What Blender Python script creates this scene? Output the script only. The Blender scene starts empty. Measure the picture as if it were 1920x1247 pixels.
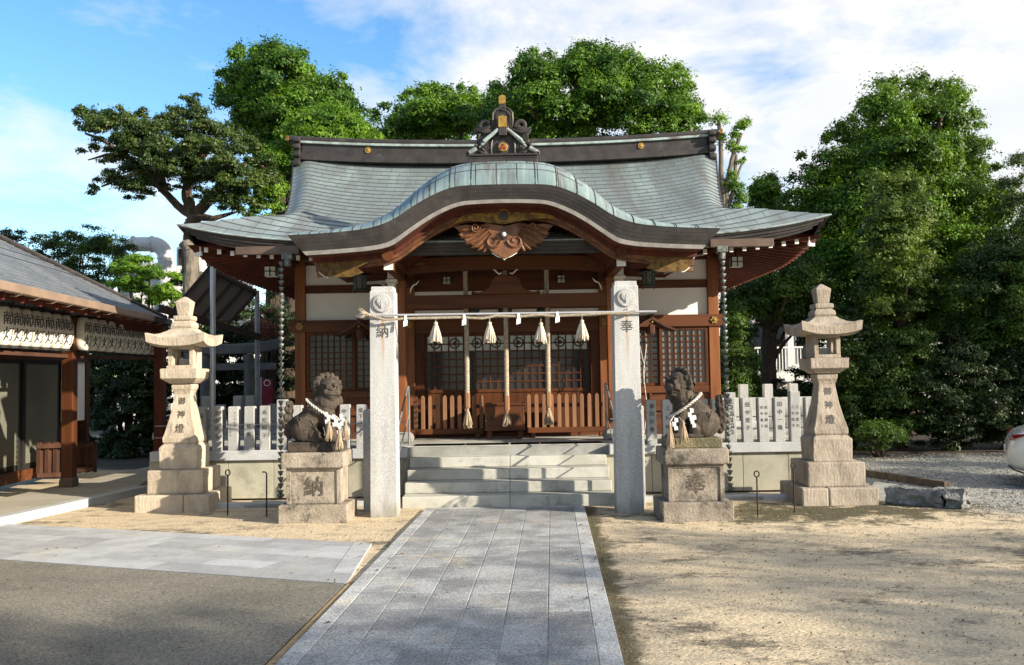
import bpy, bmesh, math, random
import numpy as np
from mathutils import Vector, Matrix
random.seed(7); rng = np.random.default_rng(7)
C = bpy.context.scene.collection
scn = bpy.context.scene
R = math.radians; PI = math.pi

# ------------------------------------------------------------------ camera
F = 1711.0; PITCH = R(2.86); ROLL = 0.016; CAMZ = 1.6
fw = Vector((0, math.cos(PITCH), math.sin(PITCH)))
rt0 = Vector((1, 0, 0)); up0 = rt0.cross(fw)
rt = rt0*math.cos(ROLL) - up0*math.sin(ROLL)
up = up0*math.cos(ROLL) + rt0*math.sin(ROLL)
cam = bpy.data.cameras.new('camera'); camo = bpy.data.objects.new('camera', cam); C.objects.link(camo)
cam.sensor_width = 36; cam.lens = 36*F/1920; cam.clip_end = 3000; cam.clip_start = 0.05
mw = Matrix((rt, up, -fw)).transposed().to_4x4(); mw.translation = (0, 0, CAMZ)
camo.matrix_world = mw
scn.camera = camo
scn.render.resolution_x = 1024; scn.render.resolution_y = 665

def ray(px, py):
    return (fw*F + rt*(px-960) - up*(py-623.5))
def at(px, py, Y):
    d = ray(px, py); t = Y/d.y
    return Vector((d.x*t, Y, CAMZ+d.z*t))
def gnd(px, py, z=0.0):
    d = ray(px, py); t = (z-CAMZ)/d.z
    return Vector((d.x*t, d.y*t, z))
def zof(yc, D):       # height of an un-rolled image row at depth D
    v = 623.5-yc
    return CAMZ + D*(F*math.sin(PITCH)+v*math.cos(PITCH))/(F*math.cos(PITCH)-v*math.sin(PITCH))

# ------------------------------------------------------------------ sun, sky, exposure
SUN = Vector((2.9, -1.5, 1.17)).normalized()
EL = math.asin(SUN.z); AZ = math.atan2(SUN.x, SUN.y)
sl = bpy.data.lights.new('sun', 'SUN'); so = bpy.data.objects.new('sun', sl); C.objects.link(so)
sl.energy = 5.0; sl.angle = R(0.55); sl.color = (1.0, 0.90, 0.74)
so.rotation_euler = SUN.to_track_quat('Z', 'Y').to_euler(); so.location = (30, -12, 20)
w = bpy.data.worlds.new('World'); scn.world = w; w.use_nodes = True
nt = w.node_tree; nt.nodes.clear()
def N(t, kind, **kw):
    n = t.nodes.new(kind)
    for k, v in kw.items(): setattr(n, k, v)
    return n
sky = N(nt, 'ShaderNodeTexSky', sky_type='NISHITA', sun_disc=False, sun_elevation=EL, sun_rotation=AZ, air_density=1.0, dust_density=0.2, ozone_density=2.0)
hsv = N(nt, 'ShaderNodeHueSaturation'); hsv.inputs['Saturation'].default_value = 1.25; hsv.inputs['Value'].default_value = 1.75
nt.links.new(sky.outputs[0], hsv.inputs['Color'])
tc = N(nt, 'ShaderNodeTexCoord'); sep = N(nt, 'ShaderNodeSeparateXYZ'); nt.links.new(tc.outputs['Generated'], sep.inputs[0])
# cloud layer: look direction projected on a flat cloud deck
mz = N(nt, 'ShaderNodeMath', operation='ADD'); mz.inputs[1].default_value = 0.22; nt.links.new(sep.outputs[2], mz.inputs[0])
dx = N(nt, 'ShaderNodeMath', operation='DIVIDE'); nt.links.new(sep.outputs[0], dx.inputs[0]); nt.links.new(mz.outputs[0], dx.inputs[1])
dy = N(nt, 'ShaderNodeMath', operation='DIVIDE'); nt.links.new(sep.outputs[1], dy.inputs[0]); nt.links.new(mz.outputs[0], dy.inputs[1])
cmb = N(nt, 'ShaderNodeCombineXYZ'); nt.links.new(dx.outputs[0], cmb.inputs[0]); nt.links.new(dy.outputs[0], cmb.inputs[1])
mp = N(nt, 'ShaderNodeMapping'); mp.inputs['Location'].default_value = (3.1, 0.55, 0.4); nt.links.new(cmb.outputs[0], mp.inputs[0])
n1 = N(nt, 'ShaderNodeTexNoise'); n1.inputs['Scale'].default_value = 1.9; n1.inputs['Detail'].default_value = 9; n1.inputs['Roughness'].default_value = 0.6; n1.inputs['Distortion'].default_value = 0.25
nt.links.new(mp.outputs[0], n1.inputs['Vector'])
# more cloud towards the east (right), clearer in the west
bx = N(nt, 'ShaderNodeMath', operation='MULTIPLY_ADD'); bx.inputs[1].default_value = 0.30; nt.links.new(sep.outputs[0], bx.inputs[0]); nt.links.new(n1.outputs['Fac'], bx.inputs[2])
cr = N(nt, 'ShaderNodeValToRGB'); cr.color_ramp.elements[0].position = 0.36; cr.color_ramp.elements[1].position = 0.57
cr.color_ramp.elements[0].color = (0, 0, 0, 1); cr.color_ramp.elements[1].color = (0.93, 0.93, 0.93, 1)
nt.links.new(bx.outputs[0], cr.inputs[0])
n2 = N(nt, 'ShaderNodeTexNoise'); n2.inputs['Scale'].default_value = 2.1; n2.inputs['Detail'].default_value = 5
nt.links.new(mp.outputs[0], n2.inputs['Vector'])
cc = N(nt, 'ShaderNodeValToRGB'); cc.color_ramp.elements[0].position = 0.35; cc.color_ramp.elements[1].position = 0.62
CL = 6.8
cc.color_ramp.elements[0].color = (CL*.90, CL*.93, CL*.98, 1); cc.color_ramp.elements[1].color = (CL*1.1, CL*1.07, CL*1.05, 1)
nt.links.new(n2.outputs['Fac'], cc.inputs[0])
mx = N(nt, 'ShaderNodeMixRGB'); nt.links.new(cr.outputs[0], mx.inputs[0]); nt.links.new(hsv.outputs[0], mx.inputs[1]); nt.links.new(cc.outputs[0], mx.inputs[2])
bg = N(nt, 'ShaderNodeBackground'); bg.inputs['Strength'].default_value = 0.072
nt.links.new(mx.outputs[0], bg.inputs['Color'])
wo = N(nt, 'ShaderNodeOutputWorld'); nt.links.new(bg.outputs[0], wo.inputs[0])
scn.view_settings.view_transform = 'Standard'; scn.view_settings.look = 'None'; scn.view_settings.gamma = 1
scn.view_settings.exposure = 1.08
scn.cycles.max_bounces = 6; scn.cycles.diffuse_bounces = 3; scn.cycles.transparent_max_bounces = 6
scn.cycles.sample_clamp_indirect = 4.0

# ------------------------------------------------------------------ materials
def mat(name, c1, c2=None, scale=4.0, rough=0.8, bump=0.2, bscale=60.0, speck=0.0, sscale=180.0, stretch=(1, 1, 1), metallic=0.0,
        tint=0.0, lo=0.38, hi=0.64, c3=None, s3=1.2, lo3=0.52, hi3=0.68, spec=0.4, warp=0.0, bdist=0.02, coat=0.0, rgh3=0.65):
    m = bpy.data.materials.new(name); m.use_nodes = True
    t = m.node_tree; t.nodes.clear(); L = t.links.new
    out = N(t, 'ShaderNodeOutputMaterial'); b = N(t, 'ShaderNodeBsdfPrincipled'); L(b.outputs[0], out.inputs[0])
    b.inputs['Roughness'].default_value = rough; b.inputs['Metallic'].default_value = metallic
    b.inputs['Specular IOR Level'].default_value = spec; b.inputs['Coat Weight'].default_value = coat
    co = N(t, 'ShaderNodeTexCoord'); mpn = N(t, 'ShaderNodeMapping'); mpn.inputs['Scale'].default_value = stretch
    L(co.outputs['Object'], mpn.inputs[0])
    c2 = c2 or tuple(x*0.75 for x in c1)
    nz = N(t, 'ShaderNodeTexNoise'); nz.inputs['Scale'].default_value = scale; nz.inputs['Detail'].default_value = 6; nz.inputs['Roughness'].default_value = 0.6
    nz.inputs['Distortion'].default_value = warp
    L(mpn.outputs[0], nz.inputs['Vector'])
    mr = N(t, 'ShaderNodeMapRange', interpolation_type='SMOOTHSTEP'); mr.inputs[1].default_value = lo; mr.inputs[2].default_value = hi; L(nz.outputs['Fac'], mr.inputs[0])
    m1 = N(t, 'ShaderNodeMixRGB'); m1.inputs[1].default_value = (*c1, 1); m1.inputs[2].default_value = (*c2, 1); L(mr.outputs[0], m1.inputs[0])
    col = m1.outputs[0]
    if c3:
        n3 = N(t, 'ShaderNodeTexNoise'); n3.inputs['Scale'].default_value = s3; n3.inputs['Detail'].default_value = 10; n3.inputs['Roughness'].default_value = rgh3
        mo = N(t, 'ShaderNodeVectorMath', operation='ADD'); mo.inputs[1].default_value = (7.3, 2.1, 5.5); L(mpn.outputs[0], mo.inputs[0]); L(mo.outputs[0], n3.inputs['Vector'])
        r3 = N(t, 'ShaderNodeMapRange', interpolation_type='SMOOTHSTEP'); r3.inputs[1].default_value = lo3; r3.inputs[2].default_value = hi3; L(n3.outputs['Fac'], r3.inputs[0])
        m3 = N(t, 'ShaderNodeMixRGB'); m3.inputs[2].default_value = (*c3, 1); L(r3.outputs[0], m3.inputs[0]); L(col, m3.inputs[1]); col = m3.outputs[0]
    if speck:
        ns = N(t, 'ShaderNodeTexNoise'); ns.inputs['Scale'].default_value = sscale; ns.inputs['Detail'].default_value = 2
        L(co.outputs['Object'], ns.inputs['Vector'])
        rs = N(t, 'ShaderNodeMapRange'); rs.inputs[1].default_value = 0.3; rs.inputs[2].default_value = 0.7; rs.inputs[3].default_value = 1-speck; rs.inputs[4].default_value = 1+speck
        L(ns.outputs['Fac'], rs.inputs[0])
        ms = N(t, 'ShaderNodeMixRGB', blend_type='MULTIPLY'); ms.inputs[0].default_value = 1; L(col, ms.inputs[1]); L(rs.outputs[0], ms.inputs[2]); col = ms.outputs[0]
    if tint:
        a = N(t, 'ShaderNodeAttribute', attribute_name='tint')
        rt_ = N(t, 'ShaderNodeMapRange'); rt_.inputs[3].default_value = 1-tint; rt_.inputs[4].default_value = 1+tint; L(a.outputs['Fac'], rt_.inputs[0])
        mt = N(t, 'ShaderNodeMixRGB', blend_type='MULTIPLY'); mt.inputs[0].default_value = 1; L(col, mt.inputs[1]); L(rt_.outputs[0], mt.inputs[2]); col = mt.outputs[0]
    L(col, b.inputs['Base Color'])
    if bump:
        nb = N(t, 'ShaderNodeTexNoise'); nb.inputs['Scale'].default_value = bscale; nb.inputs['Detail'].default_value = 5; L(mpn.outputs[0], nb.inputs['Vector'])
        bp = N(t, 'ShaderNodeBump'); bp.inputs['Strength'].default_value = bump; bp.inputs['Distance'].default_value = bdist; L(nb.outputs['Fac'], bp.inputs['Height'])
        L(bp.outputs[0], b.inputs['Normal'])
    return m

def brick_mat(name, ca, cb, mortar, bw, rh, msize=0.004, stain=None, stain2=None, metallic=0.0, rough=0.6, bump=0.4, streak=3.0, c_lo=0.42, c_hi=0.62):
    """courses of sheets in UV metres (u along, v up the slope)"""
    m = bpy.data.materials.new(name); m.use_nodes = True
    t = m.node_tree; t.nodes.clear(); L = t.links.new
    out = N(t, 'ShaderNodeOutputMaterial'); b = N(t, 'ShaderNodeBsdfPrincipled'); L(b.outputs[0], out.inputs[0])
    b.inputs['Roughness'].default_value = rough; b.inputs['Metallic'].default_value = metallic; b.inputs['Specular IOR Level'].default_value = 0.5
    uv = N(t, 'ShaderNodeUVMap'); co = N(t, 'ShaderNodeTexCoord')
    br = N(t, 'ShaderNodeTexBrick'); br.inputs['Scale'].default_value = 1; br.inputs['Brick Width'].default_value = bw; br.inputs['Row Height'].default_value = rh
    br.inputs['Mortar Size'].default_value = msize; br.inputs['Mortar Smooth'].default_value = 0.2; br.inputs['Bias'].default_value = 0.0
    br.inputs['Color1'].default_value = (*ca, 1); br.inputs['Color2'].default_value = (*cb, 1); br.inputs['Mortar'].default_value = (*mortar, 1)
    L(uv.outputs[0], br.inputs['Vector'])
    col = br.outputs['Color']
    for i, (sc, sx) in enumerate(((stain, (1, 0.35, 1)), (stain2, (1, 0.12, 1)))):
        if not sc: continue
        mpn = N(t, 'ShaderNodeMapping'); mpn.inputs['Scale'].default_value = sx; mpn.inputs['Location'].default_value = (i*5.0, i*3.0, 0); L(uv.outputs[0], mpn.inputs[0])
        nz = N(t, 'ShaderNodeTexNoise'); nz.inputs['Scale'].default_value = streak*(1+i*2); nz.inputs['Detail'].default_value = 8; nz.inputs['Roughness'].default_value = 0.7; L(mpn.outputs[0], nz.inputs['Vector'])
        mr = N(t, 'ShaderNodeMapRange', interpolation_type='SMOOTHSTEP'); mr.inputs[1].default_value = c_lo; mr.inputs[2].default_value = c_hi; mr.inputs[4].default_value = 0.75; L(nz.outputs['Fac'], mr.inputs[0])
        mm = N(t, 'ShaderNodeMixRGB'); mm.inputs[2].default_value = (*sc, 1); L(mr.outputs[0], mm.inputs[0]); L(col, mm.inputs[1]); col = mm.outputs[0]
        # keep the joints dark
        mk = N(t, 'ShaderNodeMixRGB'); mk.inputs[2].default_value = (*mortar, 1); L(br.outputs['Fac'], mk.inputs[0]); L(col, mk.inputs[1]); col = mk.outputs[0]
    L(col, b.inputs['Base Color'])
    nb = N(t, 'ShaderNodeTexNoise'); nb.inputs['Scale'].default_value = 9; nb.inputs['Detail'].default_value = 4; L(co.outputs['Object'], nb.inputs['Vector'])
    ad = N(t, 'ShaderNodeMath', operation='MULTIPLY_ADD'); ad.inputs[1].default_value = -1.0; L(br.outputs['Fac'], ad.inputs[0]); L(nb.outputs['Fac'], ad.inputs[2])
    bp = N(t, 'ShaderNodeBump'); bp.inputs['Strength'].default_value = bump; bp.inputs['Distance'].default_value = 0.012; L(ad.outputs[0], bp.inputs['Height']); L(bp.outputs[0], b.inputs['Normal'])
    return m

def leaf_mat(name, dark, light, trans=0.35, rough=0.5):
    m = bpy.data.materials.new(name); m.use_nodes = True
    t = m.node_tree; t.nodes.clear(); L = t.links.new
    out = N(t, 'ShaderNodeOutputMaterial'); b = N(t, 'ShaderNodeBsdfPrincipled'); b.inputs['Roughness'].default_value = rough; b.inputs['Specular IOR Level'].default_value = 0.35
    a = N(t, 'ShaderNodeAttribute', attribute_name='tint')
    mx_ = N(t, 'ShaderNodeMixRGB'); mx_.inputs[1].default_value = (*dark, 1); mx_.inputs[2].default_value = (*light, 1); L(a.outputs['Fac'], mx_.inputs[0])
    tr = N(t, 'ShaderNodeBsdfTranslucent'); L(mx_.outputs[0], b.inputs['Base Color'])
    hs = N(t, 'ShaderNodeHueSaturation'); hs.inputs['Hue'].default_value = 0.485; hs.inputs['Value'].default_value = 1.3; L(mx_.outputs[0], hs.inputs['Color']); L(hs.outputs[0], tr.inputs['Color'])
    ms = N(t, 'ShaderNodeMixShader'); ms.inputs[0].default_value = trans; L(b.outputs[0], ms.inputs[1]); L(tr.outputs[0], ms.inputs[2]); L(ms.outputs[0], out.inputs[0])
    return m

MT = {}
MT['granite'] = mat('granite', (.44, .44, .43), (.36, .36, .355), scale=6, speck=.34, sscale=140, bump=.12, bscale=140, rough=.75, bdist=.004, c3=(.29, .28, .25), s3=4, lo3=.52, hi3=.7, stretch=(1, 1, .35))
MT['granite_fence'] = mat('granite_fence', (.375, .375, .365), (.30, .30, .295), scale=6, speck=.34, sscale=140, bump=.12, bscale=140, rough=.75, bdist=.004, c3=(.22, .215, .19), s3=4, lo3=.52, hi3=.7, stretch=(1, 1, .35))
MT['shade_granite'] = mat('shade_granite', (.13, .13, .128), (.09, .09, .088), scale=3, speck=.25, bump=.15, bscale=120, bdist=.004)  # darkened granite, the torii's shade put into the colour
MT['granite_pillar'] = mat('granite_pillar', (.45, .45, .44), (.37, .37, .365), scale=6, speck=.36, sscale=120, bump=.14, bscale=140, rough=.75, bdist=.004, c3=(.30, .29, .265), s3=6, lo3=.52, hi3=.74, stretch=(1, 1, .14))
def stain(m, colour, build):
    t = m.node_tree; L = t.links.new; b = [n for n in t.nodes if n.type == 'BSDF_PRINCIPLED'][0]; src = b.inputs['Base Color'].links[0].from_socket
    co = N(t, 'ShaderNodeTexCoord'); sp = N(t, 'ShaderNodeSeparateXYZ'); L(co.outputs['Object'], sp.inputs[0])
    mpn = N(t, 'ShaderNodeMapping'); mpn.inputs['Scale'].default_value = (1, 1, .22); L(co.outputs['Object'], mpn.inputs[0])
    nz = N(t, 'ShaderNodeTexNoise'); nz.inputs['Scale'].default_value = 16; nz.inputs['Detail'].default_value = 5; L(mpn.outputs[0], nz.inputs['Vector'])
    def math_(op, a, b_, c=None):
        n = N(t, 'ShaderNodeMath', operation=op)
        for i, q in enumerate((a, b_, c)):
            if q is None: continue
            if isinstance(q, (int, float)): n.inputs[i].default_value = q
            else: L(q, n.inputs[i])
        return n.outputs[0]
    def step(v, a, b_):
        n = N(t, 'ShaderNodeMapRange', interpolation_type='SMOOTHSTEP'); n.inputs[1].default_value = a; n.inputs[2].default_value = b_; L(v, n.inputs[0]); return n.outputs[0]
    f = build(sp.outputs, nz.outputs['Fac'], math_, step)
    mx_ = N(t, 'ShaderNodeMixRGB'); mx_.inputs[2].default_value = (*colour, 1); L(f, mx_.inputs[0]); L(src, mx_.inputs[1]); L(mx_.outputs[0], b.inputs['Base Color'])
# rust run down from the iron hook; grime at the foot
stain(MT['granite_pillar'], (.36, .21, .09), lambda c, n, M_, S_: M_('MULTIPLY', M_('MULTIPLY', S_(M_('ABSOLUTE', M_('MULTIPLY_ADD', n, .05, M_('ADD', c[0], -.03)), 0), .026, .006), S_(c[2], 1.55, 2.25)), M_('MULTIPLY', S_(c[2], 2.40, 2.36), .75)))
stain(MT['granite_pillar'], (.20, .185, .14), lambda c, n, M_, S_: M_('MULTIPLY', S_(M_('MULTIPLY_ADD', n, .5, M_('MULTIPLY', c[2], -1.0)), .02, .28), .7))
MT['granite_dark'] = mat('granite_dark', (.30, .30, .29), (.22, .22, .20), scale=3, speck=.25, bump=.15, bscale=120, bdist=.004)
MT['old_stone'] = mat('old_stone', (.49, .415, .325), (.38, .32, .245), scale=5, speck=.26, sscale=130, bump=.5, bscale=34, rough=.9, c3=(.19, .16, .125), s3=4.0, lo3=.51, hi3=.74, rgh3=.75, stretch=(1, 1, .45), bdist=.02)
MT['shade_stone'] = mat('shaded_old_stone', (.36, .305, .245), (.27, .225, .175), scale=5, speck=.26, sscale=130, bump=.5, bscale=34, rough=.9, c3=(.13, .11, .088), s3=4.0, lo3=.49, hi3=.72, rgh3=.75, stretch=(1, 1, .45), bdist=.02)  # darker copy of the lantern stone, right lantern's shade put into the colour
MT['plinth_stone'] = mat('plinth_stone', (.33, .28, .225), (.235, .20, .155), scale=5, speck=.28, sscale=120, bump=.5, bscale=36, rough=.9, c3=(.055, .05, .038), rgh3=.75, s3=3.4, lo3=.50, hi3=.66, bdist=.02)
MT['plinth_shaded_dirty'] = mat('plinth_shaded_dirty', (.27, .23, .185), (.19, .16, .13), scale=5, speck=.28, sscale=120, bump=.5, bscale=36, rough=.9, c3=(.05, .047, .036), rgh3=.75, s3=3.2, lo3=.47, hi3=.66, bdist=.02)  # right plinth: shade put into the base colours, plus more dirt stain
MT['lion_stone'] = mat('lion_stone', (.074, .054, .040), (.034, .028, .021), scale=7, speck=.25, sscale=150, bump=.4, bscale=50, rough=.9, c3=(.12, .092, .068), s3=5, lo3=.54, hi3=.74, bdist=.02)
MT['moss_stone'] = mat('moss_stone', (.19, .16, .09), (.10, .09, .05), scale=6, speck=.3, bump=.7, bscale=40, rough=.95)
MT['rough_rock'] = mat('rough_rock', (.235, .235, .225), (.12, .12, .115), scale=9, speck=.25, bump=1.0, bscale=18, rough=.9, bdist=.05)
MT['step_stone'] = mat('step_stone', (.46, .455, .41), (.36, .355, .31), scale=2.2, speck=.2, sscale=160, bump=.1, bscale=120, c3=(.20, .19, .155), s3=2.2, lo3=.50, hi3=.70, rgh3=.75, bdist=.004)
MT['panel_stone'] = mat('panel_stone', (.37, .355, .28), (.29, .275, .21), scale=1.8, speck=.14, bump=.12, bscale=90, c3=(.19, .18, .14), s3=1.5, lo3=.55, hi3=.75, tint=.08, bdist=.004)
MT['paver'] = mat('paver', (.345, .35, .345), (.22, .224, .228), scale=2.6, speck=.5, sscale=75, bump=.25, bscale=110, tint=.26, c3=(.42, .38, .305), s3=2.0, lo3=.52, hi3=.72, bdist=.006, rgh3=.72)
MT['paver_light'] = mat('paver_light', (.40, .41, .415), (.33, .335, .34), scale=3, speck=.24, sscale=110, bump=.2, bscale=110, tint=.36, c3=(.40, .365, .29), s3=1.6, lo3=.54, hi3=.76, bdist=.005)
MT['kerb'] = mat('kerb', (.46, .47, .475), (.39, .40, .405), scale=3, speck=.22, sscale=120, bump=.15, bscale=110, tint=.06, bdist=.004)
MT['asphalt'] = mat('asphalt', (.178, .164, .132), (.130, .120, .098), scale=1.2, speck=.55, sscale=75, bump=.5, bscale=130, rough=.85, c3=(.205, .188, .15), s3=.7, lo3=.45, hi3=.7, stretch=(.6, 1, 1), bdist=.006)
MT['sand'] = mat('sand', (.57, .46, .305), (.41, .34, .235), scale=5, lo=.46, hi=.66, speck=.30, sscale=60, bump=.6, bscale=55, rough=.95, c3=(.13, .11, .08), s3=1.3, lo3=.52, hi3=.63, stretch=(.7, 1, 1), bdist=.02, rgh3=.82)
MT['gravel'] = mat('gravel', (.36, .34, .29), (.26, .25, .22), scale=4, speck=.7, sscale=28, bump=1.0, bscale=30, rough=.95, bdist=.03)
MT['concrete'] = mat('concrete', (.40, .365, .29), (.33, .30, .24), scale=1.5, speck=.1, bump=.15, bscale=80, bdist=.004)
MT['soil'] = mat('soil', (.05, .035, .02), (.03, .022, .013), scale=3, speck=.4, bump=.5, bscale=30)
MT['edging'] = mat('edging', (.36, .26, .13), (.25, .18, .09), scale=5, speck=.3, bump=.3)
def wood(n, a, b, st, **k):
    return mat(n, a, b, scale=7, stretch=st, bump=.18, bscale=28, rough=k.pop('rough', .55), warp=.6, bdist=.006, **k)
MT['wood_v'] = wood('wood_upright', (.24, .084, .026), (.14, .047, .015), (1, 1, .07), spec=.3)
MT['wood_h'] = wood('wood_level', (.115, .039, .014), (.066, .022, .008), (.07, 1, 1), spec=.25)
MT['wood_in'] = wood('wood_shaded', (.098, .032, .0105), (.055, .018, .006), (1, 1, .07), spec=.2)  # darker wood, the deep shade of porch and pavilion put into the colour
MT['wood_d'] = wood('wood_deep', (.11, .034, .012), (.065, .02, .007), (1, .07, 1), spec=.25)
MT['wood_pale'] = wood('wood_weathered', (.27, .135, .068), (.18, .085, .04), (1, 1, .07), rough=.75)
MT['wood_red'] = wood('wood_red', (.10, .020, .007), (.06, .012, .005), (1, .3, .3), rough=.75)
MT['wood_board'] = mat('wood_board', (.085, .034, .017), (.05, .021, .011), scale=7, stretch=(1, .3, .3), bump=.18, bscale=28, rough=.8)
MT['wood_old'] = mat('wood_old', (.13, .10, .07), (.075, .058, .042), scale=7, stretch=(.1, 1, 1), bump=.18, bscale=28, rough=.85)
MT['carving'] = mat('carved_wood', (.18, .075, .032), (.09, .036, .016), scale=9, stretch=(1, 1, .4), bump=.3, bscale=40, rough=.55, bdist=.006)
MT['white_paint'] = mat('white_paint', (.78, .77, .73), (.66, .65, .60), scale=6, bump=.05)
MT['plaster'] = mat('plaster', (.80, .79, .75), (.74, .73, .69), scale=1.4, bump=.06, bscale=50, rough=.9)
MT['brown_copper'] = mat('brown_copper', (.046, .040, .038), (.030, .026, .026), scale=5, rough=.5, metallic=.25, bump=.12, bscale=14, c3=(.10, .095, .092), s3=3, lo3=.55, hi3=.8, stretch=(1, 1, 1))
MT['copper_lip'] = mat('copper_lip', (.25, .235, .215), (.18, .17, .155), scale=8, rough=.6, metallic=.1, bump=.08)
MT['gutter_copper'] = mat('gutter_copper', (.125, .085, .065), (.09, .062, .048), scale=4, rough=.5, metallic=.3, bump=.05)
MT['gutter_pale'] = mat('gutter_pale', (.25, .175, .125), (.20, .14, .10), scale=3, rough=.5, bump=.05)
MT['patina_trim'] = mat('patina_trim', (.30, .38, .36), (.20, .23, .22), scale=6, rough=.55, bump=.1, c3=(.10, .075, .06), s3=5, lo3=.5, hi3=.7)
MT['roof_copper'] = brick_mat('roof_copper', (.19, .23, .23), (.165, .20, .202), (.075, .085, .085), .32, .2, .005, stain=(.29, .375, .365), stain2=(.13, .118, .11), rough=.42, streak=.8, metallic=.15, c_lo=.46, c_hi=.68, bump=.3)
MT['band_copper'] = brick_mat('band_copper', (.215, .29, .29), (.16, .215, .22), (.03, .028, .026), .26, .34, .007, stain=(.10, .08, .072), stain2=(.30, .39, .38), rough=.4, streak=3.2, c_lo=.48, c_hi=.64, metallic=.25)
MT['slate'] = brick_mat('slate_roof', (.115, .125, .135), (.085, .092, .10), (.02, .022, .025), .5, .12, .008, stain=(.16, .17, .175), rough=.45, streak=1.5)
MT['gold'] = mat('gold_leaf', (.34, .21, .045), (.22, .13, .028), scale=20, rough=.5, metallic=.4, bump=.3, bscale=50)
MT['gold_dull'] = mat('gold_dull', (.27, .165, .03), (.10, .045, .014), scale=14, rough=.5, metallic=.4, bump=.3, bscale=40)
MT['gilt_dark'] = mat('gilt_dark', (.15, .09, .02), (.075, .035, .012), scale=14, rough=.55, metallic=.3, bump=.3, bscale=40)
MT['bronze'] = mat('bronze', (.06, .075, .07), (.04, .045, .04), scale=12, rough=.5, metallic=.6, bump=.15)
MT['chain_copper'] = mat('chain_copper', (.16, .19, .175), (.09, .085, .075), scale=25, rough=.5, metallic=.4, bump=.1)
MT['steel'] = mat('steel', (.46, .46, .47), (.40, .40, .41), scale=5, rough=.4, metallic=.35, bump=.03)
MT['steel_grey'] = mat('grey_steel', (.27, .27, .28), (.20, .20, .21), scale=5, rough=.5, metallic=.3, bump=.05)
MT['dark_iron'] = mat('rusty_iron', (.05, .03, .022), (.03, .02, .016), scale=30, rough=.8, metallic=.3, bump=.3)
MT['black'] = mat('black_paint', (.014, .013, .012), (.02, .018, .016), rough=.7, bump=0)
MT['ink'] = mat('ink', (.06, .058, .055), (.09, .088, .085), rough=.8, bump=0)
MT['carved_shade'] = mat('carved_stroke_shade', (.075, .062, .048), (.13, .108, .08), scale=30, rough=.9, bump=.2)  # flat dark letters, the shading of carved strokes put into the colour
MT['dark_glass'] = mat('dark_glass', (.012, .014, .018), (.022, .026, .032), scale=1.5, rough=.12, bump=0, spec=.35)
MT['grey_glass'] = mat('grey_glass', (.17, .175, .165), (.13, .135, .13), scale=1.2, rough=.25, bump=0, spec=.4)
MT['door_glass'] = mat('door_glass', (.155, .15, .115), (.12, .118, .092), scale=.8, rough=.35, bump=0, spec=.25)
MT['curtain'] = mat('curtain', (.60, .64, .56), (.48, .52, .45), scale=4, bump=.1)
MT['interior'] = mat('interior', (.012, .009, .007), (.02, .014, .01), bump=0)
MT['rope'] = mat('straw_rope', (.44, .37, .28), (.30, .245, .175), scale=30, rough=.9, bump=.6, bscale=120, bdist=.006)
MT['tassel'] = mat('straw_tassel', (.40, .31, .215), (.27, .20, .13), scale=40, stretch=(1, 1, .1), rough=.9, bump=.6, bscale=90, bdist=.008)
MT['tassel_sunlit'] = mat('sunlit_tassel', (.60, .52, .41), (.42, .35, .26), scale=40, stretch=(1, 1, .1), rough=.9, bump=.6, bscale=90, bdist=.008)  # paler copy of the tassel straw, sunlight put into the colour
MT['rope_white'] = mat('white_cord', (.62, .59, .52), (.44, .40, .33), scale=30, rough=.9, bump=.5, bscale=100)
MT['paper'] = mat('white_paper', (.82, .82, .80), (.76, .76, .74), bump=.05, rough=.8)
MT['lantern_paper'] = mat('lantern_paper', (.72, .68, .57), (.62, .58, .48), scale=3, bump=.35, bscale=30, stretch=(.1, .1, 2.5), rough=.6, bdist=.006)
MT['bark'] = mat('bark', (.085, .060, .042), (.045, .033, .025), scale=9, stretch=(1, 1, .25), bump=1.0, bscale=14, rough=.95, bdist=.04)
MT['bark_pale'] = mat('pale_bark', (.18, .155, .12), (.11, .095, .072), scale=8, stretch=(1, 1, .4), bump=.8, bscale=14, rough=.95, bdist=.03)
MT['car_paint'] = mat('car_paint', (.62, .61, .56), (.60, .59, .545), scale=.5, rough=.22, bump=0, spec=.6, coat=.5)
MT['tyre'] = mat('tyre', (.012, .012, .013), (.018, .018, .018), rough=.8, bump=.1)
MT['alloy'] = mat('alloy', (.55, .55, .55), (.48, .48, .48), rough=.3, metallic=.7, bump=0)
MT['tail_red'] = mat('tail_red', (.22, .01, .012), (.12, .006, .008), scale=12, rough=.1, bump=0, spec=.8)
MT['banner'] = mat('banner', (.28, .03, .045), (.20, .02, .03), scale=6, bump=.1)
MT['polycarb'] = mat('brown_polycarbonate', (.10, .08, .068), (.13, .105, .09), scale=2, rough=.3, bump=.05)
MT['white_wall'] = mat('white_wall', (.62, .62, .60), (.54, .54, .53), scale=.6, bump=.05)
MT['duct'] = mat('duct', (.58, .60, .61), (.50, .52, .53), scale=3, rough=.6, bump=.1)
MT['leaf_camphor'] = leaf_mat('camphor_leaves', (.014, .060, .006), (.165, .32, .020), trans=.33)
MT['leaf_bright'] = leaf_mat('bright_leaves', (.038, .115, .010), (.22, .39, .028), trans=.42)
MT['leaf_olive'] = leaf_mat('olive_leaves', (.022, .058, .008), (.155, .225, .026), trans=.3)
MT['leaf_deep'] = leaf_mat('deep_camphor_leaves', (.008, .036, .004), (.15, .29, .012), trans=.30)
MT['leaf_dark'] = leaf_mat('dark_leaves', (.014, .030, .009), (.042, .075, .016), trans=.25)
MT['leaf_oak'] = leaf_mat('oak_leaves', (.015, .038, .008), (.10, .15, .026), trans=.28, rough=.45)
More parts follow.
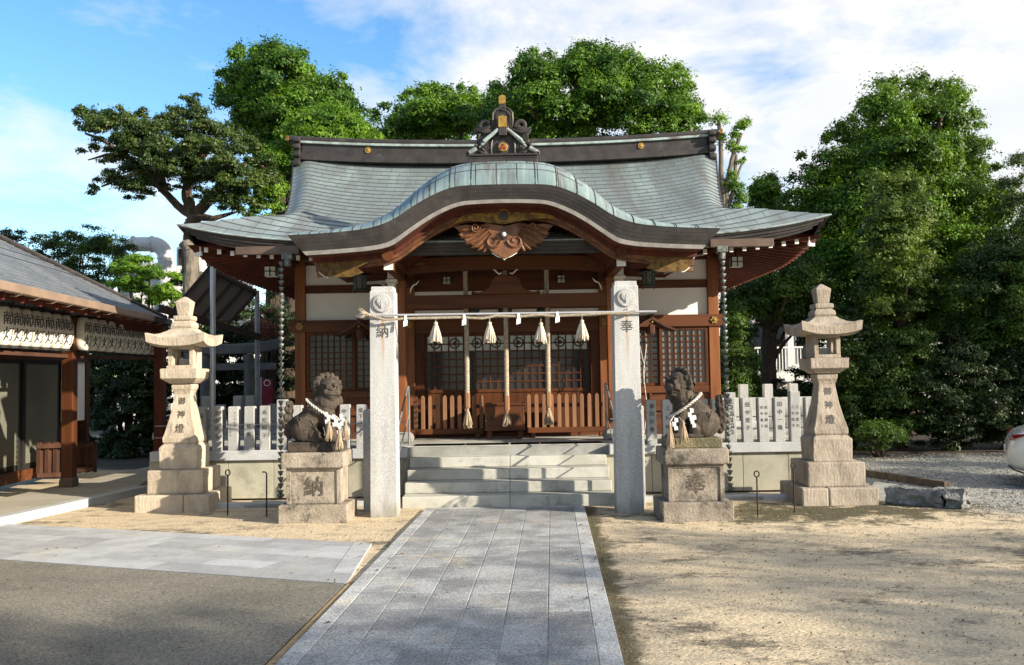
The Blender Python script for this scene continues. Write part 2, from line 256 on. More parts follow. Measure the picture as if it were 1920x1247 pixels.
MT['leaf_shade'] = leaf_mat('shade_leaves', (.011, .032, .005), (.085, .16, .016), trans=.34)
MT['leaf_dead'] = leaf_mat('dead_leaves', (.10, .035, .016), (.22, .09, .04), trans=.2)
MT['grass'] = leaf_mat('grass_blades', (.05, .06, .02), (.12, .11, .04), trans=.2)

# ------------------------------------------------------------------ mesh helpers
class MB:
    def __init__(s): s.v = []; s.f = []; s.t = {}; s.uv = {}
    def add(s, vs, fs, tint=None, uvs=None):
        b = len(s.v); s.v += [tuple(x) for x in vs]
        for i, f in enumerate(fs):
            if tint is not None: s.t[len(s.f)] = tint
            if uvs is not None: s.uv[len(s.f)] = uvs[i]
            s.f.append([b+k for k in f])
        return s
    def box(s, x0, x1, y0, y1, z0, z1, tint=None):
        vs = [(x0,y0,z0),(x1,y0,z0),(x1,y1,z0),(x0,y1,z0),(x0,y0,z1),(x1,y0,z1),(x1,y1,z1),(x0,y1,z1)]
        return s.add(vs, [(0,3,2,1),(4,5,6,7),(0,1,5,4),(1,2,6,5),(2,3,7,6),(3,0,4,7)], tint)
    def cbox(s, c, sx, sy, sz, rz=0, tint=None):      # c = centre of the bottom face
        m = Matrix.Rotation(rz, 3, 'Z'); c = Vector(c); vs = []
        for z in (0, sz):
            for a, b in ((-1,-1),(1,-1),(1,1),(-1,1)): vs.append(c + m @ Vector((a*sx/2, b*sy/2, z)))
        return s.add(vs, [(0,3,2,1),(4,5,6,7),(0,1,5,4),(1,2,6,5),(2,3,7,6),(3,0,4,7)], tint)
    def beam(s, p, q, w, h, upv=(0,0,1)):
        p, q = Vector(p), Vector(q); d = (q-p).normalized(); u = Vector(upv)
        a = d.cross(u)
        if a.length < 1e-4: a = d.cross(Vector((0,1,0)))
        a.normalize(); b = a.cross(d).normalized(); vs = []
        for e in (p, q):
            for i, j in ((-1,-1),(1,-1),(1,1),(-1,1)): vs.append(e + a*(i*w/2) + b*(j*h/2))
        return s.add(vs, [(0,3,2,1),(4,5,6,7),(0,1,5,4),(1,2,6,5),(2,3,7,6),(3,0,4,7)])
    def tube(s, pts, r, n=8, cap=True):
        pts = [Vector(p) for p in pts]; m = len(pts)
        rs = r if isinstance(r, (list, tuple)) else [r]*m
        vs = []; pa = None
        for i in range(m):
            d = (pts[min(i+1, m-1)] - pts[max(i-1, 0)])
            d = d.normalized() if d.length > 1e-9 else Vector((0,0,1))
            if pa is None:
                a = d.cross(Vector((0,0,1)) if abs(d.z) < .9 else Vector((1,0,0))).normalized()
            else:
                a = pa - d*pa.dot(d); a = a.normalized() if a.length > 1e-6 else d.orthogonal().normalized()
            pa = a; b = d.cross(a)
            for k in range(n):
                t = 2*PI*k/n; vs.append(pts[i] + (a*math.cos(t) + b*math.sin(t))*rs[i])
        fs = [(i*n+k, i*n+(k+1)%n, (i+1)*n+(k+1)%n, (i+1)*n+k) for i in range(m-1) for k in range(n)]
        if cap: fs += [tuple(range(n))[::-1], tuple((m-1)*n+k for k in range(n))]
        return s.add(vs, fs)
    def lathe(s, prof, c=(0,0,0), n=16, sq=False, ry=1.0, cap=True, rot=0.0):
        vs = []; c = Vector(c)
        if sq: n = 4
        for r, z in prof:
            for k in range(n):
                t = 2*PI*k/n + (PI/4 if sq else 0) + rot; q = r*(math.sqrt(2) if sq else 1)
                vs.append((c.x + q*math.cos(t), c.y + q*math.sin(t)*ry, c.z + z))
        m = len(prof)
        fs = [(i*n+k, i*n+(k+1)%n, (i+1)*n+(k+1)%n, (i+1)*n+k) for i in range(m-1) for k in range(n)]
        if cap: fs += [tuple(range(n))[::-1], tuple((m-1)*n+k for k in range(n))]
        return s.add(vs, fs)
    def prism(s, poly, y0, y1):          # polygon in x,z extruded along y
        n = len(poly)
        vs = [(a, y0, b) for a, b in poly] + [(a, y1, b) for a, b in poly]
        fs = [tuple(range(n)), tuple(range(2*n-1, n-1, -1))] + [(i, i+n, (i+1)%n+n, (i+1)%n) for i in range(n)]
        return s.add(vs, fs)
    def slab(s, poly, z0, z1, tint=None):   # polygon in x,y extruded along z
        n = len(poly)
        vs = [(a, b, z0) for a, b in poly] + [(a, b, z1) for a, b in poly]
        fs = [tuple(range(n))[::-1], tuple(range(n, 2*n))] + [(i, (i+1)%n, (i+1)%n+n, i+n) for i in range(n)]
        return s.add(vs, fs, tint)
    def sphere(s, c, r, nu=10, nv=7):
        if not isinstance(r, (tuple, list)): r = (r, r, r)
        prof = [(math.sin(PI*j/nv), -math.cos(PI*j/nv)) for j in range(1, nv)]
        c = Vector(c); vs = []
        for a, z in prof:
            for k in range(nu): vs.append((c.x+r[0]*a*math.cos(2*PI*k/nu), c.y+r[1]*a*math.sin(2*PI*k/nu), c.z+r[2]*z))
        vs += [(c.x, c.y, c.z-r[2]), (c.x, c.y, c.z+r[2])]; m = len(prof); b0 = m*nu
        fs = [(i*nu+k, i*nu+(k+1)%nu, (i+1)*nu+(k+1)%nu, (i+1)*nu+k) for i in range(m-1) for k in range(nu)]
        fs += [(b0, (k+1)%nu, k) for k in range(nu)] + [(b0+1, (m-1)*nu+k, (m-1)*nu+(k+1)%nu) for k in range(nu)]
        return s.add(vs, fs)
    def grid(s, fn, us, vs_, uvf=None):
        nu, nv = len(us), len(vs_)
        P = [fn(u, v) for v in vs_ for u in us]
        U = [uvf(u, v) for v in vs_ for u in us] if uvf else None
        fs = [(j*nu+i, j*nu+i+1, (j+1)*nu+i+1, (j+1)*nu+i) for j in range(nv-1) for i in range(nu-1)]
        return s.add(P, fs, None, [[U[k] for k in f] for f in fs] if U else None)
    def mesh(s, name, origin=(0,0,0), smooth=False, recalc=True):
        me = bpy.data.meshes.new(name); o = Vector(origin)
        me.from_pydata([Vector(v)-o for v in s.v], [], s.f)
        if s.t:
            a = me.attributes.new('tint', 'FLOAT', 'FACE')
            a.data.foreach_set('value', [s.t.get(i, .5) for i in range(len(s.f))])
        if s.uv:
            ul = me.uv_layers.new(name='UVMap'); flat = []
            for i, f in enumerate(s.f):
                for q in s.uv.get(i, [(0, 0)]*len(f)): flat += [q[0], q[1]]
            ul.data.foreach_set('uv', flat)
        if recalc:
            bm = bmesh.new(); bm.from_mesh(me); bmesh.ops.recalc_face_normals(bm, faces=bm.faces); bm.to_mesh(me); bm.free()
        if smooth:
            me.polygons.foreach_set('use_smooth', [True]*len(me.polygons))
            if smooth != 'all': me.set_sharp_from_angle(angle=R(smooth if isinstance(smooth, (int, float)) and smooth is not True else 40))
        return me
    def part(s, name, m, parent, label=None, smooth=False, bevel=0, recalc=True):
        org = root_loc(parent); me = s.mesh(name, org, smooth, recalc); return link(name, me, m, parent, label, bevel)
    def top(s, name, m, label=None, cat=None, group=None, kind=None, smooth=False, bevel=0, origin=None, recalc=True):
        if origin is None:
            a = np.array(s.v); origin = ((a[:,0].min()+a[:,0].max())/2, (a[:,1].min()+a[:,1].max())/2, a[:,2].min())
        me = s.mesh(name, origin, smooth, recalc); o = link(name, me, m, None, None, bevel); o.location = origin
        return tag(o, label, cat, group, kind)

def root_loc(o):
    p = Vector((0,0,0))
    while o is not None: p += Vector(o.location); o = o.parent
    return p
def link(name, me, m, parent, label=None, bevel=0):
    o = bpy.data.objects.new(name, me); C.objects.link(o)
    if m is not None and not me.materials: me.materials.append(MT[m] if isinstance(m, str) else m)
    if parent is not None: o.parent = parent
    if label: o['label'] = label
    if bevel:
        bv = o.modifiers.new('bevel', 'BEVEL'); bv.width = bevel; bv.segments = 2; bv.limit_method = 'ANGLE'; bv.angle_limit = R(35)
    return o
def tag(o, label=None, cat=None, group=None, kind=None):
    if label: o['label'] = label
    if cat: o['category'] = cat
    if group: o['group'] = group
    if kind: o['kind'] = kind
    return o
def thing(name, label, cat, loc, group=None):
    o = bpy.data.objects.new(name, None); o.empty_display_size = .2; C.objects.link(o); o.location = loc
    return tag(o, label, cat, group)
def copy_tree(o, parent=None, loc=None):
    c = o.copy(); C.objects.link(c); c.parent = parent
    if loc is not None: c.location = loc
    for ch in list(o.children): copy_tree(ch, c)
    return c
def lerp(a, b, t): return a + (b-a)*t
def interp(x, xs, ys): return float(np.interp(x, xs, ys))
def spline(xs, ys):
    """smooth monotone-ish cubic through points"""
    xs = np.array(xs, float); ys = np.array(ys, float); d = np.diff(ys)/np.diff(xs)
    m = np.zeros(len(xs)); m[0] = d[0]; m[-1] = d[-1]; m[1:-1] = (d[:-1]+d[1:])/2
    def f(x):
        i = int(np.clip(np.searchsorted(xs, x)-1, 0, len(xs)-2)); h = xs[i+1]-xs[i]; t = (x-xs[i])/h; t = min(max(t, 0), 1)
        return float((2*t**3-3*t*t+1)*ys[i] + (t**3-2*t*t+t)*h*m[i] + (-2*t**3+3*t*t)*ys[i+1] + (t**3-t*t)*h*m[i+1])
    return f
# ---- lettering: glyph outlines from Blender's built-in font, made into thin solid letters
_gl = {}
def glyph(ch):
    if ch in _gl: return _gl[ch]
    cu = bpy.data.curves.new('glyph', 'FONT'); cu.body = ch; cu.size = 1; cu.resolution_u = 2; cu.extrude = 0.0
    cu.align_x = 'CENTER'
    ob = bpy.data.objects.new('glyph', cu); C.objects.link(ob)
    me = bpy.data.meshes.new_from_object(ob.evaluated_get(bpy.context.evaluated_depsgraph_get()))
    vs = [tuple(v.co) for v in me.vertices]; fs = [tuple(p.vertices) for p in me.polygons]
    bpy.data.objects.remove(ob); bpy.data.curves.remove(cu); bpy.data.meshes.remove(me)
    if vs:
        a = np.array(vs); cx = (a[:,0].min()+a[:,0].max())/2; cy = (a[:,1].min()+a[:,1].max())/2
        vs = [(x-cx, y-cy) for x, y, _ in vs]
    _gl[ch] = (vs, fs); return _gl[ch]
def text_col(mb, chars, size, pitch, place):
    """column of characters; place(u, v) -> point (u right, v up, measured from the column's middle)"""
    n = len(chars)
    for i, ch in enumerate(chars):
        vs, fs = glyph(ch)
        if not vs: continue
        v0 = ((n-1)/2 - i)*pitch
        for e in (-.013, .013): mb.add([(q[0], q[1]-(.0006 if e > 0 else 0), q[2]) for q in (place((x+e)*size, (y+e*.7)*size + v0) for x, y in vs)], fs)
    return mb
def rope_path(mb, pts, r, strands=3, pitch=.09, seg=8, n=6):
    """a laid rope: strands twisted round the path"""
    pts = [Vector(p) for p in pts]; L_ = [0]
    for a, b in zip(pts, pts[1:]): L_.append(L_[-1] + (b-a).length)
    T = L_[-1]; m = max(4, int(T/pitch*seg))
    xs = [p.x for p in pts]; ys = [p.y for p in pts]; zs = [p.z for p in pts]
    P = [Vector((np.interp(t, L_, xs), np.interp(t, L_, ys), np.interp(t, L_, zs))) for t in np.linspace(0, T, m)]
    for k in range(strands):
        q = []
        for i in range(m):
            d = (P[min(i+1, m-1)]-P[max(i-1, 0)]).normalized(); ref = Vector((0, 1, 0)) if abs(d.y) < .9 else Vector((1, 0, 0))
            a = d.cross(ref).normalized(); b = d.cross(a); ph = 2*PI*(T*i/(m-1)/pitch + k/strands)
            q.append(P[i] + (a*math.cos(ph)+b*math.sin(ph))*r*.5)
        mb.tube(q, r*.56, n)
def tassel_mb(p, h, r, rnd, strands=26):
    """straw tassel hanging from p: bound head and a skirt of strands"""
    mb = MB(); p = Vector(p)
    mb.lathe([(r*.12, 0), (r*.30, -h*.03), (r*.34, -h*.12), (r*.25, -h*.19), (r*.33, -h*.24), (r*.62, -h*.55), (r*.72, -h*.86), (r*.25, -h*.88)], p, n=12)
    for k in range(strands):
        a = 2*PI*k/strands + rnd.uniform(-.15, .15); e = rnd.uniform(.7, 1.18); l = rnd.uniform(.82, 1.06)
        pts = [p + Vector((math.cos(a)*r*q, math.sin(a)*r*q, -h*z)) for q, z in ((.30, .2), (.62*e, .55), (.95*e, l))]
        mb.tube(pts, [r*.12, r*.15, r*.08], 4)
    return mb
# ================================================================== ground, paths, floor
def nfun(x, y): return math.sin(x*1.7+1.3)*math.cos(y*1.3-.4)*.5 + math.sin(x*4.1+y*2.9)*.25 + math.sin(x*9.7-y*7.3)*.12
g = MB()
gx = [-600, -120, -40, -20] + list(np.linspace(-12, 12, 97)) + [20, 40, 120, 600]
gy = [-300, -60, -10] + list(np.linspace(1, 21, 81)) + [26, 40, 80, 200, 900]
def gz(x, y):
    e = 1 if (-12 < x < 12 and 1 < y < 21) else 0
    return Vector((x, y, (nfun(x, y)*.008 - .006)*e))
g.grid(gz, gx, gy)
# ground material: packed sand, gravel lot on the east, leaf soil under the trees
m = MT['sand']; t = m.node_tree; L = t.links.new
b = [n for n in t.nodes if n.type == 'BSDF_PRINCIPLED'][0]; lk = b.inputs['Base Color'].links[0]; basecol = lk.from_socket
co = N(t, 'ShaderNodeTexCoord'); sx_ = N(t, 'ShaderNodeSeparateXYZ'); L(co.outputs['Object'], sx_.inputs[0])
nz = N(t, 'ShaderNodeTexNoise'); nz.inputs['Scale'].default_value = 1.3; nz.inputs['Detail'].default_value = 9; nz.inputs['Roughness'].default_value = .7; L(co.outputs['Object'], nz.inputs['Vector'])
a1 = N(t, 'ShaderNodeMath', operation='MULTIPLY_ADD'); a1.inputs[1].default_value = .8; L(sx_.outputs[1], a1.inputs[0]); L(sx_.outputs[0], a1.inputs[2])     # x + .8y
a2 = N(t, 'ShaderNodeMath', operation='MULTIPLY_ADD'); a2.inputs[1].default_value = 3.0; L(nz.outputs['Fac'], a2.inputs[0]); L(a1.outputs[0], a2.inputs[2])
r1 = N(t, 'ShaderNodeMapRange', interpolation_type='SMOOTHSTEP'); r1.inputs[1].default_value = 14.6; r1.inputs[2].default_value = 15.9; L(a2.outputs[0], r1.inputs[0])
ng = N(t, 'ShaderNodeTexVoronoi'); ng.inputs['Scale'].default_value = 26; L(co.outputs['Object'], ng.inputs['Vector'])
gc = N(t, 'ShaderNodeMixRGB'); gc.inputs[1].default_value = (.40, .39, .35, 1); gc.inputs[2].default_value = (.19, .185, .17, 1); L(ng.outputs['Color'], gc.inputs[0])
gm = N(t, 'ShaderNodeMixRGB'); L(r1.outputs[0], gm.inputs[0]); L(basecol, gm.inputs[1]); L(gc.outputs[0], gm.inputs[2])
a3 = N(t, 'ShaderNodeMath', operation='MULTIPLY_ADD'); a3.inputs[1].default_value = 1.6; L(nz.outputs['Fac'], a3.inputs[0]); L(sx_.outputs[1], a3.inputs[2])
r2 = N(t, 'ShaderNodeMapRange', interpolation_type='SMOOTHSTEP'); r2.inputs[1].default_value = 17.6; r2.inputs[2].default_value = 18.6; L(a3.outputs[0], r2.inputs[0])
sm = N(t, 'ShaderNodeMixRGB'); sm.inputs[2].default_value = (.042, .03, .02, 1); L(r2.outputs[0], sm.inputs[0]); L(gm.outputs[0], sm.inputs[1])
# mossy dirt creeping along the plinths and the path's right border
nm = N(t, 'ShaderNodeTexNoise'); nm.inputs['Scale'].default_value = 2.6; nm.inputs['Detail'].default_value = 10; nm.inputs['Roughness'].default_value = .75; L(co.outputs['Object'], nm.inputs['Vector'])
dd = N(t, 'ShaderNodeVectorMath', operation='DISTANCE'); dd.inputs[1].default_value = (3.6, 10.75, 0)
sc_ = N(t, 'ShaderNodeMapping'); sc_.inputs['Scale'].default_value = (.42, 1, 1); sc_.inputs['Location'].default_value = (2.09, 0, 0); L(co.outputs['Object'], sc_.inputs[0]); L(sc_.outputs[0], dd.inputs[0])
d2 = N(t, 'ShaderNodeMath', operation='MULTIPLY_ADD'); d2.inputs[1].default_value = -.22; L(dd.outputs['Value'], d2.inputs[0]); L(nm.outputs['Fac'], d2.inputs[2])
r4 = N(t, 'ShaderNodeMapRange', interpolation_type='SMOOTHSTEP'); r4.inputs[1].default_value = .27; r4.inputs[2].default_value = .40; L(d2.outputs[0], r4.inputs[0])
mo = N(t, 'ShaderNodeMixRGB'); mo.inputs[2].default_value = (.085, .072, .038, 1); L(r4.outputs[0], mo.inputs[0]); L(sm.outputs[0], mo.inputs[1])
PE0, PE1 = gnd(1095, 945, 0), gnd(1172, 1247, 0); kb = (PE1.x-PE0.x)/(PE1.y-PE0.y)
e5 = N(t, 'ShaderNodeMath', operation='MULTIPLY_ADD'); e5.inputs[1].default_value = -kb; L(sx_.outputs[1], e5.inputs[0]); L(sx_.outputs[0], e5.inputs[2])     # x - kb*y
e6 = N(t, 'ShaderNodeMath', operation='ADD'); e6.inputs[1].default_value = -(PE0.x-kb*PE0.y); L(e5.outputs[0], e6.inputs[0])
e7 = N(t, 'ShaderNodeMath', operation='MULTIPLY_ADD'); e7.inputs[1].default_value = -.55; L(nm.outputs['Fac'], e7.inputs[0]); L(e6.outputs[0], e7.inputs[2])
e8 = N(t, 'ShaderNodeMapRange', interpolation_type='SMOOTHSTEP'); e8.inputs[1].default_value = -.20; e8.inputs[2].default_value = -.09; e8.inputs[3].default_value = .9; e8.inputs[4].default_value = 0; L(e7.outputs[0], e8.inputs[0])
e9 = N(t, 'ShaderNodeMath', operation='GREATER_THAN'); e9.inputs[1].default_value = -.25; L(e6.outputs[0], e9.inputs[0])
e10 = N(t, 'ShaderNodeMath', operation='MULTIPLY'); L(e8.outputs[0], e10.inputs[0]); L(e9.outputs[0], e10.inputs[1])
mo2 = N(t, 'ShaderNodeMixRGB'); mo2.inputs[2].default_value = (.075, .062, .032, 1); L(e10.outputs[0], mo2.inputs[0]); L(mo.outputs[0], mo2.inputs[1]); mo = mo2
L(mo.outputs[0], b.inputs['Base Color'])
g.top('ground', 'sand', kind='structure', origin=(0, 0, 0), smooth='all')

# ---- main stone path (runs slightly askew to the camera)
PZ = .03
pl0, pl1 = gnd(800, 951, PZ), gnd(512, 1247, PZ); pr0, pr1 = gnd(1095, 945, PZ), gnd(1172, 1247, PZ)
def lin(p, q, Y): return lerp(p.x, q.x, (Y-p.y)/(q.y-p.y))
YE = 11.28; YS = 1.2
frac = [0, .066, .204, .344, .491, .637, .782, .929, 1]
mb = MB()
def pq(f, Y): return (lerp(lin(pl0, pl1, Y), lin(pr0, pr1, Y), f), Y)
for c in range(8):
    f0, f1 = frac[c], frac[c+1]; gap = .0016
    edge = c in (0, 7); ln = 1.5 if edge else (.46 if c < 5 else .78)
    y = YE - (0 if edge else .10); off = random.uniform(.1, ln)
    while y > YS:
        y2 = y - (off if off else ln); off = 0
        if not edge: y2 += random.choice((0, 0, .0))
        h = PZ + (0 if edge else random.uniform(-.0008, .0008))
        mb.slab([pq(f0+gap, y2+.006), pq(f1-gap, y2+.006), pq(f1-gap, y-.006), pq(f0+gap, y-.006)], -.02, h, (1.0 if edge else random.uniform(.05, .68)))
        y = y2
mb.slab([pq(frac[1]+.002, YE-.097), pq(frac[7]-.002, YE-.097), pq(frac[7]-.002, YE), pq(frac[1]+.002, YE)], -.02, PZ, 1.0)
mb.slab([pq(.003, YS), pq(.997, YS), pq(.997, YE-.01), pq(.003, YE-.01)], -.03, PZ-.003, 0.2)
mb.top('path', 'paver', kind='structure', origin=(0, 0, 0), bevel=.004)

# ---- branch path on the left, five courses of pale setts
A, B_, Cc, Dd = gnd(0, 975, .012), gnd(697, 1018, .012), gnd(652, 1090, .012), gnd(0, 1052, .012)
e1 = ((A-B_).normalized() + (Dd-Cc).normalized()); e1.z = 0; e1.normalize(); e2 = Vector((-e1.y, e1.x, 0))
if e2.dot(Cc-B_) < 0: e2 = -e2
W5 = ((Dd-B_).dot(e2) + (Cc-B_).dot(e2))/2
cut = (Cc-B_).dot(e1)/ (Cc-B_).dot(e2)
rows = [0, .13, .30, .47, .64, .81, 1.0]
mb = MB()
for k in range(6):
    w0, w1 = rows[k]*W5+.003, rows[k+1]*W5-.003; s = [cut*w0+.2*(0 if k in (5,) else 1), cut*w1+.2*(0 if k in (5,) else 1)]
    edge = k in (0, 5); ln = 1.6 if edge else .62; first = True; off = random.uniform(.2, ln)
    while min(s) < 9:
        n = max(s) + (off if first else ln); first = False
        P = [B_ + e1*s[0] + e2*w0, B_ + e1*(n-.006) + e2*w0, B_ + e1*(n-.006) + e2*w1, B_ + e1*s[1] + e2*w1]
        mb.slab([(p.x, p.y) for p in P], -.02, .012, random.uniform(.28, .72))
        s = [n, n]
P = [B_ , B_ + e1*.19, B_ + e1*(cut*W5+.19) + e2*W5*.81, B_ + e1*(cut*W5*.81) + e2*W5*.81]
P[2] = B_ + e1*(cut*W5*.81+.19) + e2*W5*.805
mb.slab([(p.x, p.y) for p in P], -.02, .0135, .6)
mb.slab([(p.x, p.y) for p in (B_+e1*.01+e2*.01, B_+e1*9+e2*.01, B_+e1*9+e2*(W5-.01), B_+e1*(cut*W5+.01)+e2*(W5-.01))], -.03, .0113, 0.12)
mb.top('paved_path', 'paver_light', kind='structure', origin=(0, 0, 0))
# ---- asphalt forecourt and its edging
mb = MB(); q = [B_ + e1*(cut*W5+.02) + e2*(W5+.002), B_ + e1*14 + e2*(W5+.002)]
ed0, ed1 = gnd(655, 1090, .01), gnd(497, 1247, .01)
mb.slab([(q[1].x, q[1].y), (q[0].x, q[0].y), (lin(ed0, ed1, q[0].y)-.02, q[0].y-.01), (lin(ed0, ed1, 1.0), 1.0), (-16, 1.0)], -.03, .006)
mb.top('forecourt_road', 'asphalt', kind='structure', origin=(0, 0, 0))
mb = MB(); ya, yb = ed0.y+.0, 1.0
mb.slab([(lin(ed0, ed1, ya)+.004, ya), (lin(ed0, ed1, ya)+.05, ya), (lin(ed0, ed1, yb)+.05, yb), (lin(ed0, ed1, yb)+.004, yb)], -.03, .013)
mb.top('kerb_strip', 'edging', kind='structure', origin=(0, 0, 0), bevel=.004)

# ---- concrete floor of the side pavilion with granite kerb
E0, E1 = gnd(0, 971, .1), gnd(266, 914, .1); ek = (E1-E0).normalized(); en = Vector((-ek.y, ek.x, 0))
E00 = E0 - ek*6; Er = gnd(306, 880, .1)
mb = MB()
mb.slab([(p.x, p.y) for p in (E00+en*.16, E1+en*.16+ek*.15, Er, Er+Vector((-.3, 3, 0)), E00+Vector((0, 9, 0)))], -.02, .1)
mb.top('pavilion_floor', 'concrete', kind='structure', origin=(0, 0, 0))
mb = MB(); s = -6.0; T = (E1-E0).length
for ln in (2.4, 2.4, 1.5, 1.35, 1.3, .9, 1.2):
    e = min(s+ln, T+.2); P = [E0+ek*(s+.003), E0+ek*(e-.003), E0+ek*(e-.003)+en*.157, E0+ek*(s+.003)+en*.157]
    mb.slab([(p.x, p.y) for p in P], -.02, .102, random.random()); s = e
    if s >= T+.2: break
mb.top('pavilion_kerb', 'kerb', kind='structure', origin=(0, 0, 0), bevel=.006)

# ---- loose stones of the gravel lot, and grit on the sand
def stones(name, n, gen, r0, r1, m, kind='stuff'):
    V = np.zeros((n, 6, 3)); base = np.array([(1,0,0),(0,1,0),(-1,0,0),(0,-1,0),(0,0,1),(0,0,-1)], float)
    for i in range(n):
        x, y = gen(); r = rng.uniform(r0, r1)
        V[i] = base*np.array([r*rng.uniform(.8, 1.4), r*rng.uniform(.8, 1.4), r*rng.uniform(.45, .8)]) + rng.uniform(-.25, .25, (6, 3))*r + np.array([x, y, r*.25])
    fs = np.array([(0,1,4),(1,2,4),(2,3,4),(3,0,4),(1,0,5),(2,1,5),(3,2,5),(0,3,5)])
    Fc = (fs[None] + (np.arange(n)*6)[:, None, None]).reshape(-1, 3)
    me = bpy.data.meshes.new(name); me.from_pydata(V.reshape(-1, 3).tolist(), [], Fc.tolist())
    a = me.attributes.new('tint', 'FLOAT', 'FACE'); a.data.foreach_set('value', np.repeat(rng.random(n), 8).astype(np.float32))
    o = link(name, me, m, None); return tag(o, kind=kind)
MT['pebble'] = mat('pebble', (.34, .33, .29), (.22, .21, .19), scale=3, bump=0, tint=.45, rough=.9)
MT['grit'] = mat('grit', (.30, .24, .16), (.15, .12, .085), scale=2, bump=0, tint=.4, rough=.95)
def gen_lot():
    while True:
        x, y = rng.uniform(4.8, 14), rng.uniform(8.5, 17.8)
        if x + .8*y > 13.6 + rng.normal()*.8 and not (3.2 < x < 5.1 and y < 12.5): return x, y
o = stones('gravel', 24000, gen_lot, .006, .016, 'pebble'); tag(o, 'pale grey gravel loose on the parking lot', 'gravel')
def gen_sand():
    while True:
        y = 3.2 + 8*rng.random()**1.3; x = rng.uniform(-6, 6.5)
        inpath = lin(pl0, pl1, y)-.03 < x < lin(pr0, pr1, y)+.03
        left = x < 0 and (Vector((x, y, 0))-B_).dot(e2) > -.05 and x < lin(pl0, pl1, y)
        if not inpath and not left and not (x < -3 and y > 9.6): return x, y
o = stones('grit', 5000, gen_sand, .003, .008, 'grit'); tag(o, 'small grit and crumbs of soil strewn over the sand', 'grit')
def blades(name, n, gen, h0, h1, m, label, cat):
    V = []; Fc = []; T = []
    for i in range(n):
        x, y = gen(); h = rng.uniform(h0, h1); a = rng.uniform(0, 2*PI); w_ = h*.12; l = rng.uniform(-.5, .5, 2)*h
        b = len(V); V += [(x-math.cos(a)*w_, y-math.sin(a)*w_, 0), (x+math.cos(a)*w_, y+math.sin(a)*w_, 0), (x+l[0]*.5+math.cos(a)*w_*.7, y+l[1]*.5+math.sin(a)*w_*.7, h*.6), (x+l[0], y+l[1], h)]
        Fc.append((b, b+1, b+2, b+3)); T.append(rng.random())
    me = bpy.data.meshes.new(name); me.from_pydata(V, [], Fc)
    at_ = me.attributes.new('tint', 'FLOAT', 'FACE'); at_.data.foreach_set('value', T)
    return tag(link(name, me, m, None), label, cat, kind='stuff')
def gen_weed():
    while True:
        p = gnd(rng.uniform(1385, 1720), 958+rng.normal()*9); 
        if p.y < 11.0: return p.x, p.y
blades('weeds', 1500, gen_weed, .008, .024, 'grass', 'short dry weeds and moss before the right stone lantern', 'weeds')
def gen_moss():
    y = rng.uniform(4.2, 11); return lin(pr0, pr1, y) + .02 + abs(rng.normal())*.035, y
blades('edge_moss', 1100, gen_moss, .006, .022, 'grass', 'thin moss growing along the right border of the stone path', 'moss')

# fallen leaves lying about
def litter(n):
    V = []; Fc = []; T = []
    while len(Fc) < n:
        k = rng.random()
        if k < .30: y = rng.uniform(4.5, 11); x = (lin(pr0, pr1, y) if rng.random() < .6 else lin(pl0, pl1, y)) + rng.normal()*.12
        elif k < .62: x = rng.uniform(1.0, 6.5); y = rng.uniform(5, 11)
        elif k < .82: x = rng.uniform(-5, 4.6); y = rng.uniform(9.4, 12.3)
        else: x = rng.uniform(-6, 0); y = rng.uniform(4.5, 9)
        z = .035 if lin(pl0, pl1, y) < x < lin(pr0, pr1, y) else .018
        a = rng.uniform(0, 2*PI); l = rng.uniform(.010, .024); w_ = l*.45; ca, sa = math.cos(a), math.sin(a); b = len(V)
        V += [(x-ca*l, y-sa*l, z), (x-sa*w_, y+ca*w_, z+rng.uniform(0, .010)), (x+ca*l, y+sa*l, z+rng.uniform(0, .008)), (x+sa*w_, y-ca*w_, z+rng.uniform(0, .010))]
        Fc += [(b, b+1, b+2, b+3)]; T.append(rng.random())
    me = bpy.data.meshes.new('fallen_leaves'); me.from_pydata(V, [], Fc); at_ = me.attributes.new('tint', 'FLOAT', 'FACE'); at_.data.foreach_set('value', T)
    return tag(link('fallen_leaves', me, 'leaf_dead', None), 'small dry brown leaves fallen over the court and path', 'fallen leaves', kind='stuff')
litter(420)
# ================================================================== shrine hall
AX = -.08; DW = 14.5; FZ = .68
SH = thing('shrine_hall', 'wooden shrine hall with curved green copper roof standing on the stone platform', 'shrine', (AX, 16.2, FZ))
# ---- platform and steps
PF = thing('stone_platform', 'raised stone platform with pale panel sides carrying the shrine hall', 'platform', (AX, 15, 0))
for sx in (-1, 1):       # front wall panels left and right of the steps
    mb = MB(); x = 1.34
    while x < (4.28 if sx > 0 else 4.9):
        x2 = min(x+.62, 4.28 if sx > 0 else 4.9); a, b = sorted((AX+sx*(x+.003), AX+sx*(x2-.003)))
        mb.box(a, b, 12.52, 12.6, .02, .54, random.random()); x = x2
    e_ = 4.28 if sx > 0 else 4.9; a, b = sorted((AX+sx*(e_-.08), AX+sx*e_)); y = 12.61
    while y < 19: mb.box(a, b, y, y+.6, .02, .54, random.random()); y += .606
    mb.part('wall_panel', 'panel_stone', PF, bevel=.004)
mb = MB(); mb.box(AX-4.81, AX+4.19, 12.61, 19.4, 0, FZ-.012); mb.part('core', 'granite_dark', PF)
mb = MB(); y = 12.66
while y < 15:
    x = -4.8
    while x < 4.19:
        x2 = min(x+1.05, 4.19); mb.box(AX+x+.002, AX+x2-.002, y+.002, y+.64-.002, FZ-.011, FZ, random.random()); x = x2
    y += .64
mb.part('floor_slab', 'step_stone', PF, bevel=.002)
ST = thing('stone_steps', 'broad flight of five grey stone steps up to the shrine platform', 'steps', (AX, 12.2, 0))
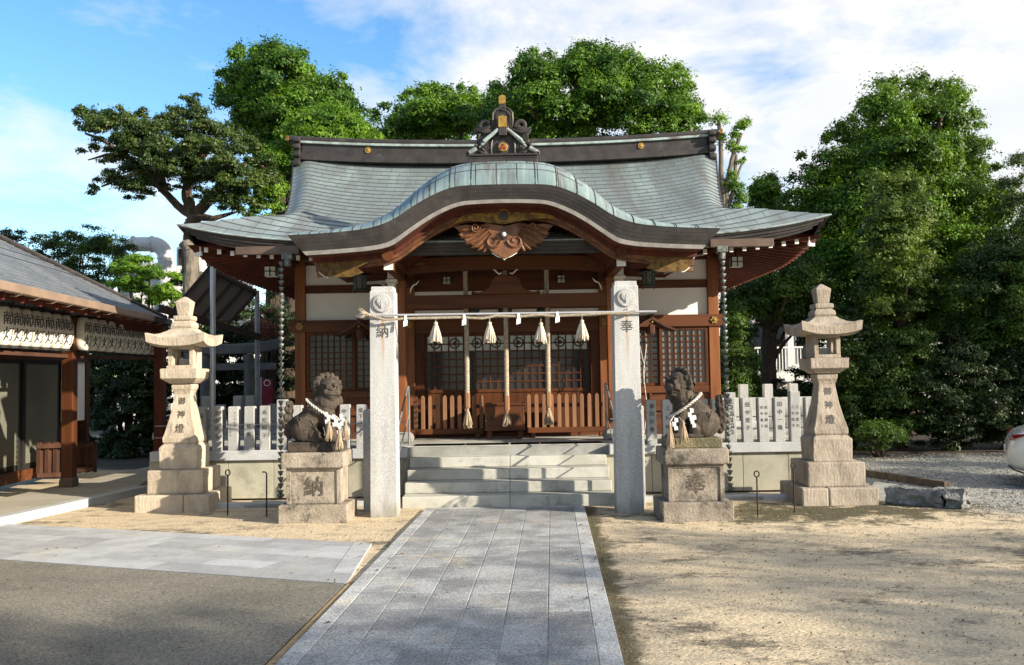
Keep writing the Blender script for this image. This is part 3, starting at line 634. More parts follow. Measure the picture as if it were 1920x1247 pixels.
for k in range(5):
    y0 = 11.5 + k*.3; z1 = .136*(k+1); z0 = z1-.134 if k else -.02
    mb = MB()
    for a, b in ((-1.33, .02), (.023, 1.33)): mb.box(AX+a, AX+b, y0, y0+(.42 if k < 4 else .42), z0, z1)
    mb.part('step', 'step_stone', ST, bevel=.010)
mb = MB(); mb.box(AX-1.32, AX+1.32, 11.8, 12.6, 0, .12); mb.part('core', 'granite_dark', ST)
# low drain kerb along the wall
mb = MB()
for sx in (-1, 1):
    a, b = sorted((AX+sx*1.5, AX+sx*4.7)); mb.box(a, b, 11.78, 11.9, -.02, .055)
mb.top('drain_kerb', 'kerb', kind='structure', bevel=.006)

# ---- walls
def post(x, y, w_, z0, z1, m='wood_v', name='post'):
    return MB().box(AX+x-w_/2, AX+x+w_/2, y-w_/2, y+w_/2, z0, z1).part(name, m, SH, bevel=.008)
for x in (-3.29, 3.29):
    post(x, DW+.06, .165, FZ, 3.62); post(x, 18.4, .165, FZ, 3.62)
for x in (-1.55, 1.55): post(x, DW+.06, .16, FZ, 3.5)
MB().box(AX-3.29, AX+3.29, 14.75, 18.45, FZ, 3.3).part('core', 'interior', SH)
for sx in (-1, 1):
    a, b = sorted((AX+sx*1.63, AX+sx*3.21))
    for z0, z1 in ((2.57, 3.0), (3.13, 3.45)): MB().box(a, b, DW+.06, DW+.12, z0, z1).part('plaster_panel', 'plaster', SH)
    MB().box(a, b, DW+.03, DW+.14, 3.0, 3.13).part('beam', 'wood_h', SH, bevel=.006)
    MB().box(a, b, DW+.03, DW+.14, 3.45, 3.6).part('beam', 'wood_h', SH, bevel=.006)
    a, b = sorted((AX+sx*1.60, AX+sx*3.46))
    MB().box(a, b, DW-.055, DW+.03, 2.375, 2.565).part('beam', 'wood_h', SH, bevel=.008)
    a, b = sorted((AX+sx*1.63, AX+sx*3.21))
    MB().box(a, b, DW-.01, DW+.10, 1.33, 1.44).part('sill_beam', 'wood_h', SH, bevel=.006)
    mb = MB(); n = 5
    for i in range(n):
        p, q = lerp(a, b, i/n), lerp(a, b, (i+1)/n); mb.box(p+.004, q-.004, DW+.03, DW+.07, FZ+.1, 1.33)
    for i in range(n+1): p = lerp(a, b, i/n); mb.box(p-.02, p+.02, DW+.0, DW+.029, FZ+.1, 1.33)
    mb.box(a, b, DW-.012, DW-.001, 1.05, 1.12)
    mb.part('wainscot', 'wood_h', SH, bevel=.003)
    MB().box(a, b, DW-.03, DW+.12, FZ, FZ+.1).part('ground_beam', 'wood_h', SH, bevel=.006)
    # side walls (the run into depth)
    xs = AX+sx*3.29
    mb = MB(); mb.box(xs-.03, xs+.03, DW+.15, 18.3, 1.4, 3.6); mb.part('plaster_panel', 'plaster', SH)
    mb = MB(); mb.box(xs-.05, xs+.05, DW+.15, 18.3, FZ, 1.39); mb.box(xs-.06, xs+.06, DW+.15, 18.3, 2.38, 2.55); mb.part('side_boarding', 'wood_d', SH)
    # rosette nail covers
    for xx, yy in ((3.29, DW-.075), (1.55, DW-.075)):
        mb = MB(); c = Vector((AX+sx*xx, yy, 2.47)); k_ = 6
        poly = []
        for j in range(24):
            r_ = .055*(1+.22*math.cos(6*2*PI*j/24)); poly.append((c.x+r_*math.cos(2*PI*j/24), c.z+r_*math.sin(2*PI*j/24)))
        mb.prism(poly, yy, yy+.02); mb.sphere((c.x, yy-.002, c.z), .022, 8, 6); mb.part('rosette', 'gold', SH)
# lattice windows: two sashes each side
def lattice(parent, name, x0, x1, z0, z1, y, nx, nz, bar, fr, glass, wd='wood_in', solid=0):
    mb = MB()
    mb.box(x0, x0+fr, y-.02, y+.02, z0, z1); mb.box(x1-fr, x1, y-.02, y+.02, z0, z1)
    mb.box(x0+fr, x1-fr, y-.021, y+.019, z1-fr, z1); mb.box(x0+fr, x1-fr, y-.021, y+.019, z0, z0+fr)
    for i in range(1, nx): xx = lerp(x0+fr, x1-fr, i/nx); mb.box(xx-bar/2, xx+bar/2, y-.014, y+.012, z0+fr, z1-fr)
    for j in range(1, nz): zz = lerp(z0+fr, z1-fr, j/nz); mb.box(x0+fr, x1-fr, y-.010, y+.010, zz-bar/2, zz+bar/2)
    o = mb.part(name, wd, parent)
    gl = MB().box(x0+fr*.5, x1-fr*.5, y+.0135, y+.018, z0+fr*.5, z1-fr*.5).part('glass', glass, o)
    return o
for sx, gl in ((-1, 'dark_glass'), (1, 'grey_glass')):
    for a, b, yy in ((1.66, 2.44, .055), (2.42, 3.19, .010)):
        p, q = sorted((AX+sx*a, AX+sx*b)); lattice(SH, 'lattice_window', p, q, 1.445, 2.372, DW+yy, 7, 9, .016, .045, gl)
# ---- recessed front: lintel, sliding doors
MB().box(AX-1.47, AX+1.47, DW+.02, DW+.16, 2.33, 2.56).part('lintel', 'wood_h', SH, bevel=.008)
for z0, z1 in ((2.56, 2.70), (2.86, 3.0)): MB().box(AX-1.47, AX+1.47, DW+.06, DW+.12, z0, z1).part('plaster_panel', 'plaster', SH)
MB().box(AX-1.47, AX+1.47, DW+.03, DW+.15, 2.70, 2.86).part('beam', 'wood_h', SH, bevel=.006)
MB().box(AX-1.47, AX+1.47, DW+.04, DW+.12, 3.0, 3.5).part('head_board', 'wood_h', SH)
MB().box(AX-1.47, AX+1.47, DW+.0, DW+.2, FZ, FZ+.06).part('threshold', 'wood_h', SH)
for x in (-1.40, 1.40): MB().box(AX+x-.07, AX+x+.07, DW+.05, DW+.16, FZ+.06, 2.33).part('door_jamb', 'wood_in', SH, bevel=.004)
dw = 2.66/4
for k in range(4):
    x0 = AX-1.33+k*dw; yy = DW+.10+(.045 if k in (0, 3) else 0)
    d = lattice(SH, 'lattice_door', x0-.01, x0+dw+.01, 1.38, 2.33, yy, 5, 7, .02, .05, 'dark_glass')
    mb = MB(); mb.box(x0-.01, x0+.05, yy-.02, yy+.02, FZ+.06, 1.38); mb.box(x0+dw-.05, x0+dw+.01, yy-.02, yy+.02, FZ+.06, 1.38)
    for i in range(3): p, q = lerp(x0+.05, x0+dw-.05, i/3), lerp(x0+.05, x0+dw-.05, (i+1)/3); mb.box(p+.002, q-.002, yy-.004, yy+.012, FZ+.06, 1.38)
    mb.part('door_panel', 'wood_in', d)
    # pale crest curtain hung behind the top panes, in front of the glass sheet's back
    c_ = MB().box(x0+.05, x0+dw-.05, yy+.0115, yy+.0125, 2.03, 2.28).part('crest_curtain', 'curtain', d)
    mb = MB()
    for i in range(2):
        cx = x0 + dw*(.27+.46*i); pts = [(cx+.075*math.cos(t_), yy+.0105, 2.17+.075*math.sin(t_)) for t_ in np.linspace(0, 2*PI, 17)]
        mb.tube(pts, .012, 4, cap=False); mb.lathe([(.03, 0), (.03, .001)], (cx, yy+.0105, 2.17), 10) if False else mb.prism([(cx+.036*math.cos(t_), 2.17+.036*math.sin(t_)) for t_ in np.linspace(0, 2*PI, 11)[:-1]], yy+.0095, yy+.011)
    mb.part('crest', 'ink', c_)

# ---- main roof
D0, D1 = 12.1, 16.2
def zf(D): t_ = D-D0; return 3.43 + .30*t_ + .0465*t_*t_
Wsp = spline([0, .35, .8, 1.2, 1.7, 2.4, 3.2, 4.1], [4.37, 3.95, 3.47, 3.30, 3.33, 3.45, 3.61, 3.80])
def W_(D): return Wsp(abs(D-D0))
def ss(a, b, x): q = min(max((x-a)/(b-a), 0), 1); return q*q*(3-2*q)
def roof_pt(s, D, lift=0):
    t_ = D-D0; z = zf(D) + .28*abs(s)**4 + lift
    z -= .16*ss(.90, 1.0, abs(s))**2*ss(.6, 1.6, t_)
    return Vector((AX + s*W_(D), D, z))
def curve_len(Ds):
    L_ = [0]
    for a, b in zip(Ds, Ds[1:]): L_.append(L_[-1] + math.hypot(b-a, zf(b)-zf(a)))
    return L_
DD = np.linspace(D0, D1, 200); LL = curve_len(DD); TL = LL[-1]
nrow = 23; rowD = [float(np.interp(TL*i/nrow, LL, DD)) for i in range(nrow+1)]
prof = []
for i in range(nrow): prof += [(rowD[i], .014, i*.2+.002), (rowD[i+1]-.0, .001, i*.2+.198)]
us = sorted(set(list(np.linspace(-1, 1, 49)) + [-.97, -.94, -.985, .985, .97, .94]))
def roof_sheet(back=False):
    mb = MB()
    def fn(s, k):
        D, l, v = prof[k]; p = roof_pt(s, D, l)
        if back: p.y = 2*D1 - p.y
        return p
    mb.grid(fn, us, range(len(prof)), lambda s, k: (roof_pt(s, prof[k][0]).x+20, prof[k][2]))
    return mb
RF = roof_sheet().part('main_roof', 'roof_copper', SH, smooth=25, recalc=False)
roof_sheet(True).part('main_roof', 'roof_copper', SH, smooth=25, recalc=False)
# skirt roofs at the two ends (hips) and the gable walls above them
for sx in (-1, 1):
    mb = MB(); ds = list(np.linspace(D0, 13.3, 10)) + list(np.linspace(13.6, 2*D1-13.6, 8)) + list(np.linspace(2*D1-13.3, 2*D1-D0, 10))
    def hip(D):
        Df = D if D <= D1 else 2*D1-D
        if Df <= 13.3: p = roof_pt(sx, Df)
        else: q = roof_pt(sx, 13.3); p = Vector((q.x, Df, q.z))
        p.y = D; return p
    def side(u, D):
        a = hip(D); e = Vector((AX+sx*4.37, D, zf(D0) + .28*max(0, 1-min(D-D0, 2*D1-D0-D)/2.0)**2))
        if abs(a.x-AX) >= 4.36: return a + Vector((sx*.001*u, 0, 0))
        p = a.lerp(e, u); p.z -= .02*math.sin(PI*u)*min(1, (4.37-abs(a.x-AX))); return p
    mb.grid(side, list(np.linspace(0, 1, 9)), ds, lambda u, D: (D, u*1.3))
    mb.part('side_roof', 'roof_copper', SH, smooth='all')
    gp = [(Dq, roof_pt(sx*.80, Dq).z-.16) for Dq in np.linspace(13.3, D1, 8)]; gp += [(2*D1-a, b) for a, b in gp[::-1][1:]]
    mb = MB(); xg = AX+sx*3.16; n = len(gp); vs = [(xg-.03, a, b) for a, b in gp] + [(xg+.03, a, b) for a, b in gp]
    mb.add(vs, [tuple(range(n)), tuple(range(2*n-1, n-1, -1))] + [(i, (i+1) % n, (i+1) % n+n, i+n) for i in range(n)]); mb.part('gable_wall', 'wood_d', SH)
    # verge lip following the roof edge from eave corner to ridge
    mb = MB(); mb.tube([roof_pt(sx*.998, Dq)+Vector((0, 0, .005)) for Dq in np.linspace(13.0, D1, 14)], .014, 6); mb.part('verge', 'brown_copper', SH, smooth=True)
# eave fascia: stacked bark-like copper layers, upper edge out, lower edge set back
def fascia(sgn=1):
    mb = MB(); S = np.linspace(-1, 1, 41)
    lay = [(0.0, .004), (.012, -.030), (.034, -.034), (.040, -.075), (.062, -.079), (.068, -.118), (.09, -.122), (.10, -.168)]
    def fn(s, k):
        p = roof_pt(s, D0); dy, dz = lay[k]; inset = dy*2.3*abs(s)**6
        y = p.y + dy; 
        return Vector((p.x - math.copysign(inset, s)*1.0, y if sgn > 0 else 2*D1-y, p.z+dz))
    mb.grid(fn, list(S), range(len(lay))); return mb
fascia().part('eave_fascia', 'brown_copper', SH, smooth=20); fascia(-1).part('eave_fascia', 'brown_copper', SH, smooth=20)
for sx in (-1, 1):
    mb = MB(); ds = list(np.linspace(D0, 2*D1-D0, 31))
    lay = [(0.0, .004), (.012, -.03), (.04, -.035), (.05, -.08), (.08, -.085), (.10, -.168)]
    def fn(D, k):
        e = zf(D0) + .28*max(0, 1-min(D-D0, 2*D1-D0-D)/2.0)**2; dy, dz = lay[k]
        return Vector((AX+sx*(4.37-dy*1.6), min(max(D, D0+dy), 2*D1-D0-dy), e+dz))
    mb.grid(fn, ds, range(len(lay))); mb.part('eave_fascia', 'brown_copper', SH, smooth=20)
# patina lip along the front eave edge
mb = MB(); mb.tube([roof_pt(s, D0)+Vector((0, -.004, .006)) for s in np.linspace(-1, 1, 41)], .012, 6); mb.part('eave_lip', 'patina_trim', SH, smooth=True)
# soffit boards and rafters
def soff_f(x, D):     # front soffit: rises inwards
    return zf(D0) - .165 + .23*(abs(x)/4.4)**4 + .14*(D-12.25)
mb = MB(); xs = list(np.linspace(-4.2, 4.2, 25))
mb.grid(lambda x, D: Vector((AX+x*(1 if D < 12.5 else 1), D, soff_f(x, D))), xs, [12.22, 12.8, 13.6, 14.6]); mb.part('soffit', 'wood_red', SH)
for sx in (-1, 1):
    mb = MB()
    def sz(o, D): # o = outward offset from wall
        return zf(D0) - .165 + .23*max(0, 1-abs(min(D-D0, 2*D1-D0-D))/2.0)**2 *(.3+.7*o) + .20*(1.0-o)
    mb.grid(lambda o_, D: Vector((AX+sx*(3.3+o_), D, sz(o_, D))), [0, .5, .99], list(np.linspace(12.25, 2*D1-12.25, 20))); mb.part('soffit', 'wood_red', SH)
    k = 0; D = 12.36
    while D < 18.6:
        mb = MB(); zz = -.03
        mb.beam((AX+sx*3.32, D, sz(.02, D)+zz), (AX+sx*4.24, D, sz(.94, D)+zz), .045, .07); o = mb.part('rafter', 'wood_red', SH)
        D += .165 if D < 16 else .3
    # hip rafter with white end
    p, q = Vector((AX+sx*3.3, 14.2, 3.50)), Vector((AX+sx*4.18, 12.36, soff_f(4.18, 12.3)-.06))
    o = MB().beam(p, q, .10, .13).part('hip_rafter', 'wood_d', SH); d = (q-p).normalized()
    MB().beam(q-d*.02, q+d*.008, .108, .138).part('rafter_cap', 'white_paint', o)
x = -4.05
while x < 4.06:
    if abs(x) > 1.7:
        zz = -.035; p = Vector((AX+x, 12.30, soff_f(x, 12.30)+zz)); q = Vector((AX+x, 14.5, soff_f(x, 14.5)+zz))
        o = MB().beam(p, q, .045, .06).part('rafter', 'wood_d', SH)
        MB().beam(p-Vector((0, .006, 0)), p+Vector((0, .01, 0)), .052, .066).part('rafter_cap', 'white_paint', o)
    x += .178
# copper gutters beside the porch with their outlets
for sx in (-1, 1):
    a, b = sorted((AX+sx*2.72, AX+sx*3.55)); mb = MB(); zz = zf(D0)
    mb.box(a, b, 11.98, 12.085, zz-.14, zz-.045); mb.box(a-.004, b+.004, 11.97, 11.979, zz-.145, zz-.04); mb.part('gutter', 'gutter_copper', SH, bevel=.006)
    c = AX+sx*2.86; mb = MB(); mb.box(c-.07, c+.07, 11.90, 12.02, zz-.22, zz-.141); mb.lathe([(.045, -.31), (.052, -.22)], (c, 11.96, zz), 12); mb.part('gutter_outlet', 'chain_copper', SH, bevel=.004)
# ---- ridge
def rz(x): return .13*(abs(x)/3.8)**2.2
def ridge_strip(name, m, hw, y0, y1, z0, z1, bev=.006, ext=0):
    mb = MB(); X = np.linspace(-hw, hw, 33); vs = []; zb = zf(D1)
    for x in X:
        for y, z in ((y0, z0), (y1, z0), (y1, z1), (y0, z1)): vs.append((AX+x, D1+y, zb+z+rz(x)))
    fs = [(i*4+k, i*4+(k+1) % 4, (i+1)*4+(k+1) % 4, (i+1)*4+k) for i in range(32) for k in range(4)] + [(0, 1, 2, 3), (131, 130, 129, 128)]
    return mb.add(vs, fs).part(name, m, SH, bevel=bev)
ridge_strip('ridge_base', 'brown_copper', 3.62, -.26, .26, -.04, .07)
ridge_strip('ridge_course', 'brown_copper', 3.62, -.23, .23, .07, .11)
ridge_strip('ridge_body', 'brown_copper', 3.60, -.20, .20, .11, .26)
ridge_strip('ridge_course', 'patina_trim', 3.64, -.25, .25, .26, .303)
ridge_strip('ridge_cap', 'brown_copper', 3.84, -.22, .22, .303, .392, .03)
for sx in (-1, 1):
    for k, (x, zc) in enumerate(((2.42, .185),)):
        mb = MB(); zc = zf(D1)+zc+rz(x); mb.prism([(AX+sx*x+.055*math.cos(t_), zc+.055*math.sin(t_)) for t_ in np.linspace(0, 2*PI, 17)[:-1]], D1-.22, D1-.19); mb.sphere((AX+sx*x, D1-.22, zc), (.03, .012, .03), 8, 6); mb.part('ridge_crest', 'gold', SH)
    # end tiles: stacked scrolls
    mb = MB(); xe = AX+sx*3.66; z0 = zf(D1)+rz(3.7)
    mb.box(xe-.045, xe+.045, D1-.30, D1+.30, z0-.10, z0+.34)
    for zz, dr in ((-.13, .06), (.03, .055), (.17, .055), (.29, .05)): mb.tube([(xe-.06, D1-.31, z0+zz), (xe+.06, D1-.31, z0+zz)], dr, 10)
    mb.part('ridge_end', 'brown_copper', SH, smooth=True, bevel=.008)
    a = AX+sx*3.82; mb = MB(); mb.box(min(a, a+sx*.06), max(a, a+sx*.06), D1-.215, D1+.215, z0+.311, z0+.400); mb.part('ridge_tip', 'gold_dull', SH, bevel=.01)

# ---- porch (kohai) roof: undulating gable
DK = 11.3; kx = DK/F
offs = [0, 50, 95, 136, 172, 208, 246, 294, 335, 408]; ytop = [347, 347.6, 351, 366, 386, 409, 423, 430, 433, 436]
ct = spline([o*kx for o in offs], [zof(y, DK) for y in ytop])
offb = [0, 45, 83, 115, 152, 186, 213, 249, 290, 330, 376]; ybot = [378.6, 379.6, 383, 394.5, 414.5, 437.5, 455.5, 463.5, 467, 469.5, 471.5]
cb = spline([o*kx for o in offb], [zof(y, DK) for y in ybot])
HK = 408*kx; HB = 376*kx
def hroll(x): return .05 + .33*math.exp(-(abs(x)/1.5)**2.6)
def kz(x, t_):     # porch roof height, t_ back from its front edge
    q = min(t_/.62, 1); rise = hroll(x)*math.sqrt(max(0, 1-(1-q)**2))
    return ct(abs(x)) + rise + .10*t_ + .02*max(0, t_-.62)
ts = [0, .006, .02, .045, .08, .13, .19, .26, .34, .341, .42, .52, .62, .8, 1.0, 1.3, 1.7, 2.2, 2.7, 3.2]
XS = list(np.linspace(-HK, HK, 73))
arc = [0]
for a, b in zip(XS, XS[1:]): arc.append(arc[-1] + math.hypot(b-a, ct(abs(b))-ct(abs(a))))
def ksheet(t0, t1, lift):
    mb = MB(); tt = [q for q in ts if t0 <= q <= t1]
    vv = {}
    for q in tt: vv[q] = q*1.25+.03
    mb.grid(lambda i, q: Vector((AX+XS[i]*(1-.0*q), DK+q, kz(XS[i], q)+lift)), range(len(XS)), tt, lambda i, q: (arc[i], vv[q])); return mb
ksheet(0, .34, .012).part('porch_roof_edge', 'band_copper', SH, smooth='all', recalc=False)
ksheet(.34, 3.2, 0).part('porch_roof', 'roof_copper', SH, smooth='all', recalc=False)
# raised welts across the roll edge
for i in range(2, len(XS)-2, 2):
    pass
mb = MB(); aT = arc[-1]; n = int(aT/.26)
for k in range(1, n):
    x = float(np.interp(k*aT/n, arc, XS))
    if abs(x) < .25: continue
    mb.tube([(AX+x*(1-.02*q), DK+q, kz(x*(1-.02*q), q)+.013) for q in (0, .02, .06, .12, .2, .3, .4)], .008, 4)
mb.part('roof_welts', 'brown_copper', SH)
for q in (.10, .24): MB().tube([(AX+x, DK+q, kz(x, q)+.008) for x in np.linspace(-1.0, 1.0, 31)], .007, 4).part('roof_seam', 'brown_copper', SH)
# fascia of the porch: layered dark copper, light lip below
def kf(u, w_):  # u -1..1 along, w_ 0 top .. 1 bottom
    xt, xb = u*HK, u*HB; x = lerp(xt, xb, w_); return x, lerp(ct(abs(xt)), cb(abs(xb)), w_)
mb = MB(); U = list(np.linspace(-1, 1, 73)); lay = [(0, 0), (.0, .004), (.19, .012), (.195, .0145), (.39, .026), (.395, .0285), (.58, .040), (.585, .0425), (.78, .055)]
mb.grid(lambda u, k: (lambda q: Vector((AX+q[0], DK+lay[k][1]-.004, q[1]+.012*(k == 0))))(kf(u, lay[k][0])), U, range(len(lay))); mb.part('porch_fascia', 'brown_copper', SH, smooth=20)
mb = MB(); lay2 = [(.78, .07), (.79, .045), (1.0, .05), (1.0, .075)]
mb.grid(lambda u, k: (lambda q: Vector((AX+q[0], DK+lay2[k][1], q[1])))(kf(u, lay2[k][0])), U, range(4)); mb.part('fascia_lip', 'copper_lip', SH, smooth=20)
mb = MB(); mb.grid(lambda u, k: (lambda q: Vector((AX+q[0], DK+(.075, .3, .54)[k], q[1]+(0, .004, .004)[k])))(kf(u, 1.0)), U, range(3)); mb.part('fascia_underside', 'wood_red', SH)
for sx in (-1, 1):   # side closing of the porch eave
    mb = MB(); tt = [0, .3, .8, 1.3]
    def sd(w_, q): x, z = kf(sx, w_); return Vector((AX+x, DK+.06*w_+q, z + .10*q))
    mb.grid(sd, [0, .3, .6, 1], tt); mb.part('porch_fascia', 'brown_copper', SH)
# under the porch: curved boarding and ribs following the gable
def ck(x): return cb(min(abs(x), HB))
mb = MB(); xs = list(np.linspace(-HB, HB, 61))
mb.grid(lambda x, D: Vector((AX+x, D, ck(x)+.02)), xs, [DK+.5, 12.2, 13.2, 14.45]); mb.part('porch_ceiling', 'wood_red', SH, smooth='all')
for D in np.arange(11.75, 14.3, .16):
    mb = MB(); vs = []
    for x in xs:
        for dy, dz in ((-.025, -.05), (.025, -.05), (.025, .015), (-.025, .015)): vs.append((AX+x, D+dy, ck(x)+dz))
    n = len(xs); fs = [(i*4+k, i*4+(k+1) % 4, (i+1)*4+(k+1) % 4, (i+1)*4+k) for i in range(n-1) for k in range(4)] + [(0, 1, 2, 3), tuple(4*(n-1)+k for k in (3, 2, 1, 0))]
    mb.add(vs, fs).part('rib', 'wood_red', SH)
# bargeboards: left and right halves of the undulating gable board
def barge(sx, y0, y1, th, top, m, dx=0, mold=0):
    mb = MB(); X = np.linspace(0, HB-.03, 40); P = []
    for x in X:
        h = th*(1 + .75*ss(1.75, 2.3, x)); P.append((x, cb(x)-top, cb(x)-top-h))
    vs = []
    for x, a, b in P: vs += [(AX+sx*x, y0, b), (AX+sx*x, y1, b), (AX+sx*x, y1, a), (AX+sx*x, y0, a)]
    n = len(P); fs = [(i*4+k, i*4+(k+1) % 4, (i+1)*4+(k+1) % 4, (i+1)*4+k) for i in range(n-1) for k in range(4)] + [(0, 1, 2, 3), tuple(4*(n-1)+k for k in (3, 2, 1, 0))]
    mb.add(vs, fs); return mb.part('bargeboard', m, SH, bevel=.004)
for sx in (-1, 1):
    o = barge(sx, DK+.48, DK+.55, .085, .01, 'carving'); barge(sx, DK+.55, DK+.61, .12, .01, 'carving')
    # carved white-edged end
    xe = HB-.03; ze = cb(xe)-.02; mb = MB(); pts = []
    for a, b in ((0, 0), (.006, -.03), (-.03, -.065), (-.02, -.10), (-.05, -.15), (-.12, -.205), (-.16, -.21)): pts.append((AX+sx*(xe+a), DK+.515, ze+b))
    mb.tube(pts, .012, 6); mb.part('white_edge', 'white_paint', o)
    poly = [(AX+sx*(xe-.005+a), ze+b) for a, b in ((0, 0), (-.03, -.065), (-.02, -.10), (-.05, -.15), (-.12, -.205), (-.45, -.215), (-.62, -.16), (-.54, -.10), (-.66, -.04), (-.60, 0.0))]
    MB().prism(poly if sx < 0 else poly[::-1], DK+.465, DK+.479).part('gilt_end', 'gilt_dark', o)
    # purlin log end and white beam end
    xp = 1.51; MB().tube([(AX+sx*xp, DK+.38, zof(474.5, DK+.4)), (AX+sx*xp, 14.4, zof(474.5, DK+.4)+.02)], .072, 16).part('purlin', 'wood_d', SH, smooth=True)
    xn = 1.53; zn = zof(492, 11.95); o = MB().box(AX+sx*xn-.055, AX+sx*xn+.055, 11.95, 14.4, zn-.07, zn+.07).part('cantilever_beam', 'wood_d', SH, bevel=.006)
    MB().box(AX+sx*xn-.06, AX+sx*xn+.06, 11.93, 11.949, zn-.075, zn+.075).part('beam_cap', 'white_paint', o)
# gilt ridge panel with moon disc and the carved pendant
DG = DK+.46; kg = DG/F
def gp_(px, py): return (AX + (px-942.5)*kg, zof(py-.0, DG))
poly = [gp_(*p) for p in ((840, 394), (868, 385), (942, 382), (1016, 384.5), (1046, 391), (1024, 396), (1042, 412), (1012, 411), (978, 414), (942, 421), (906, 416), (872, 413), (845, 419), (866, 402))]
GE = MB().prism(poly, DG-.02, DG).part('gable_panel', 'gold_dull', SH, bevel=.004)
cx, cz = gp_(942, 404); MB().tube([(cx+.075*math.cos(a), DG-.03, cz+.075*math.sin(a)) for a in np.linspace(0, 2*PI, 21)], .008, 6, cap=False).part('moon_ring', 'gold', GE)
MB().prism([(cx+.072*math.cos(a), cz+.072*math.sin(a)) for a in np.linspace(0, 2*PI, 21)[:-1]], DG-.034, DG-.02).part('moon_disc', 'brown_copper', GE)
poly = [gp_(*p) for p in ((907, 418), (942, 425), (977, 418), (977, 430), (968, 440), (977, 450), (976, 463), (966, 474), (950, 483), (942, 486), (934, 483), (919, 474), (909, 463), (908, 450), (917, 440), (907, 430))]
PE = MB().prism(poly, DG-.07, DG-.03).part('gable_pendant', 'carving', SH, bevel=.012)
for sx in (-1, 1):
    cxs = 942+sx*21; mb = MB(); pts = []
    for i in range(26):
        a = i/25*2.3*2*PI*.55; r_ = 15*(1-i/30); p = gp_(cxs + sx*r_*math.cos(a)*-1, 453 + r_*math.sin(a)*.9); pts.append((p[0], DG-.075, p[1]))
    mb.tube(pts, [.020*(1-i/40) for i in range(26)], 7); mb.part('scroll', 'carving', PE, smooth=True)
    wing = [(906, 419), (904, 424), (870, 421), (848, 424), (857, 432), (860, 437), (856, 439), (865, 446), (871, 452), (869, 455), (880, 458), (889, 464), (906, 464), (911, 456)]
    wing = [gp_(942-sx*(942-a), b) for a, b in wing]; MB().prism(wing if sx < 0 else wing[::-1], DG-.045, DG-.005).part('wing', 'carving', PE, bevel=.008)
    # feathered wing: overlapping carved plumes and a whorl
    WG = None
    for k, (r0, a0, ln, wd) in enumerate(((3, 12, 66, 9), (5, 20, 64, 10), (7, 29, 58, 10), (9, 38, 50, 10), (11, 49, 41, 10), (13, 63, 32, 9))):
        mb = MB(); a = R(a0); o0 = Vector((942+sx*26, 420+k*5)); d = Vector((sx*math.cos(a), math.sin(a))); nrm = Vector((-d.y, d.x)); vs = []; m_ = 9
        for i in range(m_):
            f = i/(m_-1); bend = -8*math.sin(f*PI*.9) * (1 if k > 1 else .5)*1.0; c = o0 + d*(ln*f*.93) + Vector((0, -bend*.5)) ; hw = wd*(.35+.65*math.sin(min(f*1.25, 1)*PI*.5))*(1-f**4*.97)
            for sg in (-1, 1): p = gp_(*(c + nrm*hw*sg*.5)); vs.append((p[0], DG-.045-.006*(5-k)+.012*abs(f-.5), p[1]))
            p = gp_(*c); vs.append((p[0], DG-.062-.006*(5-k), p[1]))
        fs = []
        for i in range(m_-1):
            b0 = i*3; fs += [(b0, b0+2, b0+5, b0+3), (b0+2, b0+1, b0+4, b0+5)]
        nb = len(vs); vs += [(x_, y_+.05, z_) for x_, y_, z_ in vs]; fs += [tuple(q+nb for q in f_) for f_ in fs]
        for i in range(m_-1):
            b0 = i*3; fs += [(b0, b0+3, b0+3+nb, b0+nb), (b0+1, b0+4, b0+4+nb, b0+1+nb)]
        mb.add(vs, fs)
        mb.part('plume', 'carving', PE)
    mb = MB(); pts = []
    for i in range(22):
        a = i/21*3.2*PI; r_ = 9*(1-i/26); p = gp_(942+sx*(53) - sx*r_*math.cos(a), 428 + r_*math.sin(a)); pts.append((p[0], DG-.10, p[1]))
    mb.tube(pts, .010, 6); mb.part('whorl', 'carving', PE, smooth=True)
c = gp_(942, 442); mb = MB(); mb.prism([(c[0]+.052*(1+.18*math.cos(8*a))*math.cos(a), c[1]+.052*(1+.18*math.cos(8*a))*math.sin(a)) for a in np.linspace(0, 2*PI, 41)[:-1]], DG-.10, DG-.07); mb.part('boss', 'brown_copper', PE)
MB().sphere((c[0], DG-.12, c[1]), .029, 12, 9).part('boss_knob', 'white_paint', PE, smooth=True)
mb = MB(); pts = [gp_(*p) for p in ((919, 475), (930, 482), (938, 484), (942, 488), (946, 484), (954, 482), (966, 475))]; mb.tube([(a, DG-.05, b) for a, b in pts], .006, 5); mb.part('white_edge', 'white_paint', PE)

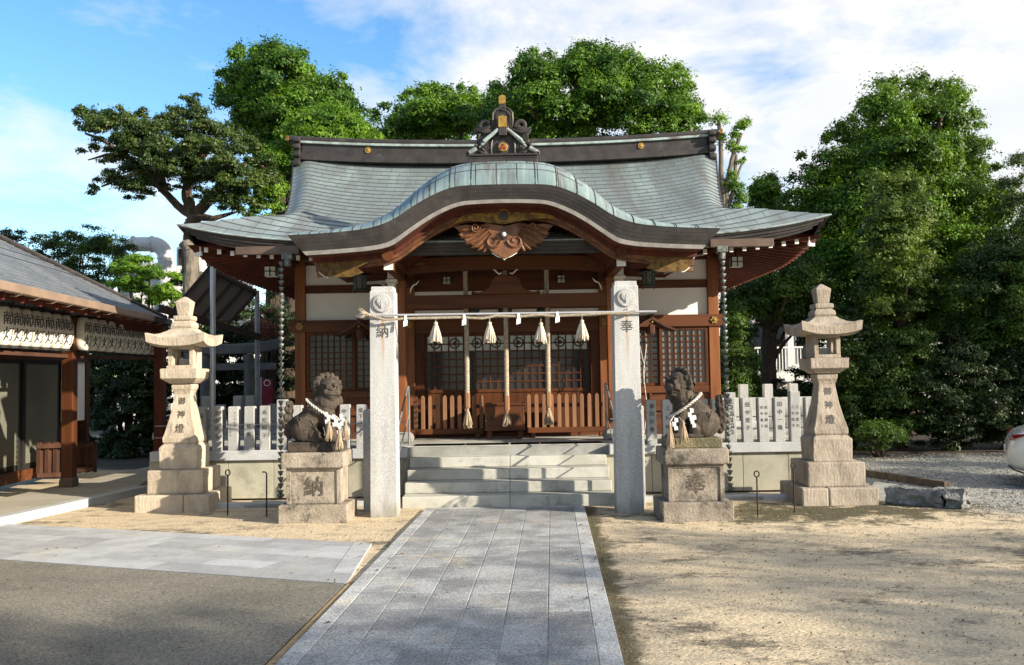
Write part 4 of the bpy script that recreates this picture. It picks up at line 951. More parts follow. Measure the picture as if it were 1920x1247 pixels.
# ---- porch frame: posts, rainbow beam, tie beam, frog-leg strut
DP = 13.4
for x in (-1.56, 1.56):
    post(x, DP, .17, FZ+.16, 3.25)
    mb = MB(); mb.lathe([(.12, .0), (.16, .02), (.17, .07), (.15, .12), (.105, .162)], (AX+x, DP, FZ), sq=True); mb.part('post_base', 'granite_dark', SH, bevel=.01)
    # bearing blocks, white faced
    sx = 1 if x > 0 else -1
    for zz, hw, hh in ((3.115, .05, .10), (3.03, .075, .05), (2.95, .05, .10)): MB().box(AX+x*1.06-hw, AX+x*1.06+hw, DP-.30, DP-.09, zz-hh/2, zz+hh/2).part('bracket_block', 'white_paint', SH, bevel=.004)
    zc = zof(568, DP); o = MB().box(AX+x-sx*.02-.0-(.0 if sx > 0 else .30), AX+x+(.30 if sx > 0 else .02)-.0, DP-.07, DP+.07, zc-.09, zc+.09).part('beam_nose', 'wood_h', SH, bevel=.01)
    xo = AX+x+sx*.30; MB().box(xo-.03, xo+.03, DP-.078, DP+.078, zc-.115, zc+.115).part('beam_cap', 'white_paint', o)
    # cloud-shaped white edges inside the post
    for s2 in (-1, 1):
        xx = AX+x+s2*.16; mb = MB(); z0 = zof(540, DP); pts = [(xx, DP-.09, z0-.06), (xx+s2*.01, DP-.09, z0+.0), (xx+s2*.04, DP-.09, z0+.05), (xx+s2*.09, DP-.09, z0+.07), (xx+s2*.13, DP-.09, z0+.12)]
        mb.tube(pts, [.006, .010, .011, .011, .005], 6); mb.part('white_edge', 'white_paint', SH, smooth=True)
mb = MB(); X = np.linspace(-1.48, 1.48, 25); vs = []
for x in X:
    b = zof(512, DP) + .05*(1-(x/1.48)**4); tp = zof(484, DP) + .04*(1-(x/1.48)**2)
    for dy, z in ((-.09, b), (.09, b), (.09, tp), (-.09, tp)): vs.append((AX+x, DP+dy, z))
n = 25; fs = [(i*4+k, i*4+(k+1) % 4, (i+1)*4+(k+1) % 4, (i+1)*4+k) for i in range(n-1) for k in range(4)] + [(0, 1, 2, 3), tuple(4*(n-1)+k for k in (3, 2, 1, 0))]
RB = mb.add(vs, fs).part('rainbow_beam', 'wood_h', SH, bevel=.015)
for sx in (-1, 1):
    mb = MB(); pts = [(AX+sx*(1.22+.10*math.cos(a)*(1-a/14)), DP-.093, zof(497, DP)+.05*math.sin(a)*(1-a/14)) for a in np.linspace(0, 3.4*PI, 26)]
    mb.tube(pts, .012, 5); mb.part('carved_whorl', 'carving', RB)
MB().box(AX-1.48, AX+1.48, DP-.065, DP+.065, zof(577, DP), zof(552, DP)).part('tie_beam', 'wood_h', SH, bevel=.01)
MB().box(AX-1.48, AX+1.48, DP+.5, DP+.6, 3.3, 3.42).part('beam', 'wood_h', SH)
z0 = zof(552, DP); kp = DP/F
half = [(0, 36), (20, 35), (27, 26), (31, 14), (40, 7), (52, 4), (62, 7), (66, 2), (60, 0)]
poly = [(AX+a*kp, z0+b*kp) for a, b in half] + [(AX-a*kp, z0+b*kp) for a, b in half[::-1][:-1]]
o = MB().prism(poly, DP-.05, DP+.04).part('frog_leg_strut', 'wood_h', SH, bevel=.01)
for sx in (-1, 1):
    mb = MB(); mb.tube([(AX+sx*a*kp, DP-.055, z0+b*kp) for a, b in ((8, 40), (12, 38), (16, 41), (21, 46), (25, 48))], [.008, .012, .011, .009, .005], 6); mb.part('white_edge', 'white_paint', o)
# white moulding bracket clouds at the porch sides (dark stepped brackets)
for sx in (-1, 1):
    mb = MB(); pts = [(AX+sx*x, 13.1, zz) for x, zz in ((2.95, 3.42), (2.86, 3.34), (2.74, 3.33), (2.70, 3.27), (2.58, 3.25), (2.55, 3.19), (2.44, 3.17), (2.40, 3.11), (2.28, 3.08))]
    mb.tube(pts, .022, 6); mb.part('cloud_bracket', 'bronze' if sx < 0 else 'steel_grey', SH, smooth=True)

# ---- ridge-end ornament on the porch roof
OR = thing('roof_ornament', 'dark copper roof ornament with scrolled fins and gilt crest on the porch ridge', 'ornament', (AX, 11.92, 4.36))
DO = 11.9; ko = DO/F; ZO = zof(302, DO)
def op(px, py): return (AX + (px-941)*ko, zof(py, DO))
def opoly(pts): return [op(*p) for p in pts]
mb = MB()
for y0_, y1_, hw in ((292, 296, 66), (296, 300, 65), (300, 309, 64)):
    a = op(941-hw, y1_); b = op(941+hw, y0_); mb.box(a[0], b[0], DO-.12-(.02 if y0_ < 295 else 0), DO+.4, a[1], b[1]-.001)
mb.part('base', 'brown_copper', OR, bevel=.006)
body = [(916, 293), (919, 268), (925, 245), (922, 236), (923, 220), (929, 210), (941, 205), (953, 210), (959, 220), (960, 236), (957, 245), (963, 268), (966, 293)]
MB().prism(opoly(body), DO-.06, DO+.10).part('body', 'brown_copper', OR, bevel=.012)
body = [(929, 244), (927, 218), (933, 214), (949, 214), (955, 218), (953, 244)]
MB().prism(opoly(body), DO-.085, DO-.062).part('niche', 'brown_copper', OR, bevel=.008)
for y0_, y1_, yy, w_, gt in ((178, 207, -.02, 6, 195), (222, 259, -.16, 7.5, 244)):
    a, b = op(941-w_, y1_), op(941+w_, gt); mb = MB(); mb.box(a[0], b[0], DO+yy, DO+yy+.09, a[1], b[1]); o = mb.part('bird_perch', 'brown_copper', OR, bevel=.004)
    a, b = op(941-w_-.4, gt), op(941+w_+.4, y0_); mb = MB(); mb.prism([(a[0], a[1]), (b[0], a[1]), (b[0], b[1]-.02), ((a[0]+b[0])/2, b[1]), (a[0], b[1]-.02)], DO+yy-.005, DO+yy+.094); mb.part('gilt_cap', 'gold', o)
# little gable tiles (rolled, catching the sky)
for sx in (-1, 1):
    for r_, y_ in ((0, -.11), (1, -.09), (2, -.07)):
        p0, p1 = op(941+sx*(8+r_*5), 247+r_*2), op(941+sx*(36+r_*4), 273+r_*5-4)
        MB().tube([(p0[0], DO+y_-.02, p0[1]), (p1[0], DO+y_-.02, p1[1])], .026-.004*r_, 8).part('rolled_tile', 'patina_trim', OR, smooth=True)
    p0, p1 = op(941+sx*50, 281), op(941+sx*64, 289); MB().tube([(p0[0], DO-.10, p0[1]), (p1[0], DO-.10, p1[1])], .03, 8).part('rolled_tile', 'patina_trim', OR, smooth=True)
    # scrolled fins: broad solid wings with raised scrolls
    for cx_, cy_, r0, turns, st, w_ in ((976, 238, 10.5, 1.15, 3.6, .034), (985, 284, 9, .9, 2.8, .03)):
        pts = []
        for i in range(20):
            f = i/19; a = st - turns*2*PI*f; rr = r0*(1-.66*f); px_ = cx_ + rr*math.cos(a); py_ = cy_ - rr*math.sin(a)
            q = op(941 + sx*(px_-941), py_); pts.append((q[0], DO-.03-.02*f, q[1]))
        MB().tube(pts, [w_*(1.1-.5*i/19) for i in range(20)], 7).part('fin_scroll', 'brown_copper', OR, smooth=True)
    for fin, yy in (([(958, 252), (966, 250), (976, 251), (987, 248), (996, 242), (993, 250), (987, 256), (990, 264), (993, 270), (984, 272), (972, 266), (962, 262)], -.06), ([(962, 293), (961, 268), (970, 266), (982, 271), (990, 270), (995, 276), (1003, 281), (1009, 287), (1006, 293)], -.08), ([(960, 262), (958, 246), (966, 243), (972, 249), (970, 260)], -.01)):
        fin = [(941+sx*(a-941), b) for a, b in fin]; MB().prism(opoly(fin if sx > 0 else fin[::-1]), DO+yy, DO+.05).part('fin', 'brown_copper', OR, bevel=.014)
    Zq = lambda pts: [op(941+sx*(868-a)/7.795, 160+b/7.795) for a, b in pts]
    for pts, r0 in (([(470,645),(520,690),(600,715),(690,690),(735,655)], .020), ([(500,652),(560,675),(640,680),(715,640)], .018), ([(530,640),(600,655),(680,640),(720,610)], .016), ([(490,965),(560,1010),(650,1022)], .020), ([(530,900),(575,955),(630,1005)], .022), ([(575,885),(612,930),(650,985)], .020), ([(500,820),(512,760),(545,715)], .020), ([(335,1055),(342,1005),(375,985),(398,1010),(380,1040)], .018), ([(445,935),(470,900),(520,875)], .020), ([(400,1000),(440,965),(480,930)], .022), ([(695,1035),(695,900),(720,800)], .016), ([(735,650),(720,560),(725,440),(770,380),(865,350)], .018), ([(660,880),(640,920),(665,950),(690,930)], .014)):
        q = Zq(pts); m_ = len(q); MB().tube([(a, DO-.085-.02*math.sin(PI*i/(m_-1)), b) for i, (a, b) in enumerate(q)], [r0*(.55+.6*math.sin(PI*i/(m_-1))) for i in range(m_)], 6).part('fin_ridge', 'brown_copper', OR, smooth=True)
c = op(941, 279)
mb = MB(); mb.prism([(c[0]+.085*math.cos(a), c[1]+.105*math.sin(a)) for a in np.linspace(0, 2*PI, 9)[:-1]], DO-.085, DO-.061); mb.part('crest_plate', 'brown_copper', OR, bevel=.01)
mb = MB(); mb.prism([(c[0]+.062*math.cos(a), c[1]+.062*math.sin(a)) for a in np.linspace(0, 2*PI, 21)[:-1]], DO-.105, DO-.086); o = mb.part('crest_disc', 'gold', OR, bevel=.008)
mb = MB()
for k in range(3):
    a = PI/2 + k*2*PI/3; q = (c[0]+.026*math.cos(a), c[1]+.026*math.sin(a)); mb.sphere((q[0], DO-.107, q[1]), (.02, .008, .02), 8, 6)
mb.part('crest_leaf', 'tail_red', o)
# ================================================================== things in front of and around the hall
rnd = random.Random(11)
# ---- granite gate pillars with crest and inscription
def pillar(cx, yf, hw0, hw1, h, ch, label):
    T = thing('stone_pillar', label, 'pillar', (cx, yf+.15, 0))
    mb = MB(); mb.lathe([(hw0, -.05), (hw1, h-.075), (hw1, h-.06), (hw1-.012, h-.055), (hw1-.016, h)], (cx, yf+hw0, 0), sq=True); mb.part('shaft', 'granite_pillar', T, bevel=.006)
    zc = h-.20; yy = yf + (hw0-hw1)*.93
    mb = MB(); mb.prism([(cx+.108*math.cos(a), zc+.108*math.sin(a)) for a in np.linspace(0, 2*PI, 33)[:-1]], yy-.022, yy+.004); o = mb.part('crest_disc', 'granite', T, bevel=.006)
    hp = []
    for t_ in np.linspace(0, 2*PI, 29)[:-1]: hp.append((cx + .0036*16*math.sin(t_)**3, zc+.004 + .0042*(13*math.cos(t_)-5*math.cos(2*t_)-2*math.cos(3*t_)-math.cos(4*t_))))
    mb = MB(); mb.prism(hp, yy-.036, yy-.021); mb.tube([(cx, yy-.037, zc+.035), (cx, yy-.038, zc-.045)], .006, 5)
    for s_ in (-1, 1): mb.tube([(cx, yy-.037, zc-.03), (cx+s_*.028, yy-.037, zc+.015)], .005, 5)
    mb.part('crest_leaf', 'granite', o, bevel=.006)
    zt = h-.54; yt = yf + (hw0-hw1)*(zt/h)
    mb = MB(); text_col(mb, ch, .158, .2, lambda u, v: (cx+u, yt-.0015, zt+v)); mb.part('inscription', 'ink', T)
    mb = MB(); mb.tube([(cx+.004, yy-.01, zc-.13), (cx+.004, yy-.028, zc-.15), (cx+.004, yy-.028, zc-.19)], .005, 5); mb.part('iron_hook', 'dark_iron', T)
    return T
PLX, PRX = at(720, 900, 10.85).x, at(1180.5, 900, 10.85).x
pillar(PLX, 10.80, .158, .146, 2.715, '納', 'tall granite pillar bearing the character 納, left of the steps')
pillar(PRX, 10.80, .158, .146, 2.735, '奉', 'tall granite pillar bearing the character 奉, right of the steps')
# low granite end posts tucked beside the pillars
for px, lb in ((690, 'short plain granite post standing close behind the left tall pillar'), (1204.5, 'short plain granite post standing close behind the right tall pillar')):
    q = at(px, 900, 11.3); mb = MB(); mb.lathe([(.075, -.02), (.075, 1.22), (.065, 1.24)], (q.x+(.03 if px < 900 else -.05), 11.3, 0), sq=True)
    mb.top('fence_post', 'granite', lb, 'post', bevel=.006)
# ---- pole and sacred rope between the pillars
q0, q1 = at(668, 592, 10.765), at(1231, 584, 10.765)
PO = MB().tube([q0, q1], .014, 10).top('hanging_pole', 'steel', 'thin silver pole fixed across the two granite pillars', 'pole', smooth=True)
SR = thing('sacred_rope', 'twisted straw rope with white paper strips strung below the silver pole', 'rope', (AX, 10.74, 2.3))
pts = [at(690, 590, 10.74), at(712, 597, 10.735), at(722, 600, 10.73), at(760, 597, 10.745), at(800, 596.5, 10.745), at(862, 595, 10.75), at(905, 597, 10.75), at(930, 592, 10.75), at(975, 593.5, 10.75), at(1010, 590, 10.75), at(1040, 592.5, 10.75), at(1095, 590, 10.75), at(1140, 587.5, 10.75), at(1176, 588, 10.735), at(1192, 583, 10.74)]
mb = MB(); rope_path(mb, pts, .016, 3, .075, 8, 6); mb.part('strand', 'rope', SR, smooth=True)
mb = MB(); c = pts[0]
for k in range(34):
    a = rnd.uniform(0, 2*PI); l = rnd.uniform(.05, .12); d = Vector((-1, math.cos(a)*.5, .25+math.sin(a)*.6)); mb.tube([c+Vector((.03, 0, 0)), c+d*l*.5, c+d*l+Vector((0, 0, rnd.uniform(-.03, .02)))], [.006, .005, .002], 4)
mb.part('frayed_end', 'rope', SR)
for px, py in ((760, 597), (870, 595), (972, 593), (1045, 590)):
    c = at(px, py, 10.728); mb = MB(); w_ = .028
    mb.box(c.x-w_*.4, c.x+w_*.6, c.y-.003, c.y-.001, c.z-.03, c.z+.035); mb.add([(c.x-w_*.9, c.y-.006, c.z-.10), (c.x+w_*.9, c.y-.012, c.z-.085), (c.x+w_*1.0, c.y-.004, c.z-.02), (c.x-w_*.8, c.y-.004, c.z-.03), (c.x-w_*.9, c.y-.003, c.z-.10), (c.x+w_*.9, c.y-.009, c.z-.085), (c.x+w_*1.0, c.y-.001, c.z-.02), (c.x-w_*.8, c.y-.001, c.z-.03)], [(0,1,2,3),(7,6,5,4),(0,4,5,1),(1,5,6,2),(2,6,7,3),(3,7,4,0)])
    mb.part('paper_streamer', 'paper', SR)
for i, (px, py, lb) in enumerate(((817, 600, 'straw tassel hanging from the sacred rope, nearest the 納 pillar'), (918, 600, 'straw tassel on the sacred rope just left of the middle bell rope'), (1014, 601, 'straw tassel on the sacred rope overlapping the right bell rope'), (1091, 596, 'straw tassel hanging from the sacred rope, nearest the 奉 pillar'))):
    c = at(px, py, 10.75); T = thing('straw_tassel', lb, 'tassel', c, 'straw tassels on the sacred rope')
    MB().tube([c+Vector((0, 0, .02)), c+Vector((0, 0, -.03))], .005, 5).part('cord', 'rope', T)
    tassel_mb(c+Vector((0, 0, -.02)), .245, .072, rnd, 36).part('skirt', 'tassel_sunlit', T, smooth=True)

# ---- stone lanterns
def lantern(cx, cy, label, mirror):
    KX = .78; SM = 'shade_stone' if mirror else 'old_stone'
    T = thing('stone_lantern', label, 'stone lantern', (cx, cy, 0)); c = (cx, cy, 0)
    def L_(name, prof, bv=.014, m=None, jit=.006):
        mb = MB(); mb.lathe([(r_*KX, z) for r_, z in prof], c, sq=True); mb.v = [(x+rnd.uniform(-jit, jit), y+rnd.uniform(-jit, jit), z+rnd.uniform(-jit, jit)*.6) for x, y, z in mb.v]; return mb.part(name, m or SM, T, bevel=bv)
    mb = MB()     # bottom tier of several blocks
    for a, b, e, f in ((-.47, .14, -.47, .47), (.146, .47, -.47, .47)):
        mb.box(cx+(a if not mirror else -b), cx+(b if not mirror else -a), cy+e, cy+f, -.05, .205)
    mb.part('base_block', SM, T, bevel=.02)
    mb = MB()
    for a, b, e, f in ((-.355, .355, -.355, .08), (-.355, .355, .086, .355)): mb.box(cx+a, cx+b, cy+e, cy+f, .205, .505)
    mb.part('base_block', SM, T, bevel=.018)
    L_('base_block', [(.31, .505), (.315, .78), (.27, .82), (.25, .828)])
    L_('shaft', [(.25, .82), (.275, .85), (.275, .90), (.262, .935), (.225, 1.05), (.175, 1.22), (.145, 1.38), (.135, 1.46), (.145, 1.50), (.165, 1.53), (.17, 1.575), (.155, 1.595)], .008, jit=.002)
    L_('platform', [(.19, 1.595), (.24, 1.63), (.30, 1.665), (.305, 1.785), (.29, 1.79)], .010)
    # fire box with openings
    mb = MB(); h0, h1, w_ = 1.79, 2.085, .165
    for sx in (-1, 1):
        for sy in (-1, 1): mb.box(cx+sx*w_-(.055 if sx > 0 else 0), cx+sx*w_+(.055 if sx < 0 else 0), cy+sy*w_-(.055 if sy > 0 else 0), cy+sy*w_+(.055 if sy < 0 else 0), h0+.045, h1-.04)
    mb.box(cx-w_, cx+w_, cy-w_, cy+w_, h0, h0+.045); mb.box(cx-w_, cx+w_, cy-w_, cy+w_, h1-.04, h1)
    for sx in (-1, 1):   # side walls with oval opening
        ys = cy; x0, x1 = sorted((cx+sx*(w_-.012), cx+sx*(w_-.05))); n = 20; el = [(ys+.04*math.cos(2*PI*k/n), h0+.15+.085*math.sin(2*PI*k/n)) for k in range(n)]
        rc = []
        for k in range(n):
            a = 2*PI*k/n; q = max(abs(math.cos(a))/.11, abs(math.sin(a))/.105); rc.append((ys+math.cos(a)/q, h0+.15+math.sin(a)/q))
        vs = [(x0, *p) for p in el] + [(x0, *p) for p in rc] + [(x1, *p) for p in el] + [(x1, *p) for p in rc]
        fs = []
        for k in range(n):
            j = (k+1) % n; fs += [(k, j, n+j, n+k), (2*n+k, 3*n+k, 3*n+j, 2*n+j), (k, 2*n+k, 2*n+j, j)]
        mb.add(vs, fs)
    mb.part('fire_box', SM, T, bevel=.006)
    MB().box(cx-.07, cx+.07, cy-.02, cy+.10, h0+.045, h0+.13).part('candle_rest', 'granite_dark', T)
    # roof with upturned corners
    mb = MB(); Z = [(.50, 2.082, .055), (.515, 2.178, .07), (.48, 2.19, .06), (.40, 2.205, .03), (.32, 2.235, .012), (.24, 2.28, .004), (.20, 2.31, 0), (.16, 2.32, 0)]
    per = []
    for k in range(4):
        for i in range(8):
            f = i/8*2-1; per.append([(f, -1), (1, f), (-f, 1), (-1, -f)][k])
    vs = []; n = len(per)
    prof_ = [(.20, 2.085, 0), (.42, 2.07, .03)] + Z
    for r_, z, cu in prof_:
        for a, b in per:
            e = (min(abs(a), abs(b)))**2.6; vs.append((cx+a*r_*.70*(1+.05*e*(r_ > .3)), cy+b*r_*.70*(1+.05*e*(r_ > .3)), z+cu*e))
    m_ = len(prof_); fs = [(i*n+k, i*n+(k+1) % n, (i+1)*n+(k+1) % n, (i+1)*n+k) for i in range(m_-1) for k in range(n)] + [tuple(range(n))[::-1], tuple((m_-1)*n+k for k in range(n))]
    mb.add(vs, fs); mb.part('lantern_roof', SM, T, smooth=35)
    L_('neck', [(.16, 2.318), (.175, 2.345), (.165, 2.385), (.13, 2.41), (.13, 2.42)], .01, jit=.001)
    L_('ring', [(.145, 2.42), (.15, 2.43), (.15, 2.475), (.13, 2.482)], .008, jit=.001)
    L_('finial', [(.095, 2.482), (.125, 2.66), (.118, 2.672), (.03, 2.728), (.004, 2.735)], .008, jit=.001)
    mb = MB()
    for ch, zz, sz in (('御', 1.375, .10), ('神', 1.205, .105), ('燈', 1.025, .12)):
        text_col(mb, ch, sz, .2, lambda u, v: (cx+u+.0, cy-interp(zz+v, [.935, 1.05, 1.22, 1.38, 1.46], [.262*KX, .225*KX, .175*KX, .145*KX, .135*KX])-.006, zz+v))
    mb.part('inscription', 'ink' if mirror else 'carved_shade', T)
    return T
LP = at(347, 700, 11.95); LQ = at(1543, 700, 11.65)
lantern(LP.x, 11.95, 'large carved stone lantern glowing cream in the sun, beside the pavilion with paper lanterns', False)
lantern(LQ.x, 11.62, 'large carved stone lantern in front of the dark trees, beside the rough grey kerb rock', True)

# ---- guardian lions on their plinths
def plinth(px, yf, ch, label, PM='plinth_stone'):
    c = at(px, 860, yf); cx = c.x; T = thing('stone_plinth', label, 'plinth', (cx, yf+.3, 0))
    def bx(name, hw, d0, d1, z0, z1, bv, m=None):
        m = m or PM
        mb = MB().box(cx-hw, cx+hw, yf+d0, yf+d1, z0, z1); mb.v = [(x+rnd.uniform(-.005, .005), y+rnd.uniform(-.005, .005), z+rnd.uniform(-.003, .003)) for x, y, z in mb.v]; return mb.part(name, m, T, bevel=bv)
    bx('foot', .395, 0, .66, -.05, .20, .016)
    o = bx('block', .312, .09, .56, .20, .612, .012)
    mb = MB()
    for a, b, z0, z1 in ((-.312, -.262, .20, .612), (.262, .312, .20, .612), (-.262, .262, .575, .612)): mb.box(cx+a, cx+b, yf+.074, yf+.096, z0, z1)
    mb.part('panel_border', PM, o, bevel=.004)
    bx('cap_slab', .362, .02, .60, .612, .788, .018)
    mb = MB(); text_col(mb, ch, .235, .2, lambda u, v: (cx+u, yf+.0825, .40+v)); mb.part('inscription', 'carved_shade', T)
    return cx
LLX = plinth(585, 10.42, '納', 'pinkish carved stone plinth with the character 納 under the closed mouth lion')
RLX = plinth(1307, 10.12, '奉', 'shaded carved stone plinth with the character 奉 under the open mouth lion', 'plinth_shaded_dirty')

def lion(cx, cy, zb, sgn, yaw, open_mouth, label):
    """seated lion dog facing +x (sgn) with its head turned by yaw towards the viewer"""
    T = thing('guardian_lion', label, 'statue', (cx, cy, zb))
    S = MB(); r2 = random.Random(5)
    def E(c, r, nu=14, nv=10): S.sphere(c, r, nu, nv)
    def Cp(p, q, r0, r1):
        p, q = Vector(p), Vector(q)
        for k in range(9): f = k/8; c = p.lerp(q, f); rr = lerp(r0, r1, f); S.sphere(c, rr, 10, 7)
    E((-.17, 0, .17), (.165, .155, .17)); Cp((-.15, 0, .20), (.06, 0, .40), .150, .135); E((.08, 0, .34), (.125, .13, .17)); E((.115, 0, .28), (.09, .11, .12))
    for s in (-1, 1):
        E((-.13, s*.125, .155), (.145, .065, .15)); E((-.02, s*.145, .10), (.07, .05, .085)); E((.0, s*.145, .032), (.115, .048, .034))
        for k in range(3): E((.10, s*.145+(k-1)*.026, .022), (.024, .014, .022), 8, 6)
        Cp((.10, s*.085, .36), (.165, s*.088, .05), .062, .045); E((.19, s*.09, .032), (.075, .05, .033))
        for k in range(3): E((.255, s*.09+(k-1)*.028, .022), (.022, .015, .022), 8, 6)
    # tail: flames rising behind
    for x, z, rx, rz_ in ((-.33, .10, .05, .06), (-.345, .19, .055, .07), (-.335, .28, .05, .065), (-.325, .37, .045, .06), (-.315, .44, .03, .05)):
        E((x, 0, z), (rx, .07, rz_), 10, 8)
        for s in (-1, 1): E((x-.03, s*.045, z+.02), (rx*.6, .03, rz_*.7), 8, 6)
    # neck, head in its own turned frame
    E((.10, 0, .47), (.145, .15, .13)); hc = Vector((.125, 0, .605)); M3 = Matrix.Rotation(yaw, 3, 'Z')
    def H(c, r, nu=12, nv=9):
        S2 = MB(); S2.sphere((0, 0, 0), r, nu, nv); S.add([hc + M3 @ (Vector(c)+Vector(v)) for v in S2.v], S2.f)
    H((0, 0, .0), (.135, .135, .125)); H((.0, 0, .055), (.125, .12, .095)); H((.105, 0, -.035), (.075, .095, .045)); H((.135, 0, -.022), (.048, .075, .03))
    H((.15, 0, .004), (.034, .045, .026))                       # nose
    for s in (-1, 1):
        H((.115, s*.045, .055), (.035, .038, .022)); H((.118, s*.055, .038), (.026, .022, .018)); H((.105, s*.075, -.02), (.045, .032, .04))
        H((-.015, s*.12, .075), (.045, .03, .04)); H((-.035, s*.135, .055), (.035, .022, .045)); H((.155, s*.026, -.006), (.018, .018, .014))
    if open_mouth: H((.095, 0, -.115), (.072, .075, .026)); H((.13, 0, -.09), (.02, .04, .018)); H((.03, 0, -.09), (.06, .08, .05))
    else: H((.10, 0, -.078), (.072, .08, .028)); H((.11, 0, -.10), (.045, .05, .03))
    for k in range(13):          # mane curls round the cheeks and nape
        a = R(50 + k*260/12); 
        H((-.045-.02*math.cos(k), .135*math.sin(a)*1.0, .0+.02+.135*math.cos(a)*-1), (.042, .038, .042), 8, 6)
    for k in range(9):
        a = R(-100+k*25); H((.0+.0*k, .145*math.sin(a), -.12-.025*math.cos(a)), (.045, .035, .05), 8, 6); H((-.07, .11*math.sin(a), -.15), (.045, .04, .05), 8, 6)
    for k in range(4): H((.07, -.045+k*.03, -.145-.012*(k in (1, 2))), (.032, .02, .055), 8, 6)      # beard
    def curl(c, out, R0, t0):       # a carved rosette curl standing on the mane
        c = Vector(c); o_ = Vector(out).normalized(); a = o_.orthogonal().normalized(); b = o_.cross(a)
        for k in range(15):
            f = k/14; an = f*2.4*2*PI*.62; rr = R0*(1-.8*f); q = c + a*(rr*math.cos(an)) + b*(rr*math.sin(an)) + o_*(.010+.012*f); H(q, (t0, t0, t0), 7, 5)
    for k in range(11):
        an = R(-115 + k*23); q = Vector((-.03, .155*math.sin(an), .03+.145*math.cos(an))); curl(q, (.35, q.y, q.z-.03), .030, .0105)
    for k in range(7):
        an = R(-75+k*25); q = Vector((.03-.05*abs(math.sin(an)), .165*math.sin(an), -.135-.03*math.cos(an))); curl(q, (.8, q.y*2, -.1), .030, .0105)
    for k in range(5): curl((-.13, -.10+k*.05, .0), (-1, 0, .2), .030, .0105); curl((-.11, -.10+k*.05, -.09), (-1, 0, 0), .030, .0105)
    for s in (-1, 1):
        for k in range(9):          # brow ridge and eye ring
            f = k/8; H((.135-.02*f*f, s*(.018+.075*f), .066+.022*math.sin(f*2.6)), (.014, .014, .012), 7, 5)
            an = 2*PI*k/9; H((.140, s*.052+.021*math.cos(an), .036+.017*math.sin(an)), (.009, .008, .007), 6, 5)
        for k in range(7): f = k/6; H((.165-.075*f, s*(.02+.075*f), -.052+.012*math.sin(f*PI)), (.012, .013, .010), 7, 5)   # lip
        for k in range(8): E((-.13+.10*math.cos(k*.8), s*(.175+.0*k), .155+.10*math.sin(k*.8)), (.018, .014, .018), 7, 5) if k < 0 else None
        for j in range(4):          # ribs of hair on the haunch
            for k in range(7): f = k/6; E((-.20+.035*j+.05*f, s*(.178-.012*j), .30-.17*f-.01*j), (.011, .012, .014), 6, 5)
    me0 = S.mesh('raw', (0, 0, 0)); tmp = bpy.data.objects.new('raw', me0); C.objects.link(tmp)
    rm = tmp.modifiers.new('r', 'REMESH'); rm.mode = 'VOXEL'; rm.voxel_size = .0056
    sm_ = tmp.modifiers.new('s', 'SMOOTH'); sm_.iterations = 1; sm_.factor = .5
    dg = bpy.context.evaluated_depsgraph_get(); me = bpy.data.meshes.new_from_object(tmp.evaluated_get(dg)); bpy.data.objects.remove(tmp); bpy.data.meshes.remove(me0)
    me.name = 'lion_body'; me.transform(Matrix.Rotation(0 if sgn > 0 else PI, 4, 'Z')); me.transform(Matrix.Translation((0, 0, .10)))
    me.polygons.foreach_set('use_smooth', [True]*len(me.polygons)); me.materials.clear()
    link('body', me, 'lion_stone', T)
    mb = MB(); mb.box(cx-.31, cx+.31, cy-.20, cy+.20, zb, zb+.112); mb.part('seat_plate', 'moss_stone' if sgn < 0 else 'lion_stone', T, bevel=.012)
    for s in (-1, 1):     # eyes: black beads carry the shade of drilled pupils
        p = hc + M3 @ Vector((.142, s*.052, .036)); p = Vector((p.x*sgn, p.y*sgn, p.z)) + Vector((cx, cy, zb+.10)); MB().sphere(p, .011, 8, 6).part('eye', 'black', T)
    def W3(v): p = hc + M3 @ Vector(v); return Vector((p.x*sgn, p.y*sgn, p.z)) + Vector((cx, cy, zb+.10))
    if open_mouth:
        mb = MB(); mb.sphere((0, 0, 0), (.058, .066, .026), 12, 8); mb.v = [tuple(W3((.112+x, y, -.078+z))) for x, y, z in mb.v]; mb.part('mouth', 'black', T, smooth=True)  # black solid instead of the shade inside the open mouth
        mb = MB()
        for k in range(7): y = -.05+k*.0167; mb.sphere(W3((.160-.10*abs(y), y, -.068)), (.007, .007, .011), 6, 5); mb.sphere(W3((.155-.10*abs(y), y, -.092)), (.007, .007, .009), 6, 5)
        mb.part('teeth', 'lion_stone', T, smooth=True)
    else:
        MB().tube([W3((.176-.9*(y*y)*6, y, -.057-1.6*y*y)) for y in np.linspace(-.085, .085, 13)], .006, 5).part('mouth', 'black', T, smooth=True)  # black line drawn for the shade of the mouth groove
    for s in (-1, 1): MB().sphere(W3((.182, s*.018, -.002)), .007, 6, 5).part('nostril', 'black', T)  # black beads in place of shaded nostril holes
    return T
lion(LLX+.0, 10.42+.31, .788, 1, R(-58), False, 'seated stone lion with closed mouth and tasselled white rope, facing the steps from the left')
lion(RLX-.0, 10.12+.31, .788, -1, R(35), True, 'seated stone lion with open mouth, facing the steps from the right')
